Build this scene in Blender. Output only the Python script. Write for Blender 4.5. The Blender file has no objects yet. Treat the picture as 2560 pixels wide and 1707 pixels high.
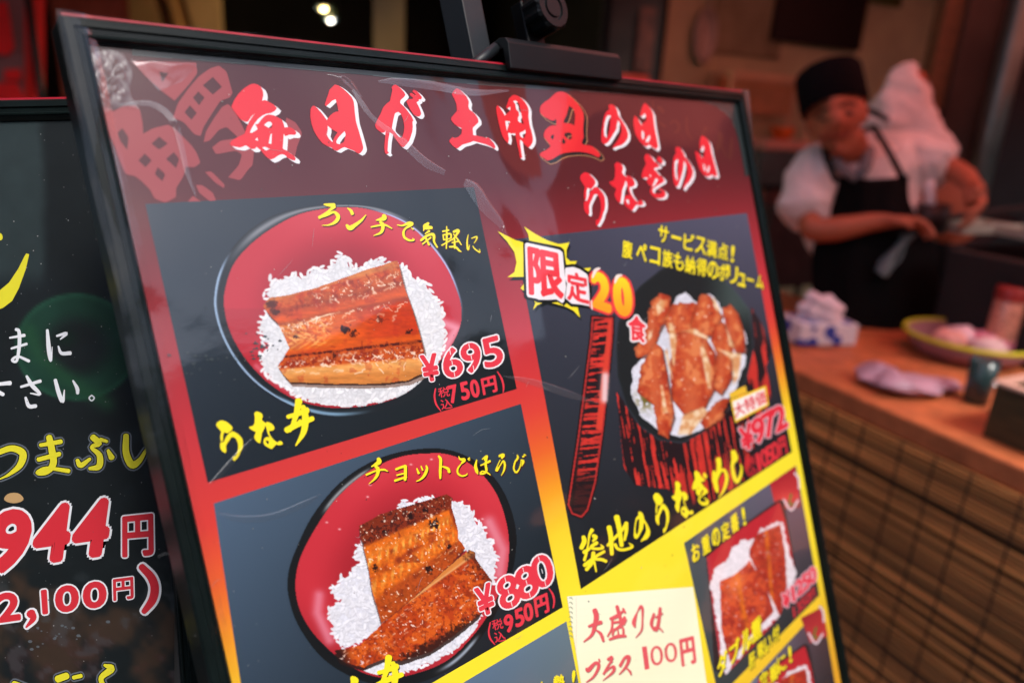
import bpy, bmesh, math, random
import numpy as np
from mathutils import Vector, Matrix
from mathutils.geometry import tessellate_polygon
random.seed(7)
sc = bpy.context.scene
COL = sc.collection
# ------------------------------------------------------------------ camera, world, sun, exposure
FPX = 1800.0                       # focal length in pixels of the 2560 px wide photograph
CH = 1.45                          # eye height
W3 = np.array([[0.71901453, -0.17616462, 0.67229765],
               [-0.69279693, -0.25855166, 0.67318902],
               [0.05523159, -0.94979843, -0.30794871]])   # rows: world x, y, z in camera axes (right, down, forward)
cd = bpy.data.cameras.new('camera'); cam = bpy.data.objects.new('camera', cd); COL.objects.link(cam)
cd.sensor_width = 36.0; cd.lens = FPX / 2560 * 36.0
cd.clip_start = 0.02; cd.clip_end = 200
r3 = Matrix(((W3[0, 0], -W3[0, 1], -W3[0, 2]), (W3[1, 0], -W3[1, 1], -W3[1, 2]), (W3[2, 0], -W3[2, 1], -W3[2, 2])))
cam.matrix_world = Matrix.Translation((0, 0, CH)) @ r3.to_4x4()
cd.dof.use_dof = True; cd.dof.focus_distance = 0.43; cd.dof.aperture_fstop = 3.8
sc.camera = cam
SUN_EL, SUN_AZ = math.radians(56), math.radians(189)     # azimuth clockwise from +Y
wd = bpy.data.worlds.new('World'); sc.world = wd; wd.use_nodes = True
nt = wd.node_tree; bg = nt.nodes['Background']; sky = nt.nodes.new('ShaderNodeTexSky')
sky.sky_type = 'NISHITA'; sky.sun_disc = False; sky.sun_elevation = SUN_EL; sky.sun_rotation = SUN_AZ
sky.dust_density = 4.0; sky.ozone_density = 1.0
nt.links.new(sky.outputs[0], bg.inputs[0]); bg.inputs[1].default_value = 0.13
sl = bpy.data.lights.new('sun', 'SUN'); so = bpy.data.objects.new('sun', sl); COL.objects.link(so)
sl.energy = 1.4; sl.angle = math.radians(14); sl.color = (1.0, 0.98, 0.95)
sd = Vector((math.sin(SUN_AZ) * math.cos(SUN_EL), math.cos(SUN_AZ) * math.cos(SUN_EL), math.sin(SUN_EL)))
so.rotation_euler = sd.to_track_quat('Z', 'Y').to_euler(); so.location = (0, -3, 6)
sc.view_settings.view_transform = 'Standard'; sc.view_settings.look = 'None'
sc.view_settings.exposure = 0.9; sc.view_settings.gamma = 1.0
sc.render.engine = 'CYCLES'
sc.cycles.use_denoising = True
sc.cycles.max_bounces = 8; sc.cycles.transparent_max_bounces = 12
sc.cycles.caustics_reflective = False; sc.cycles.caustics_refractive = False
# ------------------------------------------------------------------ pixel / plane helpers (native photo pixels)
def ray(px, py): return np.array([px - 1280.0, py - 853.5, FPX])
def at(px, py, depth):
    r = W3 @ (ray(px, py) / FPX * depth); return Vector((r[0], r[1], r[2] + CH))
def on_z(px, py, z):
    r = W3 @ ray(px, py); k = (z - CH) / r[2]; return Vector((r[0] * k, r[1] * k, z))
CX = Vector((0.302221, 0.953238, 0)); PX = Vector((0.953238, -0.302221, 0)); Q0 = Vector((1.643, 0.707, 0))
def Q(s, t, z): return Q0 + PX * s + CX * t + Vector((0, 0, z))
def srgb(c):
    c = np.asarray(c, float) / 255.0
    return np.where(c <= 0.04045, c / 12.92, ((c + 0.055) / 1.055) ** 2.4)
# ------------------------------------------------------------------ objects, names, labels
def link(o, parent=None):
    COL.objects.link(o)
    if parent is not None: o.parent = parent
    return o
def tag(o, label, cat, group=None, kind=None):
    if label: o['label'] = label
    if cat: o['category'] = cat
    if group: o['group'] = group
    if kind: o['kind'] = kind
    return o
def thing(name, label, cat, loc=(0, 0, 0), group=None):
    o = bpy.data.objects.new(name, None); o.empty_display_size = 0.05; link(o); o.location = loc
    return tag(o, label, cat, group)
class MB:
    """collects world-space geometry and links it as one mesh object"""
    def __init__(s): s.v = []; s.f = []; s.sm = []
    def face(s, pts, smooth=False):
        b = len(s.v); s.v += [Vector(p) for p in pts]; s.f.append(tuple(range(b, b + len(pts)))); s.sm.append(smooth)
    def box(s, c, ax, size):
        """c centre, ax three unit vectors, size full sizes"""
        b = len(s.v); c = Vector(c)
        h = [Vector(a) * d / 2 for a, d in zip(ax, size)]
        for i in (-1, 1):
            for j in (-1, 1):
                for k in (-1, 1): s.v.append(c + h[0] * i + h[1] * j + h[2] * k)
        for q in ((0, 1, 3, 2), (4, 6, 7, 5), (0, 4, 5, 1), (2, 3, 7, 6), (0, 2, 6, 4), (1, 5, 7, 3)):
            s.f.append(tuple(b + i for i in q)); s.sm.append(False)
    def tube(s, pts, rad, n=8, caps=True):
        pts = [Vector(p) for p in pts]; rad = rad if hasattr(rad, '__len__') else [rad] * len(pts)
        b = len(s.v); up = None
        for i, p in enumerate(pts):
            d = (pts[min(i + 1, len(pts) - 1)] - pts[max(i - 1, 0)]).normalized()
            if up is None: up = d.orthogonal().normalized()
            up = (up - d * up.dot(d)).normalized(); w = d.cross(up)
            for k in range(n):
                a = 2 * math.pi * k / n; s.v.append(p + (up * math.cos(a) + w * math.sin(a)) * rad[i])
        for i in range(len(pts) - 1):
            for k in range(n):
                k2 = (k + 1) % n
                s.f.append((b + i * n + k, b + i * n + k2, b + (i + 1) * n + k2, b + (i + 1) * n + k)); s.sm.append(True)
        if caps:
            s.f.append(tuple(b + k for k in range(n))[::-1]); s.sm.append(False)
            e = b + (len(pts) - 1) * n; s.f.append(tuple(e + k for k in range(n))); s.sm.append(False)
    def lathe(s, base, prof, n=24, axis=(0, 0, 1), smooth=True):
        axis = Vector(axis).normalized(); u = axis.orthogonal().normalized(); w = axis.cross(u); b = len(s.v); base = Vector(base)
        for r, z in prof:
            for k in range(n):
                a = 2 * math.pi * k / n; s.v.append(base + axis * z + (u * math.cos(a) + w * math.sin(a)) * r)
        for i in range(len(prof) - 1):
            for k in range(n):
                k2 = (k + 1) % n
                s.f.append((b + i * n + k, b + i * n + k2, b + (i + 1) * n + k2, b + (i + 1) * n + k)); s.sm.append(smooth)
    def grid(s, fn, nu, nv, smooth=True):
        b = len(s.v)
        for j in range(nv + 1):
            for i in range(nu + 1): s.v.append(Vector(fn(i / nu, j / nv)))
        for j in range(nv):
            for i in range(nu):
                a = b + j * (nu + 1) + i; s.f.append((a, a + 1, a + nu + 2, a + nu + 1)); s.sm.append(smooth)
    def build(s, name, mat, parent=None, bevel=0, fixn=True):
        M = Matrix.Identity(4); q = parent
        while q is not None: M = q.matrix_basis @ M; q = q.parent
        M = M.inverted()
        me = bpy.data.meshes.new(name)
        me.from_pydata([tuple(M @ p) for p in s.v], [], s.f)
        me.polygons.foreach_set('use_smooth', s.sm); me.materials.append(mat); me.update()
        if fixn:
            bm = bmesh.new(); bm.from_mesh(me); bmesh.ops.recalc_face_normals(bm, faces=bm.faces); bm.to_mesh(me); bm.free()
        o = bpy.data.objects.new(name, me); link(o, parent)
        if bevel:
            m = o.modifiers.new('bevel', 'BEVEL'); m.width = bevel; m.segments = 2; m.limit_method = 'ANGLE'
        return o
AX = (Vector((1, 0, 0)), Vector((0, 1, 0)), Vector((0, 0, 1)))
QX = (PX, CX, Vector((0, 0, 1)))
# ------------------------------------------------------------------ materials
def mat(name, col, rough=0.6, metal=0.0, var=0.15, scale=12.0, bump=0.0, spec=0.5, coat=0.0, stretch=(1, 1, 1), subsurf=0, trans=0, ior=1.45):
    m = bpy.data.materials.new(name); m.use_nodes = True; t = m.node_tree; b = t.nodes['Principled BSDF']
    lin = srgb(col)
    tc = t.nodes.new('ShaderNodeTexCoord'); mp = t.nodes.new('ShaderNodeMapping'); mp.inputs['Scale'].default_value = stretch
    nz = t.nodes.new('ShaderNodeTexNoise'); nz.inputs['Scale'].default_value = scale; nz.inputs['Detail'].default_value = 5
    t.links.new(tc.outputs['Object'], mp.inputs[0]); t.links.new(mp.outputs[0], nz.inputs['Vector'])
    rp = t.nodes.new('ShaderNodeValToRGB'); rp.color_ramp.elements[0].position = 0.3; rp.color_ramp.elements[1].position = 0.72
    rp.color_ramp.elements[0].color = (*(lin * (1 - var)), 1); rp.color_ramp.elements[1].color = (*np.minimum(lin * (1 + var), 0.95), 1)
    t.links.new(nz.outputs['Fac'], rp.inputs[0]); t.links.new(rp.outputs[0], b.inputs['Base Color'])
    b.inputs['Roughness'].default_value = rough; b.inputs['Metallic'].default_value = metal
    b.inputs['Specular IOR Level'].default_value = spec; b.inputs['IOR'].default_value = ior
    b.inputs['Coat Weight'].default_value = coat; b.inputs['Coat Roughness'].default_value = .12; b.inputs['Transmission Weight'].default_value = trans
    if bump:
        bp = t.nodes.new('ShaderNodeBump'); bp.inputs['Strength'].default_value = bump; bp.inputs['Distance'].default_value = 0.01
        t.links.new(nz.outputs['Fac'], bp.inputs['Height']); t.links.new(bp.outputs[0], b.inputs['Normal'])
    return m
def print_mat(name, base_rough=0.5, coat=1.0, wave=0.7):
    """ink colours from the mesh, under a wavy clear film (a coat with its own bumpy normal)"""
    m = bpy.data.materials.new(name); m.use_nodes = True; t = m.node_tree; b = t.nodes['Principled BSDF']
    a = t.nodes.new('ShaderNodeVertexColor'); a.layer_name = 'Col'
    t.links.new(a.outputs[0], b.inputs['Base Color']); b.inputs['Roughness'].default_value = base_rough
    b.inputs['Specular IOR Level'].default_value = 0.15
    b.inputs['Coat Weight'].default_value = coat; b.inputs['Coat IOR'].default_value = 1.55
    b.inputs['Coat Roughness'].default_value = 0.09
    tc = t.nodes.new('ShaderNodeTexCoord'); mp = t.nodes.new('ShaderNodeMapping'); mp.inputs['Scale'].default_value = (1.0, 1.0, 0.0)
    t.links.new(tc.outputs['Object'], mp.inputs[0])
    n1 = t.nodes.new('ShaderNodeTexNoise'); n1.inputs['Scale'].default_value = 5.0; n1.inputs['Detail'].default_value = 1.5; n1.inputs['Distortion'].default_value = 0.8
    n2 = t.nodes.new('ShaderNodeTexNoise'); n2.inputs['Scale'].default_value = 160.0; n2.inputs['Detail'].default_value = 2
    t.links.new(mp.outputs[0], n1.inputs['Vector']); t.links.new(mp.outputs[0], n2.inputs['Vector'])
    b1 = t.nodes.new('ShaderNodeBump'); b1.inputs['Strength'].default_value = wave; b1.inputs['Distance'].default_value = 0.02
    b2 = t.nodes.new('ShaderNodeBump'); b2.inputs['Strength'].default_value = 0.08; b2.inputs['Distance'].default_value = 0.0006
    t.links.new(n1.outputs['Fac'], b1.inputs['Height']); t.links.new(n2.outputs['Fac'], b2.inputs['Height'])
    t.links.new(b1.outputs[0], b2.inputs['Normal']); t.links.new(b2.outputs[0], b.inputs['Coat Normal'])
    return m
def film_mat(name, fac=0.012, rough=0.16, bump=0.25, scale=40, fres=0.16):
    m = bpy.data.materials.new(name); m.use_nodes = True; t = m.node_tree; t.nodes.remove(t.nodes['Principled BSDF'])
    out = t.nodes['Material Output']; mx = t.nodes.new('ShaderNodeMixShader'); tr = t.nodes.new('ShaderNodeBsdfTransparent'); gl = t.nodes.new('ShaderNodeBsdfGlossy')
    gl.inputs['Roughness'].default_value = rough; gl.inputs['Color'].default_value = (0.95, 0.97, 1, 1)
    lw = t.nodes.new('ShaderNodeLayerWeight'); lw.inputs['Blend'].default_value = 0.35
    ma = t.nodes.new('ShaderNodeMath'); ma.operation = 'ADD'; ma.inputs[1].default_value = fac
    ml = t.nodes.new('ShaderNodeMath'); ml.operation = 'MULTIPLY'; ml.inputs[1].default_value = fres
    nz = t.nodes.new('ShaderNodeTexNoise'); nz.inputs['Scale'].default_value = scale; nz.inputs['Detail'].default_value = 3
    bp = t.nodes.new('ShaderNodeBump'); bp.inputs['Strength'].default_value = bump; bp.inputs['Distance'].default_value = 0.004
    tc = t.nodes.new('ShaderNodeTexCoord'); t.links.new(tc.outputs['Object'], nz.inputs['Vector'])
    t.links.new(nz.outputs['Fac'], bp.inputs['Height']); t.links.new(bp.outputs[0], gl.inputs['Normal'])
    t.links.new(lw.outputs['Fresnel'], ml.inputs[0]); t.links.new(ml.outputs[0], ma.inputs[0]); t.links.new(ma.outputs[0], mx.inputs[0])
    t.links.new(tr.outputs[0], mx.inputs[1]); t.links.new(gl.outputs[0], mx.inputs[2]); t.links.new(mx.outputs[0], out.inputs[0])
    return m
M_PRINT = print_mat('printed_poster_under_film')
M_FRAME = mat('black_anodised_aluminium', (12, 20, 19), 0.3, 0.0, 0.3, 30, 0.02, 0.22, coat=0.06)
M_FILM = film_mat('clear_plastic_film')
M_GLARE = film_mat('stretched_film_fold', 0.07, 0.36, 0.06, 40, .1)
M_FILM2 = film_mat('crumpled_clear_tape', 0.05, 0.4, 0.2, 90, .2)
# ------------------------------------------------------------------ a printed board: plane frame and print sheets
class Board:
    """origin = top-left corner of the frame front; local X along the board, Y up the board, Z towards the viewer"""
    def __init__(s, hx, vx, p0, dist0):
        hx = np.array(hx, float); hx /= np.linalg.norm(hx); vx = np.array(vx, float); vx -= hx * (hx @ vx); vx /= np.linalg.norm(vx)
        s.h, s.v, s.n = hx, vx, np.cross(hx, vx)         # camera axes: right, down, away
        r0 = ray(*p0) / FPX * dist0; s.o = r0; s.D = s.n @ r0
    def loc(s, P):
        P = np.asarray(P, float).reshape(-1, 2)
        R = np.stack([P[:, 0] - 1280.0, P[:, 1] - 853.5, np.full(len(P), FPX)], 1)
        R = R * (s.D / (R @ s.n))[:, None] - s.o
        return np.stack([R @ s.h, -(R @ s.v)], 1)
    def matrix(s):
        hw, vw, nw, ow = W3 @ s.h, W3 @ s.v, W3 @ s.n, W3 @ s.o
        return Matrix(((hw[0], -vw[0], -nw[0], ow[0]), (hw[1], -vw[1], -nw[1], ow[1]), (hw[2], -vw[2], -nw[2], ow[2] + CH), (0, 0, 0, 1)))
KA = 0.80       # paper and ink: printed brightness to albedo
class Sheet:
    def __init__(s, board, yoff): s.B = board; s.v = []; s.f = []; s.c = []; s.n = 0; s.yo = yoff; s.tick = 0
    def add(s, P, F, col, lay, lin=False, dz=None):
        L = s.B.loc(P); s.tick = (s.tick + 1) % 40
        z = np.full(len(L), lay * 0.00004 + s.tick * 0.0000008)
        if dz is not None: z = z + dz
        L = np.concatenate([L, z[:, None]], 1); L[:, 1] -= s.yo
        c = np.asarray(col, float)
        if c.ndim == 1: c = np.tile(c, (len(L), 1))
        c = srgb(c) * KA
        s.v.append(L); s.c.append(c); F = np.asarray(F, int)
        s.f.append(F + s.n); s.n += len(L)
    def poly(s, P, col, lay, holes=()):
        loops = [list(map(tuple, P))] + [list(map(tuple, h)) for h in holes]
        tri = tessellate_polygon([[Vector((x, y, 0)) for x, y in l] for l in loops])
        pts = [p for l in loops for p in l]
        if len(tri): s.add(pts, tri, col, lay)
    def panel(s, quad, cols, lay, n=14, noise=0.0):
        """TL TR BR BL corners, four corner colours"""
        q = np.array(quad, float); cc = np.array(cols, float); u = np.linspace(0, 1, n + 1); U, V = np.meshgrid(u, u)
        U = U.ravel()[:, None]; V = V.ravel()[:, None]
        P = q[0] * (1 - U) * (1 - V) + q[1] * U * (1 - V) + q[2] * U * V + q[3] * (1 - U) * V
        C = cc[0] * (1 - U) * (1 - V) + cc[1] * U * (1 - V) + cc[2] * U * V + cc[3] * (1 - U) * V
        F = [(j * (n + 1) + i, j * (n + 1) + i + 1, (j + 1) * (n + 1) + i + 1) for j in range(n) for i in range(n)] + \
            [(j * (n + 1) + i, (j + 1) * (n + 1) + i + 1, (j + 1) * (n + 1) + i) for j in range(n) for i in range(n)]
        s.add(P, F, C, lay)
    def raster(s, x0, y0, x1, y1, step, paint, lay):
        nx = int((x1 - x0) / step); ny = int((y1 - y0) / step)
        X, Y = np.meshgrid(float(x0) + np.arange(nx + 1) * step, float(y0) + np.arange(ny + 1) * step)
        C, A = paint(X, Y); A = A > 0.5
        ok = A[:-1, :-1] & A[1:, :-1] & A[:-1, 1:] & A[1:, 1:]
        idx = np.arange((nx + 1) * (ny + 1)).reshape(ny + 1, nx + 1)
        a = idx[:-1, :-1][ok]; b = idx[:-1, 1:][ok]; c = idx[1:, 1:][ok]; d = idx[1:, :-1][ok]
        F = np.concatenate([np.stack([a, b, c], 1), np.stack([a, c, d], 1)])
        used = np.unique(F); mp = np.zeros(idx.size, int); mp[used] = np.arange(len(used))
        P = np.stack([X.ravel(), Y.ravel()], 1)[used]
        s.add(P, mp[F], np.clip(C.reshape(-1, 3)[used], 0, 255), lay)
    def build(s, name, parent, m=None, label=None):
        V = np.concatenate(s.v); C = np.concatenate(s.c); F = np.concatenate(s.f)
        # all faces look towards the viewer
        a, b, c = V[F[:, 0]], V[F[:, 1]], V[F[:, 2]]
        flip = ((b[:, 0] - a[:, 0]) * (c[:, 1] - a[:, 1]) - (b[:, 1] - a[:, 1]) * (c[:, 0] - a[:, 0])) < 0
        F[flip] = F[flip][:, ::-1]
        me = bpy.data.meshes.new(name); me.vertices.add(len(V)); me.vertices.foreach_set('co', V.ravel())
        me.loops.add(F.size); me.loops.foreach_set('vertex_index', F.ravel())
        me.polygons.add(len(F)); me.polygons.foreach_set('loop_start', np.arange(len(F)) * 3)
        me.polygons.foreach_set('loop_total', np.full(len(F), 3)); me.update(calc_edges=True)
        ca = me.color_attributes.new('Col', 'FLOAT_COLOR', 'POINT')
        ca.data.foreach_set('color', np.concatenate([C, np.ones((len(C), 1))], 1).astype(np.float32).ravel())
        me.materials.append(m or M_PRINT); me.validate(); me.update()
        o = bpy.data.objects.new(name, me); link(o, parent)
        if label: o['label'] = label
        return o
    # ---- lettering
    def trace(s, reg, outer, holes, col, lay, ext=None, ext_col=(238, 236, 242), n=6, back=None):
        """outline drawn in the coordinates of an enlarged crop reg=(x0,y0,scale)"""
        T = lambda L: [(reg[0] + x * reg[2], reg[1] + y * reg[2]) for x, y in L]
        o = smooth_loop(T(outer)); hs = [smooth_loop(T(h)) for h in holes]
        if ext:
            for k in range(1, n + 1):
                dx, dy = ext[0] * k / n, ext[1] * k / n
                s.poly([(x + dx, y + dy) for x, y in o], ext_col, lay - 1, [[(x + dx, y + dy) for x, y in h] for h in hs])
            if back:
                for k in range(1, n + 1):
                    dx, dy = ext[0] * k / n, ext[1] * k / n; g = back[1]
                    for ox, oy in ((g, 0), (-g * .3, g), (g, g)):
                        s.poly([(x + dx + ox, y + dy + oy) for x, y in o], back[0], lay - 2, [[(x + dx + ox, y + dy + oy) for x, y in h] for h in hs])
        s.poly(o, col, lay, hs)
    def stroke(s, pts, col, lay, grow=0.0):
        p = np.array(pts, float)
        if len(p) == 2: p = np.array([p[0], (p[0] * 2 + p[1]) / 3, (p[0] + p[1] * 2) / 3, p[1]])
        q = catmull(p, 5)
        d = np.gradient(q[:, :2], axis=0); d /= (np.linalg.norm(d, axis=1)[:, None] + 1e-9)
        nrm = np.stack([-d[:, 1], d[:, 0]], 1); hw = np.maximum(q[:, 2], 0) / 2 + grow
        L = q[:, :2] + nrm * hw[:, None]; R = q[:, :2] - nrm * hw[:, None]
        P = [*L, *R]; n = len(q); F = []; dz = list(np.arange(n) * 1e-7) * 2
        for i in range(n - 1): F += [(i, i + 1, n + i + 1), (i, n + i + 1, n + i)]
        for e, sg in ((0, -1), (n - 1, 1)):          # slightly squared brush ends
            b = len(P); m = 5
            for k in range(1, m):
                a = math.pi * k / m; P.append(q[e, :2] + nrm[e] * hw[e] * math.cos(a) + d[e] * sg * hw[e] * 0.75 * math.sin(a)); dz.append(e * 1e-7)
            ring = [e] + list(range(b, b + m - 1)) + [n + e]
            for k in range(1, len(ring) - 1): F.append((ring[0], ring[k], ring[k + 1]))
        s.add(np.array(P), F, col, lay, dz=np.array(dz))
    def brush(s, reg, strokes, col, lay, shadow=None, wmul=1.0):
        T = lambda L: [(reg[0] + x * reg[2], reg[1] + y * reg[2], w * reg[2] * wmul) for x, y, w in L]
        for st in strokes:
            p = T(st)
            if shadow: s.stroke([(x + shadow[0], y + shadow[1], w) for x, y, w in p], shadow[2], lay - 1, shadow[3] if len(shadow) > 3 else 0)
            s.stroke(p, col, lay)
    def glyph(s, ch, quad, col, lay, weight=0.0, outlines=(), margin=0.06, ext=None):
        """one type character fitted into a quad (TL TR BR BL); outlines = [(colour, weight)] from inner to outer; col may be (top, bottom)"""
        q = np.array(quad, float); base = font_mesh(ch, 0.0)
        if base is None: return
        lo, hi = base[0].min(0), base[0].max(0); sz = np.maximum(hi - lo, 1e-3)
        if ch in '1!':      # keep the narrow natural shape
            wq = np.linalg.norm(q[1] - q[0]); hq = np.linalg.norm(q[3] - q[0]); kx = min(1.0, hq * sz[0] / sz[1] / wq * (1.15 if ch == '1' else 1)); c0, c1 = (q[0] + q[1]) / 2, (q[3] + q[2]) / 2
            q = np.array([c0 + (q[0] - c0) * kx, c0 + (q[1] - c0) * kx, c1 + (q[2] - c1) * kx, c1 + (q[3] - c1) * kx])
        emx = (np.linalg.norm(q[3] - q[0]) + np.linalg.norm(q[2] - q[1])) / 2 * (1 - 2 * margin) / max(sz[1], .3)
        def put(w, c, l):
            r = abs(w) * emx
            if w <= 0: put1(c, l, (0, 0)); return
            for k in range(12 if r > 3 else 8):
                a = 2 * math.pi * k / (12 if r > 3 else 8); put1(c, l, (r * math.cos(a), r * math.sin(a)))
            if r > 5:
                for k in range(6): a = math.pi * k / 3 + .3; put1(c, l, (r * .55 * math.cos(a), r * .55 * math.sin(a)))
            put1(c, l, (0, 0))
        def put1(c, l, sh):
            m = base
            UV = (m[0] - lo) / sz; U = (margin + UV[:, :1] * (1 - 2 * margin)); V = 1 - (margin + UV[:, 1:2] * (1 - 2 * margin))
            P = q[0] * (1 - U) * (1 - V) + q[1] * U * (1 - V) + q[2] * U * V + q[3] * (1 - U) * V + np.array(sh)
            if isinstance(c, tuple) and len(c) == 2: c = np.array(c[0]) * (1 - V) + np.array(c[1]) * V
            s.add(P, m[1], c, l)
        k = len(outlines)
        for i, (c, w) in enumerate(outlines): put(w, c, lay - 1 - i * 0.5)
        put(weight, col, lay)
    def text(s, string, quad, col, lay, weight=0.0, outlines=(), widths=None, gap=0.06):
        q = np.array(quad, float); w = np.array(widths or [1.0] * len(string), float); e = np.concatenate([[0], np.cumsum(w)]) / w.sum()
        tp = lambda u, v: q[0] * (1 - u) * (1 - v) + q[1] * u * (1 - v) + q[2] * u * v + q[3] * (1 - u) * v
        for i, ch in enumerate(string):
            if ch == ' ': continue
            a, b = e[i], e[i + 1]; t, o = 0.0, 1.0
            if ch == '-': t, o = 0.42, 0.58
            if ch in 'ッョュ': t, o = 0.3, 1.0
            s.glyph(ch, (tp(a, t), tp(b, t), tp(b, o), tp(a, o)), col, lay, weight, outlines, gap)
def catmull(p, n):
    p = np.asarray(p, float); e = np.concatenate([[2 * p[0] - p[1]], p, [2 * p[-1] - p[-2]]]); out = []
    for i in range(1, len(e) - 2):
        for k in range(n):
            t = k / n; a, b, c, d = e[i - 1], e[i], e[i + 1], e[i + 2]
            out.append(0.5 * ((2 * b) + (c - a) * t + (2 * a - 5 * b + 4 * c - d) * t * t + (3 * b - a - 3 * c + d) * t ** 3))
    out.append(p[-1]); return np.array(out)
def smooth_loop(L):
    """rounds the gentle corners of a traced outline and keeps the sharp ones"""
    p = np.array(L, float); out = []
    for i in range(len(p)):
        a, b, c = p[i - 1], p[i], p[(i + 1) % len(p)]
        u = a - b; v = c - b; lu, lv = np.linalg.norm(u), np.linalg.norm(v)
        if lu < 1e-6 or lv < 1e-6: continue
        ang = (u @ v) / (lu * lv)
        if ang < -0.25 and len(p) > 3:
            for k in (0.3, 0.1): out.append(b + u * k * 0.8)
            out[-1] = b + u * 0.1 + v * 0.02
            out.append(b + v * 0.1 + u * 0.02); out.append(b + v * 0.24)
        else: out.append(b)
    return [tuple(x) for x in out]
_fc = {}
def font_mesh(ch, w):
    k = (ch, round(w, 4))
    if k in _fc: return _fc[k]
    c = bpy.data.curves.new('t', 'FONT'); c.body = ch; c.resolution_u = 4; c.fill_mode = 'FRONT'; c.offset = w
    o = bpy.data.objects.new('t', c); COL.objects.link(o)
    dg = bpy.context.evaluated_depsgraph_get(); dg.update()
    me = bpy.data.meshes.new_from_object(o.evaluated_get(dg))
    bpy.data.objects.remove(o); bpy.data.curves.remove(c)
    if len(me.vertices) == 0: _fc[k] = None; return None
    v = np.empty(len(me.vertices) * 3); me.vertices.foreach_get('co', v); v = v.reshape(-1, 3)[:, :2]
    me.calc_loop_triangles(); t = np.empty(len(me.loop_triangles) * 3, int); me.loop_triangles.foreach_get('vertices', t)
    bpy.data.meshes.remove(me); _fc[k] = (v.copy(), t.reshape(-1, 3)); return _fc[k]
# ------------------------------------------------------------------ numpy painting for the printed dish photographs
def vnoise(X, Y, scale, seed, octv=4):
    rs = np.random.RandomState(seed); out = np.zeros_like(X); amp = 1.0; tot = 0
    for o in range(octv):
        g = rs.rand(128, 128); x = X / scale * 2 ** o + 37.3 * o; y = Y / scale * 2 ** o + 11.7 * o
        xi = np.floor(x).astype(int); yi = np.floor(y).astype(int); fx = x - xi; fy = y - yi
        fx = fx * fx * (3 - 2 * fx); fy = fy * fy * (3 - 2 * fy)
        a = g[yi % 128, xi % 128]; b = g[yi % 128, (xi + 1) % 128]; c = g[(yi + 1) % 128, xi % 128]; d = g[(yi + 1) % 128, (xi + 1) % 128]
        out += amp * ((a * (1 - fx) + b * fx) * (1 - fy) + (c * (1 - fx) + d * fx) * fy); tot += amp; amp *= 0.55
    return out / tot
def inside(poly, X, Y):
    p = np.array(poly, float); r = np.zeros(X.shape, bool); j = len(p) - 1
    for i in range(len(p)):
        xi, yi, xj, yj = p[i, 0], p[i, 1], p[j, 0], p[j, 1]
        if yi != yj:
            c = ((yi > Y) != (yj > Y)) & (X < (xj - xi) * (Y - yi) / (yj - yi) + xi); r ^= c
        j = i
    return r
def closed(p, n=6):
    p = np.array(p, float); m = len(p); e = np.concatenate([p[-1:], p, p[:2]]); return catmull(e, n)[n:-n * 1 or None][:m * n]
def seg_dist(pts, X, Y):
    d = np.full(X.shape, 1e9)
    for (x0, y0), (x1, y1) in zip(pts[:-1], pts[1:]):
        dx, dy = x1 - x0, y1 - y0; t = np.clip(((X - x0) * dx + (Y - y0) * dy) / (dx * dx + dy * dy + 1e-9), 0, 1)
        d = np.minimum(d, np.hypot(X - x0 - t * dx, Y - y0 - t * dy))
    return d
def mixc(C, m, col): m = np.clip(m, 0, 1)[..., None]; return C * (1 - m) + np.array(col, float) * m
def sstep(a, b, x): t = np.clip((x - a) / (b - a), 0, 1); return t * t * (3 - 2 * t)
def grains(X, Y, cell, seed, asp=2.2):
    rs = np.random.RandomState(seed); n = 64
    jx, jy, th, br = rs.rand(n, n), rs.rand(n, n), rs.rand(n, n) * math.pi, rs.rand(n, n)
    gx, gy = X / cell, Y / cell; ix, iy = np.floor(gx).astype(int), np.floor(gy).astype(int)
    f1 = np.full(X.shape, 9.0); f2 = np.full(X.shape, 9.0); b1 = np.zeros(X.shape)
    for oy in (-1, 0, 1):
        for ox in (-1, 0, 1):
            cx, cy = (ix + ox) % n, (iy + oy) % n
            dx = gx - (ix + ox + jx[cy, cx]); dy = gy - (iy + oy + jy[cy, cx]); t = th[cy, cx]
            u = (dx * np.cos(t) + dy * np.sin(t)) / asp ** .5; v = (-dx * np.sin(t) + dy * np.cos(t)) * asp ** .5
            d = np.hypot(u, v); nearer = d < f1
            f2 = np.where(nearer, f1, np.minimum(f2, d)); b1 = np.where(nearer, br[cy, cx], b1); f1 = np.where(nearer, d, f1)
    return f1, f2 - f1, b1
def rice(C, m, X, Y, cell, seed, tint=(240, 241, 246)):
    f1, e, b = grains(X, Y, cell, seed)
    sh = 0.90 + 0.06 * sstep(0.0, 0.45, e) + 0.06 * b + 0.10 * (vnoise(X, Y, 60, seed + 1, 2) - .5)
    col = np.array(tint)[None, None, :] * np.clip(sh, 0, 1.03)[..., None]
    return np.where(m[..., None], col, C)
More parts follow.
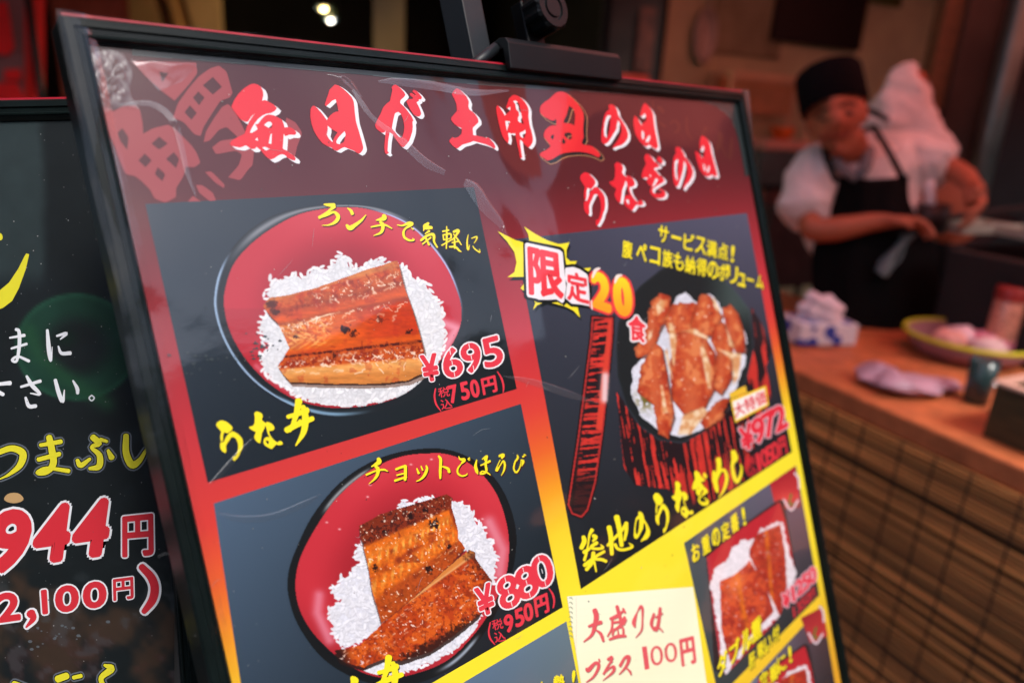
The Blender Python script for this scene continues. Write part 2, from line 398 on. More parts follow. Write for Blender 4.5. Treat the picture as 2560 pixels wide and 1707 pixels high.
def grain_dots(C, m, X, Y, seed, count, L=8.5, W=3.6, edge=None, tint=(247, 247, 250)):
    """single rice grains laid over the rice and round its edge"""
    rs = np.random.RandomState(seed); st = X[0, 1] - X[0, 0]; x0, y0 = X[0, 0], Y[0, 0]; H, Wd = X.shape
    ii = np.argwhere(m); pts = [ii[k] for k in rs.randint(0, len(ii), count)] if len(ii) else []
    P = [(x0 + j * st, y0 + i * st) for i, j in pts]
    if edge is not None: P += [(x + rs.randn() * 2.5, y + rs.randn() * 2.5) for x, y in edge]
    for x, y in P:
        t = rs.rand() * math.pi; l, w = L * rs.uniform(.75, 1.2), W * rs.uniform(.8, 1.15); R = int(l / st) + 4; j, i = int((x - x0) / st), int((y - y0) / st)
        a, b, c, d = max(0, i - R), min(H, i + R + 1), max(0, j - R), min(Wd, j + R + 1)
        if a >= b or c >= d: continue
        for dx, dy, col, k in ((1.3, 2.2, (196, 196, 206), .55), (0, 0, None, 1)):
            u = (X[a:b, c:d] - x - dx) * math.cos(t) + (Y[a:b, c:d] - y - dy) * math.sin(t); v = -(X[a:b, c:d] - x - dx) * math.sin(t) + (Y[a:b, c:d] - y - dy) * math.cos(t)
            r = np.hypot(u / l, v / w); g = rs.uniform(.93, 1.02) if col is None else 1
            cc = np.array(col if col else tint, float) * g; mk = np.clip((1.08 - r) / .25, 0, 1) * k
            if col is not None: mk = mk * m[a:b, c:d]
            C[a:b, c:d] = C[a:b, c:d] * (1 - mk[..., None]) + np.minimum(cc, 255) * mk[..., None]
    return C
def along(poly, step):
    p = np.array(list(poly) + [poly[0]], float); out = []
    for a, b in zip(p[:-1], p[1:]):
        n = max(1, int(np.hypot(*(b - a)) / step)); out += [a + (b - a) * k / n for k in range(n)]
    return out
def squiggles(C, m, X, Y, frame, seed, count, urange, vrange, col=(255, 240, 222), ln=(.03, .08), wd=1.7, k=.85):
    """glossy sauce highlights: short wavy lines laid out in the (u, v) frame of a quad TL TR BR BL"""
    rs = np.random.RandomState(seed); q = np.array(frame, float); B = lambda u, v: q[0] * (1 - u) * (1 - v) + q[1] * u * (1 - v) + q[2] * u * v + q[3] * (1 - u) * v
    st = X[0, 1] - X[0, 0]; x0, y0 = X[0, 0], Y[0, 0]; H, W = X.shape
    for _ in range(count):
        u, v = rs.uniform(*urange), rs.uniform(*vrange); l = rs.uniform(*ln); a = rs.uniform(-.5, .5) if rs.rand() < .6 else rs.uniform(.8, 2.2); pts = []
        for s in np.linspace(-.5, .5, 5): pts.append(B(u + l * s * math.cos(a) + rs.randn() * l * .08, v + l * s * math.sin(a) * .8 + rs.randn() * l * .14))
        pp = np.array(pts); lo, hi = pp.min(0) - 5, pp.max(0) + 5
        c, d, a_, b_ = [int(t) for t in ((lo[0] - x0) / st, (hi[0] - x0) / st, (lo[1] - y0) / st, (hi[1] - y0) / st)]; c, a_ = max(c, 0), max(a_, 0); d, b_ = min(d, W), min(b_, H)
        if a_ >= b_ or c >= d: continue
        w = wd * rs.uniform(.5, 1.2); dd = seg_dist([tuple(p) for p in pp], X[a_:b_, c:d], Y[a_:b_, c:d]); mk = np.exp(-(dd / w) ** 2) * k * rs.uniform(.5, 1) * m[a_:b_, c:d]
        C[a_:b_, c:d] = C[a_:b_, c:d] * (1 - mk[..., None]) + np.array(col, float) * mk[..., None]
    return C
def quad_uv(q, X, Y):
    """projective coordinates inside a quad TL TR BR BL"""
    q = np.array(q, float); A = []; bb = []
    for (x, y), (u, v) in zip(q, ((0, 0), (1, 0), (1, 1), (0, 1))):
        A.append([x, y, 1, 0, 0, 0, -u * x, -u * y]); bb.append(u); A.append([0, 0, 0, x, y, 1, -v * x, -v * y]); bb.append(v)
    h = np.linalg.solve(np.array(A), np.array(bb)); w = h[6] * X + h[7] * Y + 1
    return (h[0] * X + h[1] * Y + h[2]) / w, (h[3] * X + h[4] * Y + h[5]) / w
def polar(p, c, th):
    p = np.array(p, float) - np.array(c); a = np.arctan2(p[:, 1], p[:, 0]); r = np.hypot(p[:, 0], p[:, 1]); k = np.argsort(a)
    return np.interp(th, np.concatenate([a[k] - 2 * np.pi, a[k], a[k] + 2 * np.pi]), np.tile(r[k], 3))
# ================================================================== setting: ground, shop, awning, street
def hit_t(px, py, t):
    """where a photo ray meets the vertical plane at distance t along the counter direction"""
    r = W3 @ ray(px, py); r = Vector((r[0], r[1], r[2])); k = (t - (Vector((0, 0, CH)) - Q0).dot(CX)) / r.dot(CX); p = Vector((0, 0, CH)) + r * k; return p
def sof(p): return (Vector(p) - Q0).dot(PX)
def tof(p): return (Vector(p) - Q0).dot(CX)
def dep(p): v = Vector(p) - Vector((0, 0, CH)); return v.dot(Vector(tuple(W3[:, 2])))
M_ASPH = mat('street_asphalt', (70, 70, 72), .9, var=.25, scale=60, bump=.2)
mb = MB(); mb.face([(-60, -60, 0), (60, -60, 0), (60, 60, 0), (-60, 60, 0)]); tag(mb.build('ground', M_ASPH), None, None, kind='structure')
M_PAVE = mat('shop_floor_concrete', (88, 82, 76), .85, var=.2, scale=30, bump=.1)
mb = MB(); mb.face([(-3, .1, .004), (9, .1, .004), (9, 9, .004), (-3, 9, .004)]); tag(mb.build('pavement', M_PAVE), None, None, kind='structure')
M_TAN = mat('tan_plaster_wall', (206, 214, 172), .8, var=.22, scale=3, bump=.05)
M_DARK = mat('mottled_dark_wall', (34, 32, 26), .9, var=.5, scale=2.5)  # mottled dark base colour
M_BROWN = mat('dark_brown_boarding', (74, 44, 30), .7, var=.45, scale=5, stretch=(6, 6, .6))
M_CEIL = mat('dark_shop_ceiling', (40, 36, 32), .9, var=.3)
shop = thing('shop_building', 'dark open fronted eatery with tan plaster back wall behind the cook', 'building', tuple(Q(1.5, 3, 0)))
def wall(name, s0, t0, s1, t1, z0, z1, th, m, parent=shop):
    mb = MB(); a, b = Q(s0, t0, 0), Q(s1, t1, 0); d = (b - a); L = d.length; d.normalize(); n = Vector((-d.y, d.x, 0))
    mb.box((a + b) / 2 + Vector((0, 0, (z0 + z1) / 2)), (d, n, Vector((0, 0, 1))), (L, th, z1 - z0)); return mb.build(name, m, parent)
sw = sof(hit_t(1652, 100, 2.0))
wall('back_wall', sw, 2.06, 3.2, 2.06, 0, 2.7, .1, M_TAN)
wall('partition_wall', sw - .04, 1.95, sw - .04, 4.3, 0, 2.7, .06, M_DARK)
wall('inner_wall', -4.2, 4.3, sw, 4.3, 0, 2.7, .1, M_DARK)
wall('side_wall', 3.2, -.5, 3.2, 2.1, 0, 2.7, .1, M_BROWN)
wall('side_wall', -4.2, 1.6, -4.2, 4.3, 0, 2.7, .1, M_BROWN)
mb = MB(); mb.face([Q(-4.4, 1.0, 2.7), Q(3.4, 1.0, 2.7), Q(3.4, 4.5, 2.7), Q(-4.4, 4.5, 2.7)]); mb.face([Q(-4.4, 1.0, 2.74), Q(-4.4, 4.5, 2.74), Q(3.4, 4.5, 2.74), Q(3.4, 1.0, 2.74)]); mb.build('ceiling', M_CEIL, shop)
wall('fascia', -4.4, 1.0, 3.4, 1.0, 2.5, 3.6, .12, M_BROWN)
# brown boarding and blinds seen past the left end of the large board
def upright(name, px0, px1, py, d, z0, z1, th, m, parent=shop):
    a, b = at(px0, py, d), at(px1, py, d); a.z = b.z = 0; u = (b - a); L = u.length; u.normalize(); n = Vector((-u.y, u.x, 0))
    mb = MB(); mb.box((a + b) / 2 + Vector((0, 0, (z0 + z1) / 2)), (u, n, Vector((0, 0, 1))), (L, th, z1 - z0)); return mb.build(name, m, parent)
upright('wooden_panel', 150, 330, 150, 3.4, 0, 2.7, .04, mat('red_wood_panel', (168, 84, 60), .7, var=.5, scale=4))  # reddish wood with noise variation
upright('wooden_panel', 330, 560, 150, 3.7, 0, 2.7, .04, mat('olive_wood_panel', (176, 146, 100), .7, var=.5, scale=2))
upright('doorway_panel', 935, 1012, 100, 3.9, 0, 2.3, .04, mat('dim_door_panel', (120, 104, 78), .8, var=.3, scale=2))
upright('dark_post', 1500, 1650, 100, 3.0, 0, 2.7, .06, mat('black_post', (16, 16, 16), .8, var=.3))
# uprights to the right of the cook
upright('wooden_post', 2290, 2352, 300, 3.0, 0, 2.7, .08, mat('orange_brown_post', (112, 78, 50), .7, var=.3, scale=20, stretch=(1, 1, 5)))
upright('brown_board', 2352, 2462, 300, 2.95, 0, 2.7, .04, mat('dark_brown_board', (70, 54, 44), .65, var=.5, scale=3))
upright('black_panel', 2462, 2760, 300, 2.9, 0, 2.7, .04, mat('black_panel', (20, 20, 22), .6, var=.4))
mb = MB(); p = at(2485, 300, 2.75); mb.tube([(p.x, p.y, 0), (p.x, p.y, 2.7)], .045, 16)
mb.build('steel_pipe', mat('dull_green_steel', (96, 116, 110), .35, .7, .3, 6), shop)
# red cloth awning over the counter and the edge of the pavement
def awning_mat():
    m = bpy.data.materials.new('red_awning_cloth'); m.use_nodes = True; t = m.node_tree; t.nodes.remove(t.nodes['Principled BSDF'])
    d = t.nodes.new('ShaderNodeBsdfDiffuse'); tr = t.nodes.new('ShaderNodeBsdfTranslucent'); mx = t.nodes.new('ShaderNodeMixShader'); mx.inputs[0].default_value = .85
    nz = t.nodes.new('ShaderNodeTexNoise'); nz.inputs['Scale'].default_value = 3; rp = t.nodes.new('ShaderNodeValToRGB')
    rp.color_ramp.elements[0].color = (.90, .19, .15, 1); rp.color_ramp.elements[1].color = (.94, .24, .19, 1)
    t.links.new(nz.outputs['Fac'], rp.inputs[0])
    for n in (d, tr): t.links.new(rp.outputs[0], n.inputs['Color'])
    t.links.new(d.outputs[0], mx.inputs[1]); t.links.new(tr.outputs[0], mx.inputs[2]); t.links.new(mx.outputs[0], t.nodes['Material Output'].inputs[0]); return m
aw = thing('awning', 'red cloth awning over the counter in front of the shop', 'awning', (2.2, .6, 2.5))
AW = (1.25, 5.2, -.3, 1.0)      # x0 x1 y0 y1
mb = MB(); mb.grid(lambda u, v: (AW[0] + (AW[1] - AW[0]) * u, AW[2] + (AW[3] - AW[2]) * v, 2.28 + .42 * v + .012 * math.sin(u * 60)), 60, 8); M_AWN = awning_mat(); mb.build('canopy', M_AWN, aw)
mb = MB(); mb.grid(lambda u, v: (-2.6 + 3.64 * u, .8 + .5 * v, 2.62 + .1 * v), 30, 6); mb.build('canopy', M_AWN, aw)  # unseen extra strip, placed to give the frame tops a red reflection
mb = MB(); mb.grid(lambda u, v: (AW[0] + (AW[1] - AW[0]) * u, AW[2] - .004 - .02 * v * math.sin(u * 90), 2.27 - .30 * v), 90, 4); mb.build('added_valance', M_AWN, aw)  # added flap, unseen: blocks sky and reddens the light below
mb = MB(); mb.grid(lambda u, v: (AW[1] + .004, AW[2] + (AW[3] - AW[2]) * u, 2.27 + .42 * u - .5 * v), 30, 8); mb.build('side_cloth', M_AWN, aw)
mb = MB()
for k in range(5):
    x = AW[0] + (AW[1] - AW[0]) * k / 4; mb.tube([(x, AW[2], 2.26), (x, AW[3], 2.68)], .012, 8)
mb.tube([(AW[0], AW[2], 2.26), (AW[1], AW[2], 2.26)], .015, 8); mb.build('awning_frame', mat('awning_steel', (120, 120, 120), .4, .8), aw)
# the building across the street (it shows only as a reflection in the film)
opp = thing('building', 'pale grey rendered building across the street facing the shop', 'building', (4, -7, 0))
mb = MB(); mb.box((4, -7.5, 2.1), AX, (14, 1, 4.2)); mb.build('facade', mat('pale_render', (140, 138, 134), .85, var=.12, scale=1), opp)
M_WIN = mat('dark_window_glass', (40, 46, 52), .15)
for i in range(4):
    for z in (1.2, 3.5):
        mb = MB(); mb.box((.6 + i * 3, -6.98, z), AX, (1.6, .05, 1.0 if z > 2 else 2.0)); mb.build('window', M_WIN, opp)
nb = thing('building', 'added dark building on the right, unseen, darkening the film reflections', 'building', (9, -3.5, 0))  # added out of view to darken what the film reflects
mb = MB(); mb.box((10, -3.6, 3.2), AX, (4, 5.6, 6.4)); mb.build('facade', mat('dark_blocker_facade', (60, 44, 42), .8, var=.3, scale=2), nb)
for y in (-5.2, -3.6, -2.0):
    mb = MB(); mb.box((7.98, y, 4.4), AX, (.05, 1.0, 1.3)); mb.build('window', M_WIN, nb)
opd = thing('building', 'added tall dark building, unseen, blocking sky from the film reflections', 'building', (-7, -7, 0))  # added out of view, its height keeps bright sky off the film
mb = MB(); mb.box((-15.05, -7.5, 9), AX, (24, 1, 18)); mb.build('facade', mat('tall_blocker_facade', (52, 46, 44), .85, var=.25, scale=6), opd)
for i in range(4):
    for z in (1.4, 4.4, 7.4):
        mb = MB(); mb.box((-13.6 + i * 3, -6.98, z), AX, (1.4, .05, 1.7)); mb.build('window', M_WIN, opd)
# ceiling spot lamps burning in the back of the shop
def lamp(px, py, d, col, strength, label):
    p = at(px, py, d); o = thing('ceiling_lamp', label, 'lamp', tuple(p), None)
    mb = MB(); mb.lathe(p, [(.0, .075), (.03, .07), (.034, .0), (.03, -.012), (.026, .02)], 14, (0, 0, 1)); mb.tube([p + Vector((0, 0, .07)), (p.x, p.y, 2.7)], .006, 6); mb.build('lamp_housing', M_FRAME, o)
    m = bpy.data.materials.new('lamp_glow'); m.use_nodes = True; e = m.node_tree.nodes['Principled BSDF']; e.inputs['Emission Color'].default_value = (*srgb(col), 1); e.inputs['Emission Strength'].default_value = strength; e.inputs['Base Color'].default_value = (.8, .8, .8, 1)
    mb = MB(); mb.lathe(p, [(.0, -.022), (.010, -.019), (.016, -.009), (.017, .002), (.013, .012), (.0, .016)], 14); mb.build('bulb', m, o)
    l = bpy.data.lights.new('lamp_light', 'POINT'); l.energy = strength * .9; l.color = tuple(srgb(col)); l.shadow_soft_size = .03; lo = bpy.data.objects.new('lamp_light', l); link(lo, o); lo.location = (0, 0, -.06); return o
lamp(809, 15, 3.2, (255, 214, 130), 4, 'warm glowing spot lamp, the upper of two in the dark shop')
lamp(827, 44, 3.3, (226, 236, 240), 1.5, 'white glowing spot lamp just below the warm one')
# ================================================================== the large menu board
B1 = Board((0.71901453, -0.17616462, 0.67229765), (0.19533585, 0.97957225, 0.04777149), (143, 48), 0.3207888)
BW, BH, FW = 0.600, 0.88, 0.0105
def board_root(B, label, w, h):
    o = bpy.data.objects.new('menu_board', None); o.empty_display_size = 0.05; link(o)
    o.matrix_world = B.matrix() @ Matrix.Translation((0, -h, 0)); return tag(o, label, 'menu board')
def frame_obj(parent, w, h, fw, name='frame'):
    prof = [(0, -0.014), (0, 0.0045), (0.0010, 0.0056), (0.0044, 0.0056), (0.0050, 0.0044), (0.0074, 0.0042), (0.0082, 0.0050), (0.0090, 0.0048), (0.0095, 0.0034), (fw - 0.0008, 0.0022), (fw, 0.0012), (fw, -0.0012)]
    v, f = [], []
    for ins, z in prof:
        v += [(ins, ins, z), (w - ins, ins, z), (w - ins, h - ins, z), (ins, h - ins, z)]
    for i in range(len(prof) - 1):
        for k in range(4): a, b = i * 4 + k, i * 4 + (k + 1) % 4; f.append((a, b, b + 4, a + 4))
    me = bpy.data.meshes.new(name); me.from_pydata(v, [], f); me.materials.append(M_FRAME); me.update()
    return link(bpy.data.objects.new(name, me), parent)
def red_glint(parent, w, h):  # added strip, coloured red for the awning's reflection along the top edge
    me = bpy.data.meshes.new('red_edge_reflection'); v = [(x, y, z) for z in (-.009, .0035) for x, y in ((.001, h + .0002), (w - .001, h + .0002), (w - .001, h + .0016), (.001, h + .0016))]
    me.from_pydata(v, [], [(3, 2, 1, 0), (4, 5, 6, 7), (0, 1, 5, 4), (1, 2, 6, 5), (2, 3, 7, 6), (3, 0, 4, 7)]); me.materials.append(M_EDGE_GLINT); me.update(); return link(bpy.data.objects.new('red_edge_reflection', me), parent)
M_EDGE_GLINT = mat('painted_red_reflection', (150, 14, 34), .35, var=.25, scale=40)
def plate(parent, name, x0, y0, x1, y1, z0, z1, m):
    me = bpy.data.meshes.new(name); v = [(x, y, z) for z in (z0, z1) for x, y in ((x0, y0), (x1, y0), (x1, y1), (x0, y1))]
    me.from_pydata(v, [], [(3, 2, 1, 0), (4, 5, 6, 7), (0, 1, 5, 4), (1, 2, 6, 5), (2, 3, 7, 6), (3, 0, 4, 7)]); me.materials.append(m); me.update()
    return link(bpy.data.objects.new(name, me), parent)
root1 = board_root(B1, 'large framed menu board of eel rice bowls tilted on an easel', BW, BH)
frame_obj(root1, BW, BH, FW); red_glint(root1, BW, BH)
plate(root1, 'backing', 0.003, 0.003, BW - 0.003, BH - 0.003, -0.010, -0.0012, mat('grey_backing_board', (70, 70, 72), 0.8))
RED = (236, 44, 56); YEL = (255, 236, 40); WHT = (240, 238, 243); DK = (26, 32, 36)
bgS = Sheet(B1, -BH)
# --- paper ground: maroon at the top running through red and orange to yellow
def ground():
    n, m = 30, 60; L = []
    us = np.linspace(0.008, BW - 0.008, n + 1); vs = np.linspace(0.008, BH - 0.008, m + 1)
    U, V = np.meshgrid(us, vs); t = V / BH
    st = [(0, (72, 24, 28)), (0.09, (88, 26, 31)), (0.15, (146, 40, 48)), (0.21, (190, 50, 60)), (0.265, (214, 60, 54)), (0.30, (228, 98, 44)), (0.335, (240, 162, 38)), (0.37, (248, 214, 46)), (0.42, (250, 230, 52)), (0.55, (248, 222, 50)), (0.66, (236, 176, 46)), (1, (236, 110, 30))]
    t2 = t + 0.012 * (U / BW - 0.5)
    C = np.stack([np.interp(t2.ravel(), [a for a, _ in st], [c[k] for _, c in st]) for k in range(3)], 1)
    v = np.stack([U.ravel(), -V.ravel() + BH, np.zeros(U.size)], 1)
    idx = np.arange((n + 1) * (m + 1)).reshape(m + 1, n + 1)
    F = np.concatenate([np.stack([idx[:-1, :-1].ravel(), idx[:-1, 1:].ravel(), idx[1:, 1:].ravel()], 1), np.stack([idx[:-1, :-1].ravel(), idx[1:, 1:].ravel(), idx[1:, :-1].ravel()], 1)])
    bgS.v.append(v); bgS.c.append(srgb(C) * KA); bgS.f.append(F); bgS.n += len(v)
ground()
# --- dark picture panels
bgS.panel([(363, 510), (1185, 468), (1292, 972), (519, 1206)], [(48, 62, 76), (30, 38, 44), (20, 26, 28), (28, 38, 48)], 1)
bgS.panel([(534, 1258), (1302, 1009), (1407, 1517), (640, 1960)], [(76, 98, 122), (50, 64, 78), (22, 28, 32), (38, 50, 62)], 1)
bgS.panel([(1287, 598), (1867, 533), (1980, 1129), (1452, 1472)], [(58, 62, 78), (84, 84, 106), (24, 24, 28), (26, 31, 34)], 1)
R4 = (1350, 950, 0.4828)
def P4(x, y): return (1350 + x * 0.4828, 950 + y * 0.4828)
bgS.panel([P4(745, 842), P4(1325, 440), P4(1447, 1112), P4(925, 1640)], [(74, 86, 92), (110, 96, 118), (40, 42, 46), (54, 64, 66)], 1)
bgS.panel([P4(1020, 1640), P4(1460, 1168), P4(1560, 1760), P4(1200, 2000)], [(110, 126, 150), (86, 60, 66), (30, 34, 36), (40, 44, 48)], 1)
bgS.panel([(1130, 1722), (1416, 1552), (1465, 1800), (1130, 2000)], [(88, 112, 140), (104, 124, 136), (90, 100, 104), (70, 84, 100)], 1)
# red roasted-pepper photo corners in the small panels
bgS.panel([P4(1190, 535), P4(1322, 443), P4(1345, 600), P4(1215, 640)], [(170, 40, 48), (160, 36, 44), (205, 60, 62), (215, 66, 62)], 2)
bgS.panel([P4(1215, 640), P4(1345, 600), P4(1352, 660), P4(1250, 668)], [(215, 66, 62), (205, 60, 62), (110, 60, 60), (190, 70, 60)], 2)
for sx, sy in ((0, 0), (128, 690)):
    for a in (((1262, 618), (1300, 672), (1335, 622)), ((1300, 590), (1290, 640), (1312, 640)), ((1318, 480), (1336, 505), (1342, 560))):
        bgS.stroke([(P4(x + sx, y + sy)[0], P4(x + sx, y + sy)[1], 5) for x, y in a], (225, 205, 215) if a[0][1] != 590 else (80, 120, 50), 3)
bgS.panel([P4(1350, 1230), P4(1462, 1172), P4(1490, 1320), P4(1400, 1360)], [(150, 40, 48), (165, 44, 48), (190, 56, 56), (200, 60, 60)], 2)
# the film's own dark margin: it sags below the top rail and rounds the right corner
edge_ = catmull(np.array([(330, 139), (430, 147), (560, 157), (700, 169), (900, 187), (1050, 201), (1250, 216), (1450, 229), (1600, 236), (1700, 243), (1745, 250), (1789, 267), (1820, 289), (1838, 325), (1850, 372), (1862, 440)], float), 5)
bgS.poly([tuple(p) for p in edge_] + [(1890, 440), (1872, 226), (1700, 214), (1400, 190), (1000, 160), (600, 125), (330, 108)], (40, 48, 50), 4)
for k_ in range(0, len(edge_) - 12, 1):
    a_, b_2 = edge_[k_], edge_[k_ + 1]
    if k_ % 7 < 5: bgS.stroke([(*a_, 1.2), (*b_2, 1.2)], (92, 98, 100), 5)
bgS.build('poster', root1)

# ------------------------------------------------------------------ dish photograph 1
def D1(x, y): return (350 + x * 0.44643, 450 + y * 0.44643)
def cr1(L): return [D1(x, y) for x, y in L]
def spec(C, X, Y, m, u, seed, dens, col=(255, 236, 214)):
    n = vnoise(X, Y, 7, seed, 2) * 0.6 + vnoise(X, Y, 4., seed + 3, 2) * 0.4
    return mixc(C, sstep(dens, dens + 0.07, n) * m * 0.85, col)
def paint1(X, Y):
    wob = (vnoise(X, Y, 14, 5, 2) - .5) * 14; wob2 = (vnoise(X, Y, 13, 6, 2) - .5) * 14
    out = cr1([(1130, 135), (1330, 150), (1500, 210), (1640, 320), (1740, 450), (1800, 590), (1832, 750), (1815, 900), (1730, 1050), (1620, 1150), (1480, 1245), (1300, 1305), (1110, 1325), (950, 1300), (800, 1240), (650, 1140), (540, 1020), (460, 880), (418, 740), (415, 640), (440, 520), (500, 400), (600, 290), (740, 200), (920, 150)])
    inn = cr1([(1130, 153), (1300, 170), (1480, 240), (1610, 350), (1715, 490), (1780, 640), (1800, 740), (1788, 830), (1740, 930), (1640, 1060), (1500, 1185), (1340, 1250), (1150, 1275), (1000, 1265), (850, 1220), (700, 1120), (580, 985), (505, 850), (472, 720), (475, 620), (520, 480), (610, 370), (740, 270), (910, 187)])
    out = closed(out); inn = closed(inn); c0 = D1(1130, 720)
    th = np.arctan2(Y - c0[1], X - c0[0]); rho = np.hypot(X - c0[0], Y - c0[1]); ri, ro = polar(inn, c0, th), polar(out, c0, th)
    r = (rho - ri) / np.maximum(ro - ri, 1e-3); A = (rho < ro) * 1.0; deg = np.degrees(th)
    C = np.zeros(X.shape + (3,)) + np.array([27, 33, 38])
    lo = sstep(85, 130, deg) + sstep(-150, -165, deg)
    C = mixc(C, lo * np.exp(-((r - .86) / .13) ** 2), (170, 200, 235))
    C = mixc(C, sstep(70, 95, deg) * (1 - sstep(118, 130, deg)) * np.exp(-((r - .7) / .2) ** 2) * .8, (150, 195, 230))
    C = mixc(C, sstep(-165, -135, deg) * (1 - sstep(-70, -40, deg)) * np.exp(-((r - .45) / .3) ** 2) * .75, (165, 170, 178))
    C = mixc(C, sstep(-80, -60, deg) * (1 - sstep(-20, 10, deg)) * np.exp(-((r - .12) / .16) ** 2), (190, 190, 235))
    ci = np.zeros_like(C) + np.array([192, 46, 60])
    f = rho / np.maximum(ri, 1)
    ci = mixc(ci, sstep(.86, .4, f) * .7, (138, 24, 36)); ci = mixc(ci, sstep(.62, 1, f) * sstep(-150, -90, deg) * (1 - sstep(-50, 10, deg)) * .5, (222, 88, 98)); ci = mixc(ci, sstep(.8, 1, f) * sstep(20, 70, deg) * (1 - sstep(130, 170, deg)) * .5, (150, 28, 40))
    ci = mixc(ci, sstep(150, 170, deg) * .3, (150, 40, 50))
    ci = mixc(ci, np.exp(-(seg_dist(cr1([(1700, 800), (1770, 830), (1700, 960)]), X, Y) / 13) ** 2) * .7, (246, 180, 200))
    ci = mixc(ci, np.exp(-(seg_dist(cr1([(650, 1040), (740, 1120), (860, 1195)]), X, Y) / 7) ** 2) * .5, (240, 140, 160))
    C = np.where((r < 0)[..., None], ci, C)
    rp = cr1([(725, 555), (780, 575), (850, 530), (930, 545), (970, 490), (1050, 505), (1090, 450), (1122, 415), (1165, 450), (1175, 495), (1240, 490), (1280, 455), (1350, 445), (1440, 480), (1490, 490), (1530, 560), (1590, 560), (1610, 620), (1650, 650), (1690, 720), (1690, 800), (1710, 900), (1695, 960), (1660, 1060), (1560, 1150), (1450, 1215), (1300, 1252), (1150, 1268), (1000, 1255), (880, 1210), (760, 1130), (690, 1060), (680, 980), (735, 930), (690, 905), (670, 830), (690, 770), (740, 720), (700, 640), (735, 600)])
    m = inside(rp, X + wob, Y + wob2) & (r < .0)
    C = rice(C, m, X, Y, 12, 21, (230, 232, 238)); C0 = C.copy(); C = grain_dots(C, m, X, Y, 22, 420, edge=along(rp, 10), L=9.5, W=3.9, tint=(240, 241, 245)); C = np.where((r > -.25)[..., None], C0, C)
    ep = cr1([(690, 705), (722, 660), (850, 640), (1000, 600), (1150, 545), (1300, 492), (1440, 450), (1452, 490), (1480, 600), (1530, 740), (1562, 850), (1588, 950), (1580, 1085), (1500, 1120), (1350, 1140), (1100, 1140), (840, 1130), (800, 1090), (770, 1045), (800, 1000), (835, 940), (810, 880), (770, 800), (720, 755)])
    e0 = inside(ep, X - 7, Y - 12 + wob * .2); C = mixc(C, e0 * .55, (90, 50, 30)); 
    e1 = inside(ep, X - 2, Y - 5); C = mixc(C, e1 * .9, (58, 32, 20))
    em = inside(ep, X + wob * .18, Y + wob2 * .18)
    u, v = quad_uv(cr1([(705, 665), (1445, 452), (1590, 1090), (800, 1128)]), X, Y)
    n1 = vnoise(X, Y, 22, 31); n2 = vnoise(X, Y, 7, 32, 3); n3 = vnoise(X * .4, Y * 1.6, 9, 33, 3)
    E = np.zeros_like(C) + np.array([214, 86, 24])
    E = mixc(E, sstep(.30, .22, v), (198, 76, 28)); E = mixc(E, sstep(.28, .2, v) * sstep(.5, .66, n2) * .6, (140, 42, 22)); E = mixc(E, np.exp(-((v - .19) / .03) ** 2) * .5, (120, 40, 20)); E = mixc(E, sstep(.3, .05, v) * sstep(.55, .4, n1) * .6, (206, 110, 48))
    E = mixc(E, sstep(.07, .03, v) * .8, (206, 128, 66))
    mid = sstep(.3, .37, v) * sstep(.68, .62, v)
    E = mixc(E, mid, (220, 96, 24)); E = mixc(E, mid * sstep(.5, .9, u), (200, 62, 24)); E = mixc(E, mid * sstep(.35, .1, u) * .7, (190, 96, 34))
    ch = np.sin((u * 1.0 + np.abs(v - .56) * 1.5) * 75 + n1 * 4); E = mixc(E, mid * sstep(.55, .35, u) * sstep(.02, .16, u) * sstep(-.1, .8, ch) * .55, (244, 160, 66))
    E = mixc(E, np.exp(-((v - .335) / .022) ** 2) * .5, (126, 46, 22)); E = mixc(E, np.exp(-((v - .715) / .014) ** 2) * (.5 + .9 * (n2 > .45)), (86, 28, 20))
    low = sstep(.72, .75, v) * sstep(.87, .84, v); E = mixc(E, low, (198, 84, 32)); E = mixc(E, low * sstep(.5, .62, n2) * .8, (140, 40, 22))
    E = mixc(E, sstep(.84, .88, v), (226, 150, 78)); E = mixc(E, sstep(.93, .99, v), (206, 128, 60)); E = mixc(E, sstep(.84, .86, v) * sstep(.94, .9, v) * n1 * .7, (240, 186, 112))
    E = mixc(E, sstep(.6, .72, n1) * .35, (176, 46, 26)); E = E * (0.86 + .28 * n3)[..., None]
    E = spec(E, X, Y, np.exp(-((v - .40) / .045) ** 2) * sstep(.6, .2, u), u, 41, .55); E = spec(E, X, Y, np.exp(-((v - .16) / .07) ** 2) * sstep(.3, .5, u), u, 42, .62)
    E = spec(E, X, Y, np.exp(-((v - .82) / .05) ** 2), u, 43, .60); E = spec(E, X, Y, np.exp(-((v - .36) / .03) ** 2), u, 44, .62)
    E = mixc(E, np.exp(-(np.abs(v - .365 - .03 * np.sin(u * 9)) / .008) ** 2) * sstep(.1, .2, u) * sstep(.62, .5, u) * (.35 + n2), (255, 226, 190))
    for (x, y), rad, k in ((D1(1150, 835), 17, 1), (D1(1505, 850), 12, .9), (D1(1190, 860), 12, .8), (D1(1340, 780), 9, .5), (D1(880, 880), 7, .8), (D1(1090, 985), 8, .8), (D1(735, 690), 16, .7), (D1(760, 740), 12, .7)):
        d = np.hypot(X - x, (Y - y) * 1.2) + (n2 - .5) * 26; E = mixc(E, sstep(rad, rad * .45, d) * k, (46, 18, 16))
    q1 = cr1([(705, 665), (1445, 452), (1590, 1090), (800, 1128)])
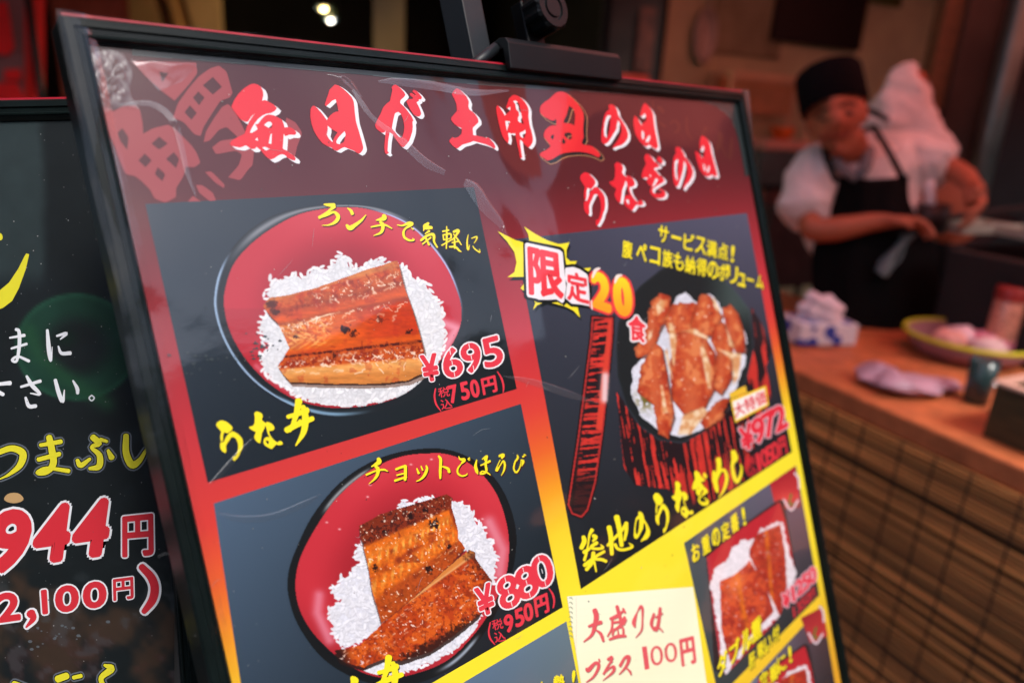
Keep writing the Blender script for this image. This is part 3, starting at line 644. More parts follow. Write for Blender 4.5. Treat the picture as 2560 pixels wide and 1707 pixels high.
    for sd, ct, ur, vr in ((1, 20, (.35, .97), (.06, .24)), (2, 14, (.12, .6), (.34, .44)), (3, 20, (.12, .97), (.76, .87)), (4, 8, (.1, .9), (.88, .95)), (5, 6, (.7, .97), (.3, .5))): E = squiggles(E, em, X, Y, q1, sd, ct, ur, vr, wd=2.4, k=.7)
    E = squiggles(E, em, X, Y, q1, 9, 26, (.05, .4), (.4, .64), (250, 190, 110), (.05, .1), 2.2, .6); E = squiggles(E, em, X, Y, q1, 10, 30, (.1, .95), (.05, .85), (120, 30, 16), (.02, .07), 2.4, .6)
    C = np.where(em[..., None], E, C)
    return C, A
# ------------------------------------------------------------------ dish photograph 2
def D2(x, y): return (500 + x * 0.42517, 1050 + y * 0.42517)
def cr2(L): return [D2(x, y) for x, y in L]
def paint2(X, Y):
    wob = (vnoise(X, Y, 12, 55, 2) - .5) * 12; wob2 = (vnoise(X, Y, 12, 56, 2) - .5) * 12
    out = closed(cr2([(1330, 163), (1450, 170), (1560, 205), (1680, 280), (1770, 390), (1830, 520), (1860, 660), (1855, 800), (1820, 950), (1750, 1120), (1660, 1270), (1550, 1400), (1440, 1480), (1300, 1540), (1150, 1560), (1000, 1545), (850, 1490), (720, 1400), (620, 1280), (550, 1150), (513, 1000), (520, 880), (560, 760), (640, 590), (740, 450), (850, 340), (990, 250), (1150, 190)]))
    inn = closed(cr2([(1350, 195), (1450, 200), (1560, 240), (1660, 320), (1740, 430), (1790, 560), (1815, 700), (1810, 850), (1780, 960), (1700, 1130), (1600, 1270), (1480, 1390), (1350, 1460), (1150, 1512), (1000, 1497), (860, 1430), (740, 1330), (650, 1230), (590, 1120), (562, 1000), (570, 880), (610, 760), (700, 600), (800, 460), (920, 350), (1060, 260), (1200, 210)]))
    c0 = D2(1190, 850); th = np.arctan2(Y - c0[1], X - c0[0]); rho = np.hypot(X - c0[0], Y - c0[1]); ri, ro = polar(inn, c0, th), polar(out, c0, th)
    r = (rho - ri) / np.maximum(ro - ri, 1e-3); A = (rho < ro) * 1.0; deg = np.degrees(th)
    C = np.zeros(X.shape + (3,)) + np.array([20, 22, 24])
    C = mixc(C, np.exp(-((r - .2) / .2) ** 2) * sstep(-150, -140, deg) * (1 - sstep(-115, -105, deg)) * .7, (200, 205, 210))
    C = mixc(C, np.exp(-((r - .55) / .2) ** 2) * sstep(40, 50, deg) * (1 - sstep(62, 75, deg)) * .8, (190, 205, 225))
    ci = np.zeros_like(C) + np.array([198, 48, 60]); f = rho / np.maximum(ri, 1)
    ci = mixc(ci, sstep(.88, .4, f) * .65, (142, 26, 36)); ci = mixc(ci, sstep(.8, 1., f) * sstep(30, 80, deg) * (1 - sstep(130, 175, deg)) * .5, (146, 28, 38)); ci = mixc(ci, sstep(.7, 1., f) * sstep(-150, -90, deg) * (1 - sstep(-60, 0, deg)) * .3, (236, 84, 92))
    ci = mixc(ci, np.exp(-(seg_dist(cr2([(700, 1030), (690, 1130), (760, 1290)]), X, Y) / 14) ** 2) * .6, (236, 160, 184)); ci = mixc(ci, np.exp(-(seg_dist(cr2([(1700, 600), (1780, 760), (1760, 900)]), X, Y) / 16) ** 2) * .6, (236, 170, 190))
    for p in ((745, 600), (985, 450), (1360, 230), (1660, 580), (1240, 260), (820, 640), (1000, 380)): ci = mixc(ci, np.exp(-(np.hypot(X - D2(*p)[0], (Y - D2(*p)[1]) * 1.6) / 3.5) ** 2) * .8, (250, 210, 215))
    C = np.where((r < 0)[..., None], ci, C)
    m = np.zeros(X.shape, bool); edge2 = []
    for L in ([(960, 720), (920, 750), (912, 800), (950, 830), (900, 880), (870, 930), (830, 920), (815, 970), (772, 985), (790, 1040), (830, 1060), (765, 1110), (770, 1160), (785, 1230), (810, 1300), (850, 1342), (920, 1310), (1010, 1250), (1090, 1190), (1060, 1090), (1010, 940), (985, 780)],
              [(1470, 485), (1540, 497), (1590, 540), (1620, 590), (1670, 630), (1682, 690), (1722, 705), (1710, 770), (1742, 800), (1730, 870), (1722, 960), (1650, 870), (1590, 770), (1530, 750), (1505, 680), (1480, 600)],
              [(975, 1460), (1100, 1390), (1250, 1390), (1400, 1330), (1540, 1200), (1645, 1140), (1600, 1235), (1500, 1340), (1350, 1425), (1200, 1475), (1040, 1492)], [(1165, 505), (1200, 478), (1255, 492), (1240, 520), (1180, 530)], [(1275, 470), (1290, 462), (1370, 455), (1330, 490)]):
        m |= inside(cr2(L), X + wob, Y + wob2); edge2 += along(cr2(L), 9)
    m &= r < 0
    C = rice(C, m, X, Y, 10, 61, (226, 228, 240)); C0 = C.copy(); C = grain_dots(C, m, X, Y, 62, 420, 8.8, 3.6, edge2, (238, 239, 248)); C = np.where((r > -.25)[..., None], C0, C)
    n1 = vnoise(X, Y, 20, 71); n2 = vnoise(X, Y, 6, 72, 3); n3 = vnoise(X, Y, 4, 73, 2)
    a = [(935, 620), (1060, 552), (1200, 510), (1330, 470), (1450, 435), (1482, 455), (1480, 515), (1515, 640), (1520, 700), (1560, 752), (1480, 840), (1350, 958), (1200, 1088), (1066, 1195), (1040, 1095), (1010, 1000), (990, 870), (972, 790), (945, 685)]
    ea = inside(cr2(a), X + wob * .2, Y + wob2 * .2); C = mixc(C, inside(cr2(a), X + 1 + wob * .2, Y - 8) * .6, (60, 30, 22))
    u, v = quad_uv(cr2([(935, 620), (1475, 435), (1600, 745), (1066, 1195)]), X, Y)
    E = np.zeros_like(C) + np.array([220, 106, 24])
    E = mixc(E, sstep(.27, .2, v), (132, 46, 22)); E = mixc(E, sstep(.27, .2, v) * sstep(.52, .62, n2), (74, 26, 18)); E = mixc(E, sstep(.84, .92, u) * sstep(.7, .5, v), (120, 40, 22))
    st = np.sin(u * 95 + v * 26 + n1 * 5); bm = np.exp(-((v - .42) / .05) ** 2) + .7 * np.exp(-((v - .66) / .06) ** 2)
    E = mixc(E, bm * sstep(-.2, .7, st) * .7 * sstep(.88, .8, u), (246, 190, 92)); E = mixc(E, sstep(.3, .36, v) * sstep(.4, .36, v) * .4, (236, 140, 50))
    E = mixc(E, np.exp(-((v - .54) / .06) ** 2) * sstep(.4, .6, n1) * .7, (150, 52, 20)); E = mixc(E, sstep(.74, .8, v) * .75, (160, 62, 22)); E = mixc(E, sstep(.62, .74, n1) * .6, (120, 40, 20))
    E = E * (.82 + .36 * n2)[..., None]
    for (x, y), rad in ((D2(1380, 610), 13), (D2(1030, 870), 9), (D2(1350, 880), 9), (D2(1240, 565), 10), (D2(1090, 660), 8), (D2(1320, 525), 8), (D2(1465, 745), 7)):
        E = mixc(E, sstep(rad, rad * .4, np.hypot(X - x, Y - y) + (n2 - .5) * 22) * .95, (34, 14, 14))
    E = spec(E, X, Y, sstep(.3, .1, v), u, 81, .68, (226, 160, 130)); E = spec(E, X, Y, np.ones_like(u), u, 82, .68)
    E = squiggles(E, ea, X, Y, cr2([(935, 620), (1475, 435), (1600, 745), (1066, 1195)]), 12, 22, (.05, .95), (.03, .9), (250, 200, 140), (.02, .06), 1.4, .6)
    C = np.where(ea[..., None], E, C)
    b = [(790, 1350), (850, 1345), (940, 1320), (1060, 1205), (1200, 1092), (1350, 962), (1480, 845), (1580, 762), (1620, 775), (1618, 810), (1645, 850), (1700, 920), (1718, 945), (1700, 1010), (1640, 1145), (1500, 1262), (1350, 1362), (1185, 1418), (1080, 1402), (960, 1452), (880, 1430), (825, 1408)]
    C = mixc(C, inside(cr2(b), X, Y - 9 + wob * .3) * .85, (40, 22, 18))
    eb = inside(cr2(b), X + wob * .2, Y + wob2 * .2); u, v = quad_uv(cr2([(790, 1340), (1590, 750), (1820, 1060), (860, 1600)]), X, Y)
    E = np.zeros_like(C) + np.array([186, 66, 22]); E = mixc(E, sstep(.45, .62, n1) * .85, (220, 98, 28)); E = mixc(E, sstep(.52, .66, n2) * .5, (112, 34, 18))
    E = mixc(E, sstep(.16, .1, v) * sstep(.1, .3, u), (214, 130, 60)); E = mixc(E, np.exp(-((v - .13) / .02) ** 2) * sstep(.1, .3, u) * .6, (240, 200, 140))
    E = mixc(E, sstep(.16, .02, u) * .9, (36, 18, 20)); E = mixc(E, sstep(.88, .99, v + (n2 - .5) * .2) * .9, (50, 22, 18)); E = mixc(E, sstep(.94, 1., u + (n2 - .5) * .1) * .7, (60, 24, 18))
    E = spec(E, X, Y, sstep(.12, .2, v), u, 91, .70, (255, 226, 210)); E = spec(E, X, Y, sstep(.2, .4, v) * sstep(.5, .2, u), u, 92, .68, (236, 214, 220))
    E = squiggles(E, eb, X, Y, cr2([(790, 1340), (1590, 750), (1820, 1060), (860, 1600)]), 13, 70, (.05, .97), (.16, .8), (250, 214, 196), (.008, .025), 1.7, .75)
    C = np.where(eb[..., None], E, C)
    return C, A
# ------------------------------------------------------------------ dish photograph 3 (octagonal lacquer bowl with lid)
def D3(x, y): return (1230 + x * 0.38259, 500 + y * 0.38259)
def cr3(L): return [D3(x, y) for x, y in L]
def hatch(X, Y, ax, ay, seed, f, base=(200, 52, 44), dark=(34, 22, 26)):
    k = X * ax + Y * ay; l = -X * ay + Y * ax
    n = vnoise(k, l * .07, f, seed, 3); n2 = vnoise(X, Y, 30, seed + 1, 3)
    return np.where((n + .22 * (n2 - .5) > (.5 if ay > .5 else .44))[..., None], np.array(dark, float), np.array(base, float) * (.8 + .4 * n2)[..., None])
def chunk(C, X, Y, L, seed, horiz=True, dark=.0):
    w = (vnoise(X, Y, 10, seed, 2) - .5) * 9; L = cr3(L); c_ = np.mean(L, 0); L = [tuple(c_ + (np.array(p_) - c_) * 1.13) for p_ in L]; m = inside(L, X + w, Y + w)
    n = vnoise(X, Y, 9, seed + 1, 3); n1 = vnoise(X, Y, 20, seed + 5, 2); a = np.array(L); lo, hi = a.min(0), a.max(0); u = (X - lo[0]) / (hi[0] - lo[0])
    C = mixc(C, inside(L, X - 3, Y - 4) * .7, (70, 30, 20))
    E = np.zeros_like(C) + np.array([200, 84, 44]); E = mixc(E, sstep(.4, .7, n1) * .7, (172, 52, 32)); E = mixc(E, sstep(.55, .3, n1) * .65, (232, 150, 96)); E = mixc(E, sstep(.55, .75, n) * .4, (140, 40, 24)); E = spec(E, X, Y, np.ones_like(u), u, seed + 2, .72); E = mixc(E, np.exp(-(seg_dist(L + L[:1], X, Y) / 5) ** 2) * .45, (118, 40, 22)); E = mixc(E, np.exp(-((u - .45) / .2) ** 2) * sstep(.45, .6, n1) * .35, (240, 160, 100))
    return np.where(m[..., None], E, C)
def cream(C, X, Y, L, seed):
    w = (vnoise(X, Y, 8, seed, 2) - .5) * 7; L = cr3(L); m = inside(L, X + w, Y - w); n = vnoise(X, Y, 12, seed + 1, 3)
    E = np.zeros_like(C) + np.array([232, 198, 156]); E = mixc(E, sstep(.42, .7, n) * .7, (206, 132, 76)); E = mixc(E, sstep(.5, .3, n) * .5, (244, 226, 202))
    k = sstep(0, 7, seg_dist(L + L[:1], X, Y)) * m; return C * (1 - k[..., None]) + E * k[..., None]
def paint3(X, Y):
    A = np.zeros(X.shape); C = np.zeros(X.shape + (3,)) + np.array([24, 24, 28])
    lid = cr3([(640, 750), (805, 755), (800, 900), (770, 1210), (740, 1500), (690, 1850), (640, 2030), (590, 2090), (510, 2060), (480, 1990), (545, 1560), (600, 1130), (630, 900)])
    lm = inside(lid, X, Y); A[lm] = 1; dl = seg_dist(lid + lid[:1], X, Y)
    low = Y > D3(0, 1800)[1]
    H = hatch(X, Y, .10, 1.0, 101, 6); tl = (X - D3(640, 750)[0]) + (Y - D3(640, 750)[1]) * .115; H = mixc(H, sstep(44, 50, tl) * (Y < D3(0, 1500)[1]), (214, 64, 48)); H = mixc(H, sstep(16, 10, tl), (40, 24, 26)); C[lm] = H[lm]
    C = np.where((lm & (dl < 5))[..., None], np.array([30, 22, 24.]), C); C = np.where((lm & (dl > 5) & (dl < 9))[..., None], np.array([176, 46, 44.]), C)
    C = mixc(C, lm * np.exp(-(seg_dist(cr3([(740, 1150), (735, 1300)]), X, Y) / 10) ** 2) * .9, (235, 215, 220))
    C = mixc(C, lm * sstep(D3(0, 1750)[1], D3(0, 1880)[1], Y) * (dl > 9) * .8, (30, 22, 24))
    body = cr3([(1690, 690), (1760, 800), (1835, 985), (1790, 1090), (1830, 1250), (1760, 1500), (1690, 1700), (1620, 1990), (1500, 2050), (1300, 2010), (1150, 1890), (930, 1860), (860, 1750), (840, 1560), (810, 1250), (880, 1330), (970, 1460), (1100, 1560), (1250, 1580), (1400, 1500), (1560, 1340), (1650, 1160), (1690, 960)])
    bmk = inside(body, X, Y); A[bmk] = 1; H = hatch(X, Y, .985, -.16, 111, 6); C[bmk] = H[bmk]
    C = mixc(C, bmk * sstep(D3(0, 1900)[1], D3(0, 2060)[1], Y) * .85, (34, 34, 38)); C = mixc(C, bmk * sstep(D3(1500, 0)[0], D3(1800, 0)[0], X) * sstep(D3(0, 1050)[1], D3(0, 800)[1], Y) * .5, (60, 40, 44))
    rim = cr3([(1100, 450), (1180, 415), (1330, 430), (1480, 480), (1600, 600), (1690, 720), (1712, 960), (1665, 1170), (1575, 1345), (1410, 1500), (1250, 1590), (1090, 1570), (960, 1475), (870, 1340), (812, 1150), (805, 950), (820, 800), (900, 640), (960, 560)])
    rm = inside(rim, X, Y); A[rm] = 1; dr = seg_dist(rim + rim[:1], X, Y)
    n = vnoise(X, Y, 90, 121, 3); B = np.zeros_like(C) + np.array([28, 32, 34]); B = mixc(B, sstep(D3(1350, 0)[0], D3(1600, 0)[0], X) * sstep(D3(0, 900)[1], D3(0, 650)[1], Y) * .55, (90, 112, 108))
    B = mixc(B, np.exp(-(dr / 4) ** 2) * .5, (70, 80, 96)); C = np.where(rm[..., None], B, C)
    rp = cr3([(920, 1100), (1000, 1000), (1090, 850), (1170, 690), (1200, 640), (1262, 600), (1310, 650), (1370, 690), (1420, 610), (1460, 640), (1500, 720), (1600, 760), (1660, 880), (1660, 1040), (1600, 1220), (1470, 1390), (1370, 1500), (1230, 1550), (1080, 1500), (980, 1420), (900, 1260)])
    m = inside(rp, X + (vnoise(X, Y, 9, 131, 2) - .5) * 9, Y); C = rice(C, m, X, Y, 9, 132, (226, 228, 242))
    C = mixc(C, m * np.exp(-(np.hypot(X - D3(1000, 1310)[0], Y - D3(1000, 1310)[1]) / 22) ** 2) * (vnoise(X, Y, 7, 133, 2) > .45), (110, 100, 40))
    for k, L in enumerate(([(1040, 690), (1090, 625), (1150, 650), (1150, 740), (1090, 860), (1040, 990), (960, 1010), (945, 960), (1010, 820)], [(1130, 780), (1200, 690), (1310, 680), (1350, 740), (1300, 850), (1220, 880), (1160, 860)], [(1330, 720), (1370, 630), (1420, 640), (1490, 760), (1440, 870), (1350, 900), (1290, 860)], [(1510, 720), (1560, 700), (1610, 760), (1640, 880), (1650, 980), (1590, 980), (1530, 850)], [(1450, 830), (1510, 810), (1560, 920), (1560, 1010), (1480, 1010), (1440, 930)],
                           [(1210, 900), (1300, 880), (1370, 900), (1440, 1010), (1450, 1200), (1380, 1330), (1260, 1370), (1190, 1280), (1180, 1100)], [(990, 1100), (1060, 960), (1110, 1000), (1140, 1160), (1180, 1400), (1140, 1520), (1080, 1490), (1060, 1330), (960, 1250)], [(1470, 1030), (1560, 1000), (1560, 1160), (1500, 1260), (1450, 1220)], [(1370, 1440), (1460, 1330), (1540, 1300), (1500, 1420), (1400, 1490)])):
        C = chunk(C, X, Y, L, 140 + k * 7)
    for k, L in enumerate(([(1060, 690), (1100, 635), (1140, 660), (1130, 720), (1080, 770)], [(1010, 880), (1060, 820), (1050, 900), (1010, 950)], [(1140, 800), (1180, 790), (1215, 900), (1200, 1100), (1170, 1080)], [(1220, 850), (1330, 830), (1420, 890), (1420, 930), (1330, 890)], [(1120, 990), (1150, 950), (1190, 1170), (1170, 1190)], [(1350, 960), (1380, 920), (1440, 1080), (1440, 1250), (1400, 1230)], [(1430, 620), (1460, 640), (1500, 720), (1480, 750), (1440, 700)], [(1510, 740), (1540, 830), (1600, 980), (1540, 960)], [(1450, 960), (1540, 980), (1640, 1000), (1620, 1160), (1570, 1230), (1560, 1050)], [(1090, 1200), (1120, 1200), (1160, 1400), (1110, 1400)], [(1240, 1400), (1380, 1340), (1420, 1380), (1300, 1540), (1200, 1540)])):
        C = cream(C, X, Y, L, 240 + k * 5)
    A = A * (Y < 1471 - .6475 * (X - 1451) - 3)      # nothing crosses the yellow band below the panel
    return C, A
# ------------------------------------------------------------------ dish photograph 4 (lacquer box), also used smaller below
def paint_box(T, seed):
    def f(X, Y):
        L = lambda P: [T(x, y) for x, y in P]
        A = np.zeros(X.shape); C = np.zeros(X.shape + (3,)) + np.array([40, 34, 38])
        rimp = L([(855, 900), (900, 840), (1050, 745), (1235, 615), (1262, 620), (1275, 680), (1330, 1000), (1300, 1100), (1240, 1230), (1120, 1370), (960, 1530), (900, 1500), (880, 1150)]); m = inside(rimp, X, Y); A[m] = 1
        C[m] = np.array([44, 36, 40.]); inn = L([(862, 915), (1050, 760), (1240, 630), (1268, 720), (1325, 1010), (1240, 1220), (1110, 1370), (962, 1525), (935, 1480), (890, 1150)]); m = inside(inn, X, Y)
        C[m] = np.array([186, 40, 50.]); C = mixc(C, m * np.exp(-(seg_dist(L([(862, 915), (890, 1150), (935, 1480)]), X, Y) / 8) ** 2) * .6, (176, 70, 84))
        w = (vnoise(X, Y, 10, seed, 2) - .5) * 9
        r = inside(L([(905, 965), (960, 940), (1000, 870), (1050, 830), (1110, 820), (1150, 770), (1190, 745), (1255, 730), (1290, 900), (1330, 1000), (1240, 1215), (1120, 1330), (962, 1525), (940, 1490), (930, 1330), (880, 1060)]), X + w, Y + w)
        C = rice(C, r, X, Y, 8, seed + 1, (240, 232, 240))
        n1, n2 = vnoise(X, Y, 16, seed + 2), vnoise(X, Y, 6, seed + 3, 3)
        for k, (P, q, base) in enumerate(((([(1090, 860), (1120, 800), (1180, 770), (1245, 745), (1270, 900), (1280, 1100), (1240, 1220), (1200, 1130), (1130, 1000), (1080, 900)]), [(1090, 800), (1250, 740), (1290, 1150), (1150, 1200)], (186, 62, 40)), (([(930, 1040), (1000, 1010), (1060, 960), (1085, 930), (1110, 970), (1170, 1050), (1210, 1200), (1150, 1260), (1080, 1330), (985, 1460), (940, 1300)]), [(930, 1020), (1085, 930), (1210, 1210), (970, 1450)], (214, 84, 48)))):
            m = inside(L(P), X + w * .4, Y); u, v = quad_uv(L(q), X, Y)
            E = np.zeros_like(C) + np.array(base, float); E = mixc(E, sstep(.45, .65, n1) * .6, (160, 40, 34)); E = mixc(E, np.exp(-((u - .5 + .1 * v) / .06) ** 2) * .8, (226, 120, 30)); E = mixc(E, sstep(.5, .64, n2) * .4, (120, 36, 30))
            if k: E = mixc(E, np.exp(-((u - .4) / .25) ** 2 - ((v - .3) / .2) ** 2) * .8, (238, 128, 66)); E = mixc(E, sstep(.6, .8, v) * sstep(.4, .6, n1) * .6, (150, 46, 40))
            E = spec(E, X, Y, np.ones_like(u), u, seed + 9 + k, .70, (236, 180, 180)); C = np.where(m[..., None], E, C)
        return C, A
    return f
for nm, pf, bx, st in (('bowl_picture', paint1, (530, 505, 1175, 1050), 1.6), ('bowl_picture', paint2, (712, 1112, 1296, 1720), 1.6), ('octagonal_bowl_picture', paint3, (1405, 655, 1940, 1310), 1.6), ('lacquer_box_picture', paint_box(P4, 300), (1755, 1240, 2005, 1700), 1.8)):
    S = Sheet(B1, -BH); S.raster(*bx, st, pf, 3); S.build(nm, root1)
S = Sheet(B1, -BH); S.raster(1895, 1590, 2060, 1760, 2, paint_box(lambda x, y: P4(x + 130, y + 745), 340), 3); S.build('lacquer_box_picture', root1)
# ================================================================== lettering on the large board
RA = (570, 200, 360 / 2352); RB = (920, 200, 360 / 2352); RC = (1230, 220, 300 / 2352); RD = (1480, 240, 360 / 2352); RE = (1440, 360, 300 / 2138); RS = (0, 0, 900 / 2352)
G = {}
G['mai'] = ([(430,65),(490,85),(540,125),(568,190),(575,250),(555,345),(600,332),(660,360),(740,405),(795,460),(765,510),(700,545),(630,555),(560,585),(490,640),(435,710),(385,790),(355,862),(385,872),(480,812),(470,780),(440,728),(490,722),(540,650),(600,590),(660,568),(740,580),(820,620),(880,655),(905,720),(920,780),(1000,775),(1050,795),(1095,830),(1115,870),(1095,902),(1000,898),(960,915),(930,925),(908,880),(900,1000),(890,1130),(960,1160),(1010,1200),(1080,1250),(1105,1285),(1090,1320),(1040,1312),(960,1270),(940,1240),(890,1215),(830,1230),(760,1280),(690,1308),(620,1260),(570,1200),(540,1160),(490,1120),(465,1095),(440,1130),(380,1135),(340,1110),(290,1070),(200,1110),(60,1085),(25,1050),(50,1000),(150,940),(270,885),(300,780),(340,690),(390,610),(440,550),(380,600),(320,690),(280,690),(200,650),(140,570),(80,490),(50,435),(70,400),(100,330),(170,230),(250,150),(330,95),(380,70)],
    [[(585,740),(640,690),(690,685),(715,710),(715,780),(670,795)],[(690,890),(715,880),(705,1050),(660,1040)],[(440,980),(475,945),(490,1000)],[(555,1110),(600,1095),(680,1130),(620,1160)]])
G['hi'] = ([(1740,80),(1800,95),(1880,150),(1950,215),(2020,290),(2050,360),(2060,450),(2070,560),(2090,700),(2140,860),(2180,1000),(2205,1100),(2200,1140),(2170,1190),(2130,1210),(2050,1160),(1960,1125),(1900,1100),(1850,1120),(1780,1165),(1720,1145),(1690,1110),(1630,1090),(1540,1040),(1460,940),(1400,840),(1360,720),(1340,600),(1345,480),(1370,435),(1400,425),(1450,460),(1530,550),(1610,660),(1660,590),(1720,540),(1770,520),(1800,520),(1785,430),(1755,320),(1700,340),(1640,400),(1600,435),(1575,415),(1610,300),(1640,220),(1650,170),(1700,120)],
    [[(1625,750),(1690,810),(1785,860),(1740,930),(1700,1020),(1640,960),(1610,900),(1625,830)],[(1900,840),(1920,890),(1890,1020),(1820,1055),(1770,1040),(1765,1000),(1810,930)]])
G['ga'] = ([(440,80),(480,100),(540,150),(590,210),(608,250),(580,290),(530,330),(520,380),(550,410),(590,445),(650,520),(710,600),(738,665),(722,690),(728,770),(720,850),(695,930),(670,1000),(620,1060),(580,1105),(540,1095),(440,960),(400,890),(350,860),(325,1000),(315,1165),(340,1195),(300,1220),(270,1190),(260,1100),(270,1000),(285,830),(270,860),(220,870),(130,800),(108,740),(150,650),(200,560),(240,460),(290,400),(355,350),(370,280),(395,160),(380,130),(400,100)],
    [[(435,550),(490,525),(535,560),(570,650),(590,760),(580,860),(550,950),(500,935),(440,860),(385,800),(410,660)]])
G['ten'] = ([(720,190),(745,165),(790,185),(840,235),(880,290),(860,325),(825,320),(830,345),(790,370),(820,430),(855,510),(865,560),(840,600),(800,605),(740,570),(680,480),(620,355),(660,320),(720,315),(735,300),(680,250),(680,225),(710,215),(775,265),(780,255)], [])
G['do'] = ([(1440,140),(1490,160),(1550,215),(1610,280),(1645,360),(1635,430),(1650,485),(1710,530),(1760,580),(1795,640),(1800,700),(1760,735),(1705,790),(1715,905),(1780,915),(1900,945),(1960,940),(2010,985),(2060,1050),(2080,1100),(2060,1130),(1990,1085),(1900,1050),(1800,1025),(1720,1000),(1650,1030),(1540,1060),(1450,1130),(1380,1080),(1320,1010),(1340,970),(1380,935),(1400,955),(1470,935),(1520,890),(1530,830),(1520,790),(1450,760),(1390,710),(1350,655),(1360,610),(1400,570),(1450,510),(1440,400),(1410,320),(1365,240),(1390,190)], [])
G['you'] = ([(400,145),(460,145),(530,175),(590,225),(640,280),(690,360),(715,440),(710,560),(730,720),(770,850),(800,980),(795,1060),(760,1130),(710,1175),(640,1120),(600,1070),(565,1030),(545,1020),(550,1120),(570,1250),(590,1370),(555,1390),(530,1320),(530,1270),(500,1150),(470,1010),(455,930),(450,895),(360,900),(330,880),(310,900),(330,1000),(310,1090),(250,1030),(200,950),(160,830),(120,660),(85,500),(75,390),(100,345),(150,385),(200,460),(245,545),(300,500),(355,440),(350,370),(330,390),(290,410),(270,390),(300,300),(330,210)],
    [[(410,265),(455,250),(500,280),(530,330),(545,400),(560,480),(590,620),(620,720),(560,690),(510,660),(505,590),(530,540),(520,470),(470,430),(455,320)],[(255,650),(345,660),(350,690),(320,740),(300,800),(290,850),(270,760)],[(650,820),(655,900),(630,990),(580,980),(540,930),(540,880),(600,860)]])
G['ushi'] = ([(1330,75),(1410,85),(1490,130),(1580,210),(1680,310),(1740,400),(1785,490),(1795,600),(1785,720),(1780,860),(1795,970),(1760,1040),(1760,1100),(1820,1125),(1890,1130),(1960,1150),(2040,1210),(2110,1290),(2120,1335),(2070,1365),(1990,1320),(1880,1280),(1740,1255),(1600,1255),(1420,1275),(1300,1320),(1190,1395),(1080,1430),(1010,1385),(940,1335),(930,1300),(960,1265),(1060,1220),(1140,1160),(1130,1110),(1060,1030),(1010,960),(1010,900),(1040,830),(1100,770),(1170,740),(1255,740),(1255,610),(1210,645),(1150,640),(1080,605),(1000,560),(940,490),(930,420),(960,340),(1040,270),(1110,230),(1170,170),(1250,95)],
    [[(1510,350),(1600,430),(1625,520),(1620,650),(1610,740),(1540,705),(1400,690),(1410,620),(1450,550),(1480,440)],[(1440,880),(1520,875),(1560,910),(1560,1000),(1520,1025),(1480,1005),(1410,940),(1415,900)],[(1390,985),(1440,1050),(1430,1090),(1390,1105),(1360,1070),(1375,1010)],[(1215,915),(1200,1000),(1180,1020),(1145,970),(1160,935)]])
G['no'] = ([(270,150),(320,140),(370,170),(410,240),(425,320),(460,370),(510,440),(560,530),(590,620),(580,700),(530,770),(470,810),(400,830),(330,865),(345,820),(400,750),(450,670),(480,590),(475,510),(450,440),(420,400),(400,480),(400,540),(350,620),(290,720),(250,770),(200,795),(150,755),(145,680),(155,560),(175,420),(200,310),(240,250),(280,230),(270,190)], [[(300,320),(295,450),(275,600),(240,690),(200,660),(190,560),(205,440),(240,330)]])
G['hi2'] = ([(860,120),(910,160),(960,220),(995,290),(1005,400),(1025,540),(1060,720),(1080,830),(1045,880),(980,840),(930,800),(880,835),(830,800),(770,740),(710,640),(680,520),(670,400),(690,325),(740,370),(810,480),(840,440),(885,410),(880,340),(860,285),(810,340),(780,330),(800,230),(830,150)], [[(810,560),(850,610),(860,650),(840,720),(810,690)],[(935,640),(950,680),(920,760),(870,755),(890,700)]])
G['no2'] = ([(1350,860),(1390,830),(1440,850),(1490,930),(1510,990),(1560,1050),(1620,1140),(1650,1230),(1640,1310),(1590,1400),(1530,1460),(1490,1530),(1485,1480),(1520,1380),(1560,1260),(1550,1160),(1500,1060),(1490,1180),(1470,1270),(1430,1400),(1400,1480),(1360,1480),(1330,1420),(1310,1300),(1315,1130),(1330,1000),(1370,930),(1360,890)], [[(1400,1030),(1405,1130),(1400,1280),(1390,1390),(1360,1340),(1345,1200),(1350,1070)]])
G['hi3'] = ([(1800,650),(1850,680),(1910,750),(1935,830),(1950,930),(1990,1080),(2030,1220),(2045,1300),(2010,1330),(1950,1290),(1890,1330),(1830,1300),(1760,1210),(1720,1090),(1690,980),(1680,910),(1700,900),(1750,950),(1800,1020),(1835,970),(1830,860),(1805,810),(1770,900),(1755,850),(1755,750),(1775,670)], [[(1810,1100),(1840,1150),(1855,1230),(1825,1220)],[(1905,1130),(1920,1170),(1900,1260),(1870,1240)]])
G['u_a'] = ([(160,505),(220,525),(280,580),(330,640),(345,690),(320,750),(262,812),(200,785),(185,850),(180,990),(150,1000),(135,930),(140,850),(155,770),(110,700),(65,620),(80,560),(120,520)], [])
G['u_b'] = ([(300,790),(350,760),(410,800),(470,870),(510,950),(520,1080),(510,1170),(480,1240),(460,1320),(420,1400),(380,1460),(345,1440),(350,1350),(390,1350),(420,1270),(440,1150),(435,1050),(410,950),(370,900),(320,900),(290,970),(250,1050),(230,1110),(240,1230),(220,1275),(170,1230),(135,1160),(135,1030),(170,1020),(200,1000),(230,900),(270,830)], [])
G['na'] = ([(720,325),(780,345),(815,370),(840,430),(820,500),(825,530),(870,575),(900,600),(905,560),(960,580),(1010,620),(1045,680),(1040,740),(1000,770),(950,770),(960,850),(1000,930),(1050,1000),(1100,1040),(1130,1000),(1170,1005),(1200,1060),(1180,1090),(1110,1100),(1080,1080),(1040,1130),(1000,1190),(940,1160),(870,1100),(845,1040),(860,950),(900,910),(960,920),(920,820),(905,720),(885,650),(850,750),(820,830),(810,930),(790,1050),(750,1040),(710,990),(680,910),(715,800),(640,750),(585,690),(610,670),(660,660),(690,590),(695,450),(680,370)], [[(890,990),(940,1000),(950,1040),(930,1080),(900,1040)]])
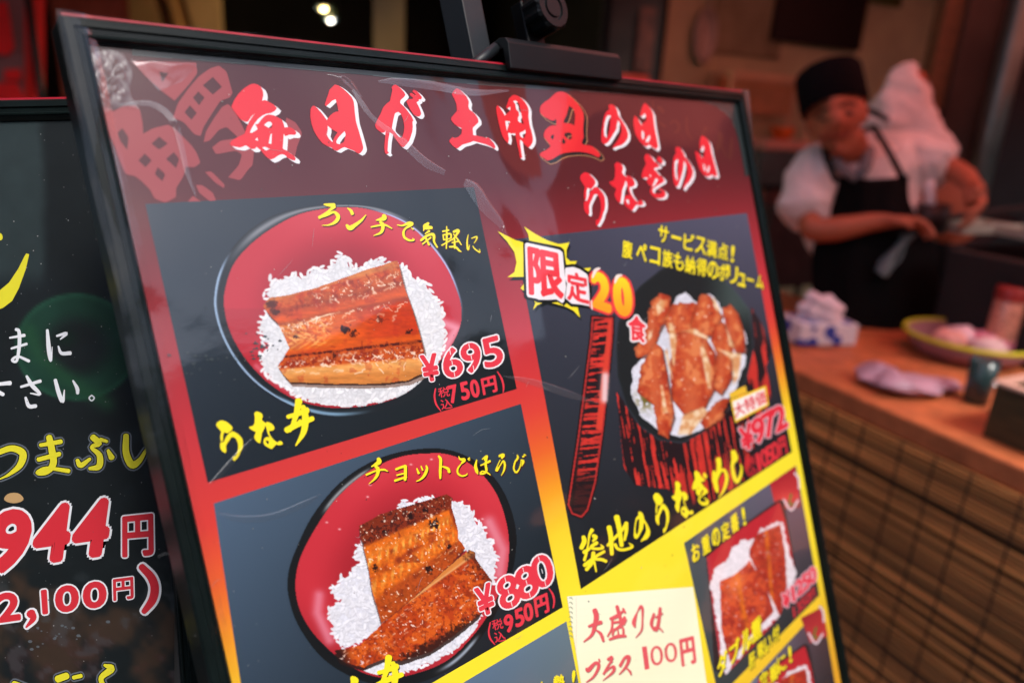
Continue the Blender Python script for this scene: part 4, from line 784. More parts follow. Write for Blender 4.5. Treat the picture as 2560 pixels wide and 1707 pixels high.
G['gi'] = ([(1240,180),(1300,195),(1350,240),(1390,310),(1440,340),(1490,400),(1470,420),(1400,430),(1390,460),(1430,490),(1470,550),(1530,590),(1570,640),(1560,680),(1490,720),(1410,770),(1360,810),(1370,870),(1420,890),(1490,890),(1530,860),(1510,830),(1450,800),(1500,790),(1570,840),(1600,880),(1580,950),(1510,975),(1430,970),(1350,920),(1305,850),(1330,790),(1345,760),(1290,730),(1255,670),(1270,600),(1190,615),(1160,590),(1175,510),(1200,440),(1245,360),(1210,250)], [[(1420,610),(1460,640),(1400,740),(1350,770)],[(1320,540),(1335,580),(1305,590)]])
G['gi_b'] = ([(1460,220),(1500,240),(1550,300),(1530,360),(1490,350),(1430,290)], [])
S = Sheet(B1, -BH)
E1, E2, E3 = (9.5, 7.5), (6.5, 5.5), (6, 5)
for k, reg, ex in (('mai', RA, (11, 8)), ('hi', RA, (9.5, 5)), ('ga', RB, (8.8, 6)), ('ten', RB, (8.5, 6)), ('do', RB, (8, 5.5)), ('you', RC, (7.5, 4.5)), ('no', RD, (6, 5)), ('hi2', RD, (5.5, 5.5)), ('no2', RD, (5.5, 5.5)), ('hi3', RD, (5, 5)), ('u_a', RE, (6.3, 3.5)), ('u_b', RE, (6.3, 3.2)), ('na', RE, (6.3, 3.6)), ('gi', RE, (5.8, 3.6)), ('gi_b', RE, (6, 5))):
    S.trace(reg, *G[k], (230, 38, 52), 6, ext=ex)
S.trace(RC, *G['ushi'], (228, 38, 46), 6, ext=(8, 8), ext_col=(30, 24, 26), back=((196, 140, 100), 1.6))
S.build('title_lettering', root1)
# faded seal and faint brown strokes
S = Sheet(B1, -BH); SEAL = (156, 64, 68)
for o, hs in (([(680,700),(740,730),(800,695),(880,690),(915,720),(930,800),(935,875),(1000,840),(1100,815),(1150,850),(1200,900),(1250,950),(1285,1000),(1310,1065),(1270,1095),(1215,1090),(1200,1150),(1150,1230),(1150,1290),(1080,1325),(1010,1300),(980,1240),(930,1190),(880,1150),(820,1140),(780,1050),(740,930),(700,850),(680,780)], [[(800,840),(840,900),(830,980),(790,930),(765,870)],[(1040,895),(1095,940),(1040,980),(990,940)],[(945,1005),(990,1050),(950,1095),(905,1050)],[(1135,995),(1170,1040),(1150,1100),(1085,1040)],[(1030,1095),(1080,1140),(1060,1185),(1010,1140)]]),
              ([(860,400),(1280,412),(1290,480),(1230,560),(1140,660),(1060,600),(950,500)], [[(1040,470),(1100,480),(1060,540)]]),
              ([(1430,430),(1480,470),(1500,540),(1520,610),(1500,640),(1440,660),(1400,720),(1330,830),(1310,890),(1270,880),(1200,800),(1130,770),(1160,680),(1230,580),(1300,500),(1370,450)], [[(1390,505),(1450,570),(1390,620),(1325,560)],[(1295,600),(1335,640),(1300,690),(1260,640)],[(1240,690),(1285,740),(1250,785),(1205,735)]]),
              ([(1330,930),(1345,860),(1400,770),(1450,700),(1490,680),(1530,720),(1570,800),(1620,900),(1750,960),(1660,985),(1650,1080),(1620,1110),(1570,1180),(1490,1160),(1560,1080),(1580,1010),(1540,985),(1410,1010),(1385,965),(1440,920),(1560,905),(1480,830),(1430,850),(1370,920)], []),
              ([(1870,770),(1930,800),(1975,870),(1940,960),(1925,1030),(1880,1000),(1850,900)], []), ([(1340,1125),(1380,1120),(1470,1210),(1460,1230),(1400,1190)], []), ([(1280,1210),(1320,1210),(1390,1260),(1410,1310),(1370,1315),(1300,1260)], []), ([(1225,1318),(1260,1282),(1312,1316)], [])):
    S.trace(RS, o, hs, SEAL, 2)
S.build('faded_seal', root1); S = Sheet(B1, -BH)
for st in ([(995, 90, 30), (1000, 230, 25)], [(1090, 190, 60), (1160, 260, 60)], [(1090, 430, 30), (1190, 500, 45)], [(1280, 455, 30), (1360, 410, 35), (1420, 500, 40), (1390, 590, 40), (1340, 590, 25)], [(1545, 350, 30), (1550, 560, 40), (1590, 660, 30), (1660, 730, 12)], [(1800, 640, 30), (1860, 520, 50), (1860, 580, 20)], [(2090, 600, 50), (2090, 760, 90), (2020, 910, 30)], [(2100, 800, 30), (2190, 990, 30)], [(2280, 700, 40), (2270, 900, 60), (2250, 1040, 40)]):
    S.brush(RD, [st], (92, 38, 32), 2)
S.build('faint_strokes', root1)['kind'] = 'stuff'
# --- yellow brush captions
BR = {}
RL = (760, 490, 480 / 2352); RG = (880, 1110, 460 / 2352); R6 = (1420, 1100, 500 / 2306); R3 = (1180, 1440, 450 / 2352); R1 = (350, 450, 0.44643)
LUNCH = [[(245,105,20),(300,112,40),(365,115,50)],[(365,130,50),(310,180,30),(230,240,35),(185,265,40)],[(185,265,30),(280,230,35),(360,200,30),(405,230,45),(415,270,45),(380,320,40),(310,355,20),(220,362,8)],
 [(530,150,12),(570,180,35),(590,220,40)],[(520,360,30),(560,395,60),(620,360,45),(700,300,30),(755,235,10)],[(975,240,45),(975,275,60),(880,300,10)],[(820,382,18),(900,365,22),(990,358,25),(1075,400,12)],[(930,320,30),(960,350,45),(960,410,40),(930,455,30),(850,488,8)],
 [(1140,355,12),(1200,365,20),(1280,335,40),(1320,345,50)],[(1310,355,40),(1240,400,25),(1215,450,30),(1230,510,30),(1290,545,25),(1345,540,20),(1325,520,8)],[(1310,390,8),(1335,410,18)],
 [(1520,335,30),(1480,380,60),(1560,390,35)],[(1470,400,25),(1460,430,8)],[(1530,430,30),(1480,465,12)],[(1430,545,30),(1500,490,30),(1570,470,35),(1590,500,35),(1590,560,25),(1630,630,20)],[(1490,520,25),(1530,600,25)],[(1550,510,20),(1450,590,18)],
 [(1745,375,12),(1745,500,25),(1740,645,15)],[(1695,435,20),(1770,420,20)],[(1700,480,20),(1790,465,22),(1800,520,18)],[(1700,480,15),(1710,540,18)],[(1710,540,15),(1795,520,15)],[(1685,605,18),(1800,540,18)],[(1830,440,30),(1890,425,35),(1850,500,22),(1810,540,15)],[(1830,470,15),(1870,520,20),(1925,600,12)],[(1840,520,20),(1845,640,25)],[(1810,575,15),(1890,555,18)],[(1780,625,20),(1850,625,25),(1900,670,22),(1925,685,8)],
 [(2010,475,8),(1995,550,18),(2000,640,22),(2010,655,20),(2025,600,6)],[(2050,520,12),(2110,500,18),(2110,530,15),(2080,580,8)],[(2065,615,10),(2090,650,15),(2150,690,16),(2145,650,5)]]
CHOT = [[(335,185,45),(340,230,60),(245,285,10)],[(180,390,25),(300,340,22),(400,325,25),(455,345,15)],[(300,280,35),(330,320,45),(320,390,40),(280,450,25),(215,503,8)],[(560,320,30),(620,295,30),(680,280,40)],[(680,280,40),(680,370,38),(675,455,35)],[(570,395,20),(670,370,20)],[(545,465,30),(620,440,28),(690,420,28)],
 [(825,310,18),(850,370,30)],[(880,280,15),(900,330,22)],[(945,275,20),(955,320,35),(920,400,35),(870,450,22),(820,473,12)],[(1105,150,25),(1130,200,38),(1125,330,35),(1125,435,25)],[(1140,280,15),(1220,310,35),(1240,355,35)],
 [(1360,155,10),(1380,190,25),(1430,200,45),(1400,240,25)],[(1400,240,10),(1350,310,22),(1350,370,25),(1400,405,22),(1460,390,16),(1470,370,6)],[(1480,190,18),(1500,172,15)],[(1490,205,12),(1505,195,12)],
 [(1590,200,15),(1575,280,38),(1590,340,40),(1605,380,12)],[(1660,190,12),(1720,155,35),(1690,200,20)],[(1640,270,15),(1710,240,25),(1760,215,30)],[(1725,150,20),(1705,250,30),(1715,330,30),(1690,370,25),(1640,375,22),(1660,345,18),(1720,360,20),(1765,390,12)],
 [(1880,150,30),(1930,140,45),(1910,180,20)],[(1890,200,10),(1850,290,14),(1845,335,35),(1890,270,14),(1930,215,25),(1950,260,28),(1940,330,22),(1905,398,8)],[(2110,135,10),(2115,175,25),(2080,230,20),(2065,310,22),(2095,360,22),(2140,300,15),(2160,200,10)],[(2160,200,15),(2185,220,35),(2165,280,10)],[(2180,160,20),(2195,150,20)],[(2195,130,15),(2215,140,15)]]
DON = [[(828,1325,24),(880,1310,26),(935,1288,34)],[(820,1400,34),(880,1368,32),(965,1335,28)],[(888,1235,40),(872,1320,30),(838,1405,16)],[(912,1268,26),(925,1330,38),(915,1410,32),(872,1485,8)],[(893,1345,16),(900,1362,22)]]
TSUKI = [[(275,1032,45),(245,1090,30),(232,1180,20),(212,1290,26),(185,1380,34)],[(175,1112,45),(185,1165,55),(150,1240,50)],[(290,1100,46),(322,1118,36),(285,1160,28)],[(330,1180,40),(262,1230,36),(320,1250,28),(400,1238,28),(372,1200,10)],[(180,1290,44),(240,1250,36)],[(290,1295,44),(275,1400,46),(210,1490,40)],[(415,1280,32),(300,1350,32),(185,1440,42)],[(300,1370,28),(380,1372,36),(438,1395,32)],[(300,1400,25),(322,1510,18)],
 [(470,1000,56),(490,1110,54),(502,1310,42)],[(455,1210,32),(530,1130,36),(600,1060,36),(668,960,36)],[(558,882,64),(580,980,56),(600,1100,50),(615,1212,46)],[(668,952,44),(668,1050,40),(648,1150,28)],[(540,1200,36),(572,1250,32),(650,1260,32),(740,1225,28),(700,1185,12)],
 [(1680,362,36),(1690,450,54),(1710,555,46),(1720,605,14)],[(1730,218,56),(1740,290,54),(1720,400,38),(1692,500,28),(1665,450,20)],[(1700,450,28),(1770,342,32),(1820,382,36),(1825,470,36),(1790,580,28),(1735,660,8)],[(1900,132,54),(1920,205,74),(1892,285,36),(1908,400,46),(1945,478,42),(1988,400,32),(1998,320,22),(1985,275,8)]]
SH = (2.0, 2.6, (22, 26, 28), 0.4)
S = Sheet(B1, -BH)
def done(nm):
    global S
    S.build(nm, root1); S = Sheet(B1, -BH)
S.brush(RL, LUNCH, YEL, 6, (2.2, 2.8, (70, 14, 20), .2)); done('caption_lettering'); S.brush(RG, CHOT, YEL, 6, (2.2, 2.8, (70, 14, 20), .2)); done('caption_lettering')
def refit(keys, box, col, lay=6, shadow=True):
    """the brush letters of the title again, fitted to another box (x0, y0, x1, y1)"""
    pts = np.array([p for k in keys for p in G[k][0]], float); lo, hi = pts.min(0), pts.max(0)
    T = lambda L: [(box[0] + (x - lo[0]) / (hi[0] - lo[0]) * (box[2] - box[0]), box[1] + (y - lo[1]) / (hi[1] - lo[1]) * (box[3] - box[1])) for x, y in L]
    for k in keys:
        o = smooth_loop(T(G[k][0])); hs = [smooth_loop(T(h)) for h in G[k][1]]
        if shadow: S.poly([(x + 2.2, y + 2.8) for x, y in o], (24, 26, 28), lay - 1, [[(x + 2.2, y + 2.8) for x, y in h] for h in hs])
        S.poly(o, col, lay, hs)
b6 = lambda x0, y0, x1, y1: (R6[0] + x0 * R6[2], R6[1] + y0 * R6[2], R6[0] + x1 * R6[2], R6[1] + y1 * R6[2])
b1 = lambda x0, y0, x1, y1: (*D1(x0, y0), *D1(x1, y1))
S.brush(R6, TSUKI, YEL, 6, SH); refit(['no'], b6(755, 820, 945, 1172), YEL); refit(['u_a', 'u_b'], b6(978, 605, 1165, 1070), YEL); refit(['na'], b6(1190, 470, 1445, 900), YEL); refit(['gi', 'gi_b'], b6(1428, 350, 1625, 755), YEL); done('dish_name_lettering'); S.brush(R1, DON, YEL, 6, SH)
refit(['u_a', 'u_b'], b1(425, 1345, 576, 1572), YEL); refit(['na'], b1(608, 1295, 800, 1506), YEL); done('dish_name_lettering')
d = D2(1040, 1388); S.brush((d[0] - 820 * .43, d[1] - 1232 * .43, .43), DON, YEL, 6, SH)
d = D2(850, 1500); refit(['na'], (d[0], d[1], d[0] + 84, d[1] + 96), YEL); refit(['u_a', 'u_b'], (d[0] - 84, d[1] + 36, d[0] - 18, d[1] + 140), YEL); done('dish_name_lettering')
def cells(sheet, reg, items, hw, hh, col, lay, weight=0.0, outlines=(), margin=0.05):
    for ch, x, y in items:
        a, b = (hw, hh)
        if ch == '-': b = (hh[0] * .16, hh[1] * .16)
        if ch == '!': a = (hw[0] * .28, hw[1] * .28)
        if ch == '1': a = (hw[0] * .5, hw[1] * .5)
        q = [(x - a[0] - b[0], y - a[1] - b[1]), (x + a[0] - b[0], y + a[1] - b[1]), (x + a[0] + b[0], y + a[1] + b[1]), (x - a[0] + b[0], y - a[1] + b[1])]
        sheet.glyph(ch, [(reg[0] + px * reg[2], reg[1] + py * reg[2]) for px, py in q], col, lay, weight, outlines, margin)
R5 = (1480, 540, 450 / 2352); R4a = (1680, 1140, 450 / 2352); R4b = (1680, 1407, 450 / 2352)
def shaded(reg, items, hw, hh, weight):
    cells(S, (reg[0] + 2, reg[1] + 2.6, reg[2]), items, hw, hh, (30, 28, 32), 5, weight); cells(S, reg, items, hw, hh, YEL, 6, weight)
shaded(R5, [('サ', 930, 240), ('-', 1100, 285), ('ビ', 1265, 342), ('ス', 1415, 385), ('満', 1560, 430), ('点', 1710, 465), ('!', 1835, 495)], (72, 20), (-6, 116), .016)
shaded(R5, [('腹', 460, 440), ('ペ', 645, 475), ('コ', 820, 520), ('族', 985, 560), ('も', 1130, 595), ('納', 1280, 640), ('得', 1430, 670), ('の', 1575, 708), ('ボ', 1710, 735), ('リ', 1835, 770)], (70, 16), (-4, 122), .016)
shaded(R5, [('ュ', 1955, 835), ('-', 2065, 835), ('ム', 2190, 862)], (50, 14), (-4, 90), .02); done('caption_lettering')
shaded(R4a, [('お', 305, 1250), ('重', 440, 1150), ('の', 570, 1055), ('定', 695, 975), ('番', 815, 870), ('!', 935, 785)], (52, -34), (16, 122), .02); done('caption_lettering')
shaded(R4b, [('ダ', 655, 1310), ('ブ', 815, 1145), ('ル', 970, 1000), ('重', 1100, 860)], (70, -60), (6, 150), .022); done('dish_name_lettering')
shaded(R4b, [('肝', 1045, 1265), ('吸', 1160, 1130), ('い', 1250, 1050), ('付', 1355, 920)], (44, -36), (6, 105), .018); done('dish_name_lettering')
shaded(R4b, [('定', 1200, 1520), ('番', 1325, 1430), ('に', 1430, 1310), ('!', 1540, 1190)], (58, -46), (10, 112), .02); done('caption_lettering')
shaded(R3, [('大', 900, 1480), ('勢', 1130, 1392), ('!', 1322, 1335)], (78, -16), (-8, 118), .02)
S.build('caption_lettering', root1)
# --- prices
S = Sheet(B1, -BH); PR = (226, 58, 74); R8 = (1020, 820, 400 / 2352); R2 = (500, 1050, 0.42517)
def price(reg, items, hw, hh, slit, w=.024, ow=.06):
    cells(S, reg, items, hw, hh, PR, 7, w, [(WHT, ow)], .07)
    for ch, x, y in items:
        if ch not in '689' and ch != '0': continue
        p = lambda k: (reg[0] + (x + hh[0] * k) * reg[2], reg[1] + (y + hh[1] * k) * reg[2], slit)
        for a, b in ((-.86, -.5), (-.12, .12), (.5, .86)): S.stroke([p(a), p(b)], WHT, 8)
cells(S, R8, [('¥', 320, 582)], (138, -22), (38, 232), PR, 7, .03, [(WHT, .06)], .1)
price(R8, [('6', 645, 508), ('9', 928, 436), ('5', 1235, 350)], (150, -40), (46, 236), 1.6)
def tax(reg, lp, rp, z, k, digs, hw, hh, en, ehw, ehh):
    S.brush(reg, [lp, rp], PR, 7)
    cells(S, reg, [z], *z_sz, PR, 7, .012); cells(S, reg, [k], *z_sz, PR, 7, .012)
    cells(S, reg, digs, hw, hh, PR, 7, .03, (), .08); cells(S, reg, [en], ehw, ehh, PR, 7, .035, (), .06)
z_sz = ((88, -16), (14, 78))
tax(R8, [(400, 890, 18), (385, 1000, 26), (410, 1120, 26), (480, 1220, 12)], [(1310, 640, 14), (1370, 740, 26), (1400, 850, 26), (1395, 945, 14)], ('税', 522, 940), ('込', 560, 1115), [('7', 660, 968), ('5', 832, 922), ('0', 978, 888)], (66, -16), (26, 146), ('円', 1190, 838), (112, -30), (22, 128)); done('price_lettering')
cells(S, R2, [('¥', 1675, 1055)], (54, -24), (22, 100), PR, 7, .03, [(WHT, .06)], .1)
price(R2, [('8', 1812, 1008), ('8', 1918, 952), ('0', 2010, 886)], (64, -32), (26, 100), 1.5)
z_sz = ((76, -18), (14, 72))
tax(R3, [(235, 600, 16), (215, 720, 22), (235, 810, 24), (295, 890, 12)], [(1000, 155, 14), (1050, 230, 24), (1070, 320, 24), (1058, 410, 14)], ('税', 328, 625), ('込', 360, 785), [('9', 477, 610), ('5', 615, 533), ('0', 732, 464)], (62, -26), (18, 128), ('円', 906, 372), (92, -40), (18, 132)); done('price_lettering')
cells(S, R4, [('¥', 1070, 295), ('9', 1130, 258), ('7', 1186, 226), ('2', 1240, 195)], (36, -22), (15, 74), (222, 44, 62), 7, .03, [((232, 190, 202), .06)], .1)
cells(S, R4, [('税', 1090, 420), ('込', 1100, 468)], (22, -12), (6, 24), (214, 46, 58), 7, .012); cells(S, R4, [('1', 1130, 424), ('0', 1160, 404), ('5', 1188, 386), ('0', 1217, 366), ('円', 1256, 340)], (18, -11), (9, 48), (220, 52, 62), 7, .022)
S.brush(R4, [[(1068, 390, 4), (1062, 450, 7), (1082, 500, 4)]], (214, 46, 58), 7); done('price_lettering')
cells(S, R4b, [('¥', 1490, 470), ('1', 1580, 400), ('2', 1662, 310), ('5', 1745, 236), ('0', 1832, 155)], (54, -44), (18, 124), (226, 60, 78), 7, .035, [((236, 190, 204), .08)], .12)
cells(S, R4b, [('1', 1590, 640), ('3', 1655, 575), ('5', 1715, 515), ('0', 1775, 455), ('円', 1835, 400)], (30, -28), (10, 72), (200, 50, 60), 7, .02); done('price_lettering')
S.poly([P4(985, 102), P4(1168, 28), P4(1184, 128), P4(1010, 220)], (250, 206, 50), 6); S.poly([P4(996, 112), P4(1160, 44), P4(1174, 122), P4(1014, 206)], (246, 240, 236), 7); S.poly([P4(978, 68), P4(1062, 28), P4(1072, 62), P4(986, 98)], (236, 190, 52), 6)
cells(S, R4, [('大', 1030, 150), ('特', 1086, 122), ('価', 1142, 94)], (30, -14), (7, 38), (226, 52, 64), 8, .02, (), .06); done('special_price_label')
# limited offer burst
RK = (1230, 560, 450 / 2352); TK = lambda L: [(RK[0] + x * RK[2], RK[1] + y * RK[2]) for x, y in L]
burst = [(70,95),(180,150),(300,210),(400,240),(485,212),(470,130),(415,35),(560,130),(720,215),(860,262),(950,255),(1010,240),(970,340),(970,440),(1020,490),(1110,485),(1060,560),(1160,585),(1290,572),(1250,640),(1200,800),(1110,1050),(1125,1130),(1150,1225),(1060,1130),(950,1075),(700,1010),(590,1060),(535,1120),(565,1030),(450,900),(370,840),(410,790),(420,690),(200,695),(290,630),(318,500),(290,370),(190,225)]
S.poly([(x + 4, y + 8) for x, y in TK(burst)], (20, 26, 26), 4); S.poly(TK(burst), (250, 232, 48), 5)
gen_w = [(425,262),(450,245),(880,338),(920,375),(940,600),(965,830),(940,1010),(915,1035),(840,985),(730,992),(610,990),(580,975),(470,955),(450,930)]; tei_w = [(950,590),(965,572),(1060,562),(1140,590),(1235,655),(1250,690),(1262,830),(1278,1075),(1150,1050),(1040,1042),(955,970),(978,780),(952,720)]
def grow(L, g):
    c = np.mean(L, 0); return [tuple(np.array(p) + (np.array(p) - c) / np.linalg.norm(np.array(p) - c) * g) for p in L]
for L in (gen_w, tei_w): S.poly(TK(grow(L, 42)), (16, 22, 22), 5.5); S.poly(TK(L), (240, 234, 240), 6)
S.glyph('限', TK([(462, 288), (892, 385), (938, 990), (484, 925)]), (236, 60, 72), 7, .03, (), .03); S.glyph('定', TK([(972, 612), (1236, 668), (1270, 1055), (984, 990)]), (236, 60, 72), 7, .028, (), .02)
yo = ((252, 226, 40), (240, 150, 34))
S.glyph('2', TK([(1285, 560), (1535, 640), (1565, 1220), (1290, 1110)]), yo, 9, .05, [((238, 66, 66), .1)], .12); S.glyph('0', TK([(1560, 640), (1800, 668), (1850, 1270), (1600, 1225)]), yo, 9, .05, [((238, 66, 66), .1)], .12)
for st in ([(1310, 700, 20), (1345, 610, 45), (1400, 580, 25)], [(1600, 770, 20), (1630, 690, 45), (1690, 668, 20)], [(1293, 1000, 14), (1300, 1110, 18)]): S.brush(RK, [st], (248, 232, 226), 10)
S.glyph('食', TK([(1772, 1185), (1995, 1222), (2012, 1560), (1790, 1515)]), (236, 60, 72), 8, .03, [((242, 236, 240), .095)], .02)
S.build('limited_offer_burst', root1)
# --- spiral note printed on the sheet
S = Sheet(B1, -BH)
S.panel([(1417, 1490), (1732, 1466), (1768, 1720), (1454, 1720)], [(250, 250, 222), (246, 248, 214), (248, 250, 214), (244, 244, 206)], 5)
for k in range(9): S.brush(R3, [[(1262, 282 + k * 62, 6), (1290, 276 + k * 62, 14), (1312, 300 + k * 62, 10)]], (150, 160, 130), 6)
S.brush(R3, [[(1358, 275, 4), (1362, 600, 4), (1356, 960, 4)]], (240, 200, 180), 6)
for k in range(12): S.brush(R3, [[(1380 + k * 14, 330 + k * 95, 2), (2600 + k * 14, 240 + k * 88, 2)]], (236, 238, 204), 6)
PK = (228, 92, 100); sp = (1.2, 2.0, (150, 110, 100), 0)
S.brush(R3, [[(1600,440,66),(1620,520,66),(1600,640,56),(1560,760,38),(1455,850,14)],[(1520,650,28),(1600,620,46),(1682,596,50)],[(1620,700,20),(1680,750,42),(1712,840,34)],
 [(1800,550,30),(1880,520,50),(1980,440,20)],[(1890,390,46),(1920,500,46),(1960,620,46),(2002,560,40)],[(1970,420,30),(1995,470,30)],[(1830,560,30),(1820,680,28),(1765,780,18)],[(1840,600,30),(1920,590,30)],[(1990,530,35),(1930,640,38),(1850,700,28)],[(1850,690,28),(1830,760,28)],[(1850,690,24),(1960,660,28),(1975,770,30)],[(1900,690,18),(1910,770,24)],[(1790,820,28),(1900,780,44),(2005,775,30)],
 [(2150,470,16),(2112,590,54),(2122,655,28)],[(2150,470,10),(2198,390,34),(2222,425,34),(2222,560,22),(2210,700,24),(2132,798,8)],
 [(1490,1200,30),(1515,1220,56),(1600,1132,40),(1648,1142,46),(1640,1210,38),(1580,1310,28),(1490,1378,12)],[(1655,1080,24),(1662,1105,24)],[(1770,1080,36),(1822,1060,58)],[(1822,1100,34),(1762,1180,24),(1715,1270,28)],[(1715,1265,24),(1800,1190,24),(1850,1182,44),(1832,1250,34),(1702,1358,6)],[(1930,1165,38),(1990,1062,34),(2042,1052,56),(2030,1130,38),(1980,1210,28),(1918,1275,12)],[(2000,1180,15),(2060,1240,30),(2072,1278,20)]], PK, 7, sp)
S.brush(R4, [[(588,1208,13),(575,1258,17),(588,1292,10)],[(596,1226,9),(632,1206,9)],[(620,1178,15),(612,1250,17),(600,1292,15),(588,1280,8),(612,1278,10),(634,1300,7)]], PK, 7, sp)
cells(S, R4, [('1', 546, 1436)], (36, -8), (8, 62), PK, 7, .02); cells(S, R4, [('0', 603, 1424), ('0', 676, 1408)], (36, -8), (6, 56), PK, 7, -.012); cells(S, R4, [('円', 764, 1402)], (38, -10), (8, 74), PK, 7, .03)
S.build('note_paper_print', root1)
# --- dust and scratches on the clear film
S = Sheet(B1, -BH); rnd = random.Random(3)
for k in range(260):
    x, y = rnd.uniform(330, 1900), rnd.uniform(190, 1690); r = rnd.choice((.8, 1, 1, 1.3, 1.8)); g = rnd.choice((190, 150, 130, 60, 40))
    if inside([(300, 180), (1830, 270), (2060, 1690), (600, 1690)], np.array([[x]]), np.array([[y]]))[0, 0]:
        S.poly([(x + r * math.cos(a) * rnd.uniform(.6, 1.3), y + r * math.sin(a) * rnd.uniform(.6, 1.3)) for a in np.arange(6) * math.pi / 3], (g, g, g * .95), 11)
for k in range(24):
    x, y = rnd.uniform(380, 1750), rnd.uniform(260, 1600); a = rnd.gauss(-.5, .5); l = rnd.uniform(10, 55); c = rnd.uniform(-8, 8)
    S.stroke([(x, y, .25), (x + l * .5 * math.cos(a), y + l * .5 * math.sin(a) + c, .7), (x + l * math.cos(a), y + l * math.sin(a), .2)], (150, 152, 155), 11)
for x, y, w, h in ((500, 905, 110, 40), (640, 870, 60, 30)):      # patches where glue has stuck the sheet to the film
    for k in range(26):
        px, py = rnd.gauss(x, w * .45), rnd.gauss(y, h * .6); r = rnd.uniform(1, 3.4)
        S.poly([(px + r * 1.7 * math.cos(a) * rnd.uniform(.5, 1.3), py + r * math.sin(a) * rnd.uniform(.5, 1.3)) for a in np.arange(7) * math.pi * 2 / 7], (66, 76, 80), 11)
S.build('film_dust', root1)['kind'] = 'stuff'
# --- loose film: sleeve lips round the frame, taped corner, long creases
def uvz(B, px, py, z): L = B.loc([(px, py)])[0]; return Vector((L[0], L[1] + BH, z))
def film_strip(pts, rad, name, m=M_GLARE, flat=.34):
    """a raised crease: half-round ridge along photo points, in board coordinates"""
    p = catmull(np.array([[*uvz(B1, x, y, 0)][:2] + [w] for x, y, w in pts]), 6); mb = MB(); n = 6
    d = np.gradient(p[:, :2], axis=0); d /= np.linalg.norm(d, axis=1)[:, None] + 1e-9
    rs = random.Random(len(pts) * 7 + int(pts[0][0])); b = []
    for i in range(len(p)):
        nx, ny = -d[i, 1], d[i, 0]
        if ny < 0 or (abs(ny) < .25 and nx > 0): nx, ny = -nx, -ny
        w = p[i, 2] * rad * 1.5          # a fold: leans up on its lower side, drops on its upper side
        prof = ((-1, 0), (-.55, .16), (0, .40), (.5, .58), (.8, .6), (.95, .36), (1, 0))
        b.append([Vector((p[i, 0] + nx * w * q_, p[i, 1] + ny * w * q_, .0006 + flat * w * h_)) for q_, h_ in prof])
    for i in range(len(p) - 1):
        for k in range(n): mb.face([b[i][k], b[i][k + 1], b[i + 1][k + 1], b[i + 1][k]], True)
    me = bpy.data.meshes.new(name); me.from_pydata([tuple(v) for v in mb.v], [], mb.f); bm = bmesh.new(); bm.from_mesh(me); bmesh.ops.remove_doubles(bm, verts=bm.verts, dist=1e-6)
    for f in bm.faces: f.smooth = True
    bm.to_mesh(me); bm.free(); me.materials.append(m); return link(bpy.data.objects.new(name, me), root1)
for pts, r in (([(880, 225, .3), (905, 262, .6), (935, 300, .5), (1000, 350, .8), (1060, 405, 1), (1110, 432, .6)], .0022), ([(1160, 455, .6), (1185, 478, 1.3), (1215, 520, 1.2), (1250, 560, .7), (1262, 590, .2)], .003),
               ([(300, 262, .2), (380, 262, .7), (430, 300, .9), (450, 360, .7), (466, 430, .6), (488, 490, .2)], .0014),
               ([(258, 300, .2), (290, 420, .6), (330, 620, .6), (390, 900, .6), (450, 1150, .5), (505, 1400, .5), (560, 1680, .4)], .0014),
               ([(1255, 940, .1), (1330, 955, .7), (1420, 985, .8), (1500, 1010, .1)], .0022), ([(535, 1280, .1), (600, 1296, .9), (680, 1290, 1), (760, 1258, .9), (800, 1235, .1)], .0012), 
               ([(630, 1095, .2), (590, 1140, .8), (540, 1195, .7), (522, 1210, .2)], .0012)):
    film_strip(pts, r, 'film_crease')
for pts, r in (([(945, 205, .2), (990, 205, .8), (1080, 215, 1), (1180, 232, .8), (1270, 228, .2)], .002),):
    film_strip(pts, r, 'film_crease')
def glare(quad, h, seed):
    """a smooth swell of the film that tips towards the sky"""
    q_ = np.array([list(uvz(B1, x, y, 0))[:2] for x, y in quad])
    def f(u, v):
        u2 = u + .08 * math.sin(v * 9 + seed) * u * (1 - u) * 4; v2 = v + .12 * math.sin(u * 11 + seed * 2) * v * (1 - v) * 4
        p_ = q_[0] * (1 - u2) * (1 - v2) + q_[1] * u2 * (1 - v2) + q_[2] * u2 * v2 + q_[3] * (1 - u2) * v2
        return (p_[0], p_[1], .0006 + h * (1 - v) ** 1.3 * min(1, v * 9) * math.sin(math.pi * min(max(u, .02), .98)) ** .5)
    return lip('film_swell', f, 24, 16, M_GLARE, seed)
def lip(name, fn, nu, nv, m, seed):
    mb = MB(); rs = np.random.RandomState(seed); mb.grid(fn, nu, nv); o = None
    me = bpy.data.meshes.new(name); me.from_pydata([tuple(v) for v in mb.v], [], mb.f)
    for p in me.polygons: p.use_smooth = True
    me.materials.append(m); me.update(); return link(bpy.data.objects.new(name, me), root1)
wv = lambda t, s: math.sin(t * 17 + s) * .5 + math.sin(t * 41 + s * 2) * .3 + math.sin(t * 83 + s * 3) * .2
lip('film_sleeve', lambda u, v: (-.0028 + u * .016 + .0016 * wv(v, 1) * (1 - u), BH + .0015 - v * BH, .0066 - .003 * u * u + .0012 * wv(v * 1.7, 2 + u)), 6, 160, M_FILM, 1)
lip('film_sleeve', lambda u, v: (v * BW, BH + .001 - u * .013 + .0006 * wv(v, 4) * (1 - u), .0068 - .004 * u + .0008 * wv(v * 1.3, 3 + u)), 5, 120, M_FILM, 2)
glare([(325, 152), (495, 163), (455, 205), (395, 228)], .0034, 1); glare([(812, 186), (872, 194), (905, 246), (868, 228)], .0030, 2)
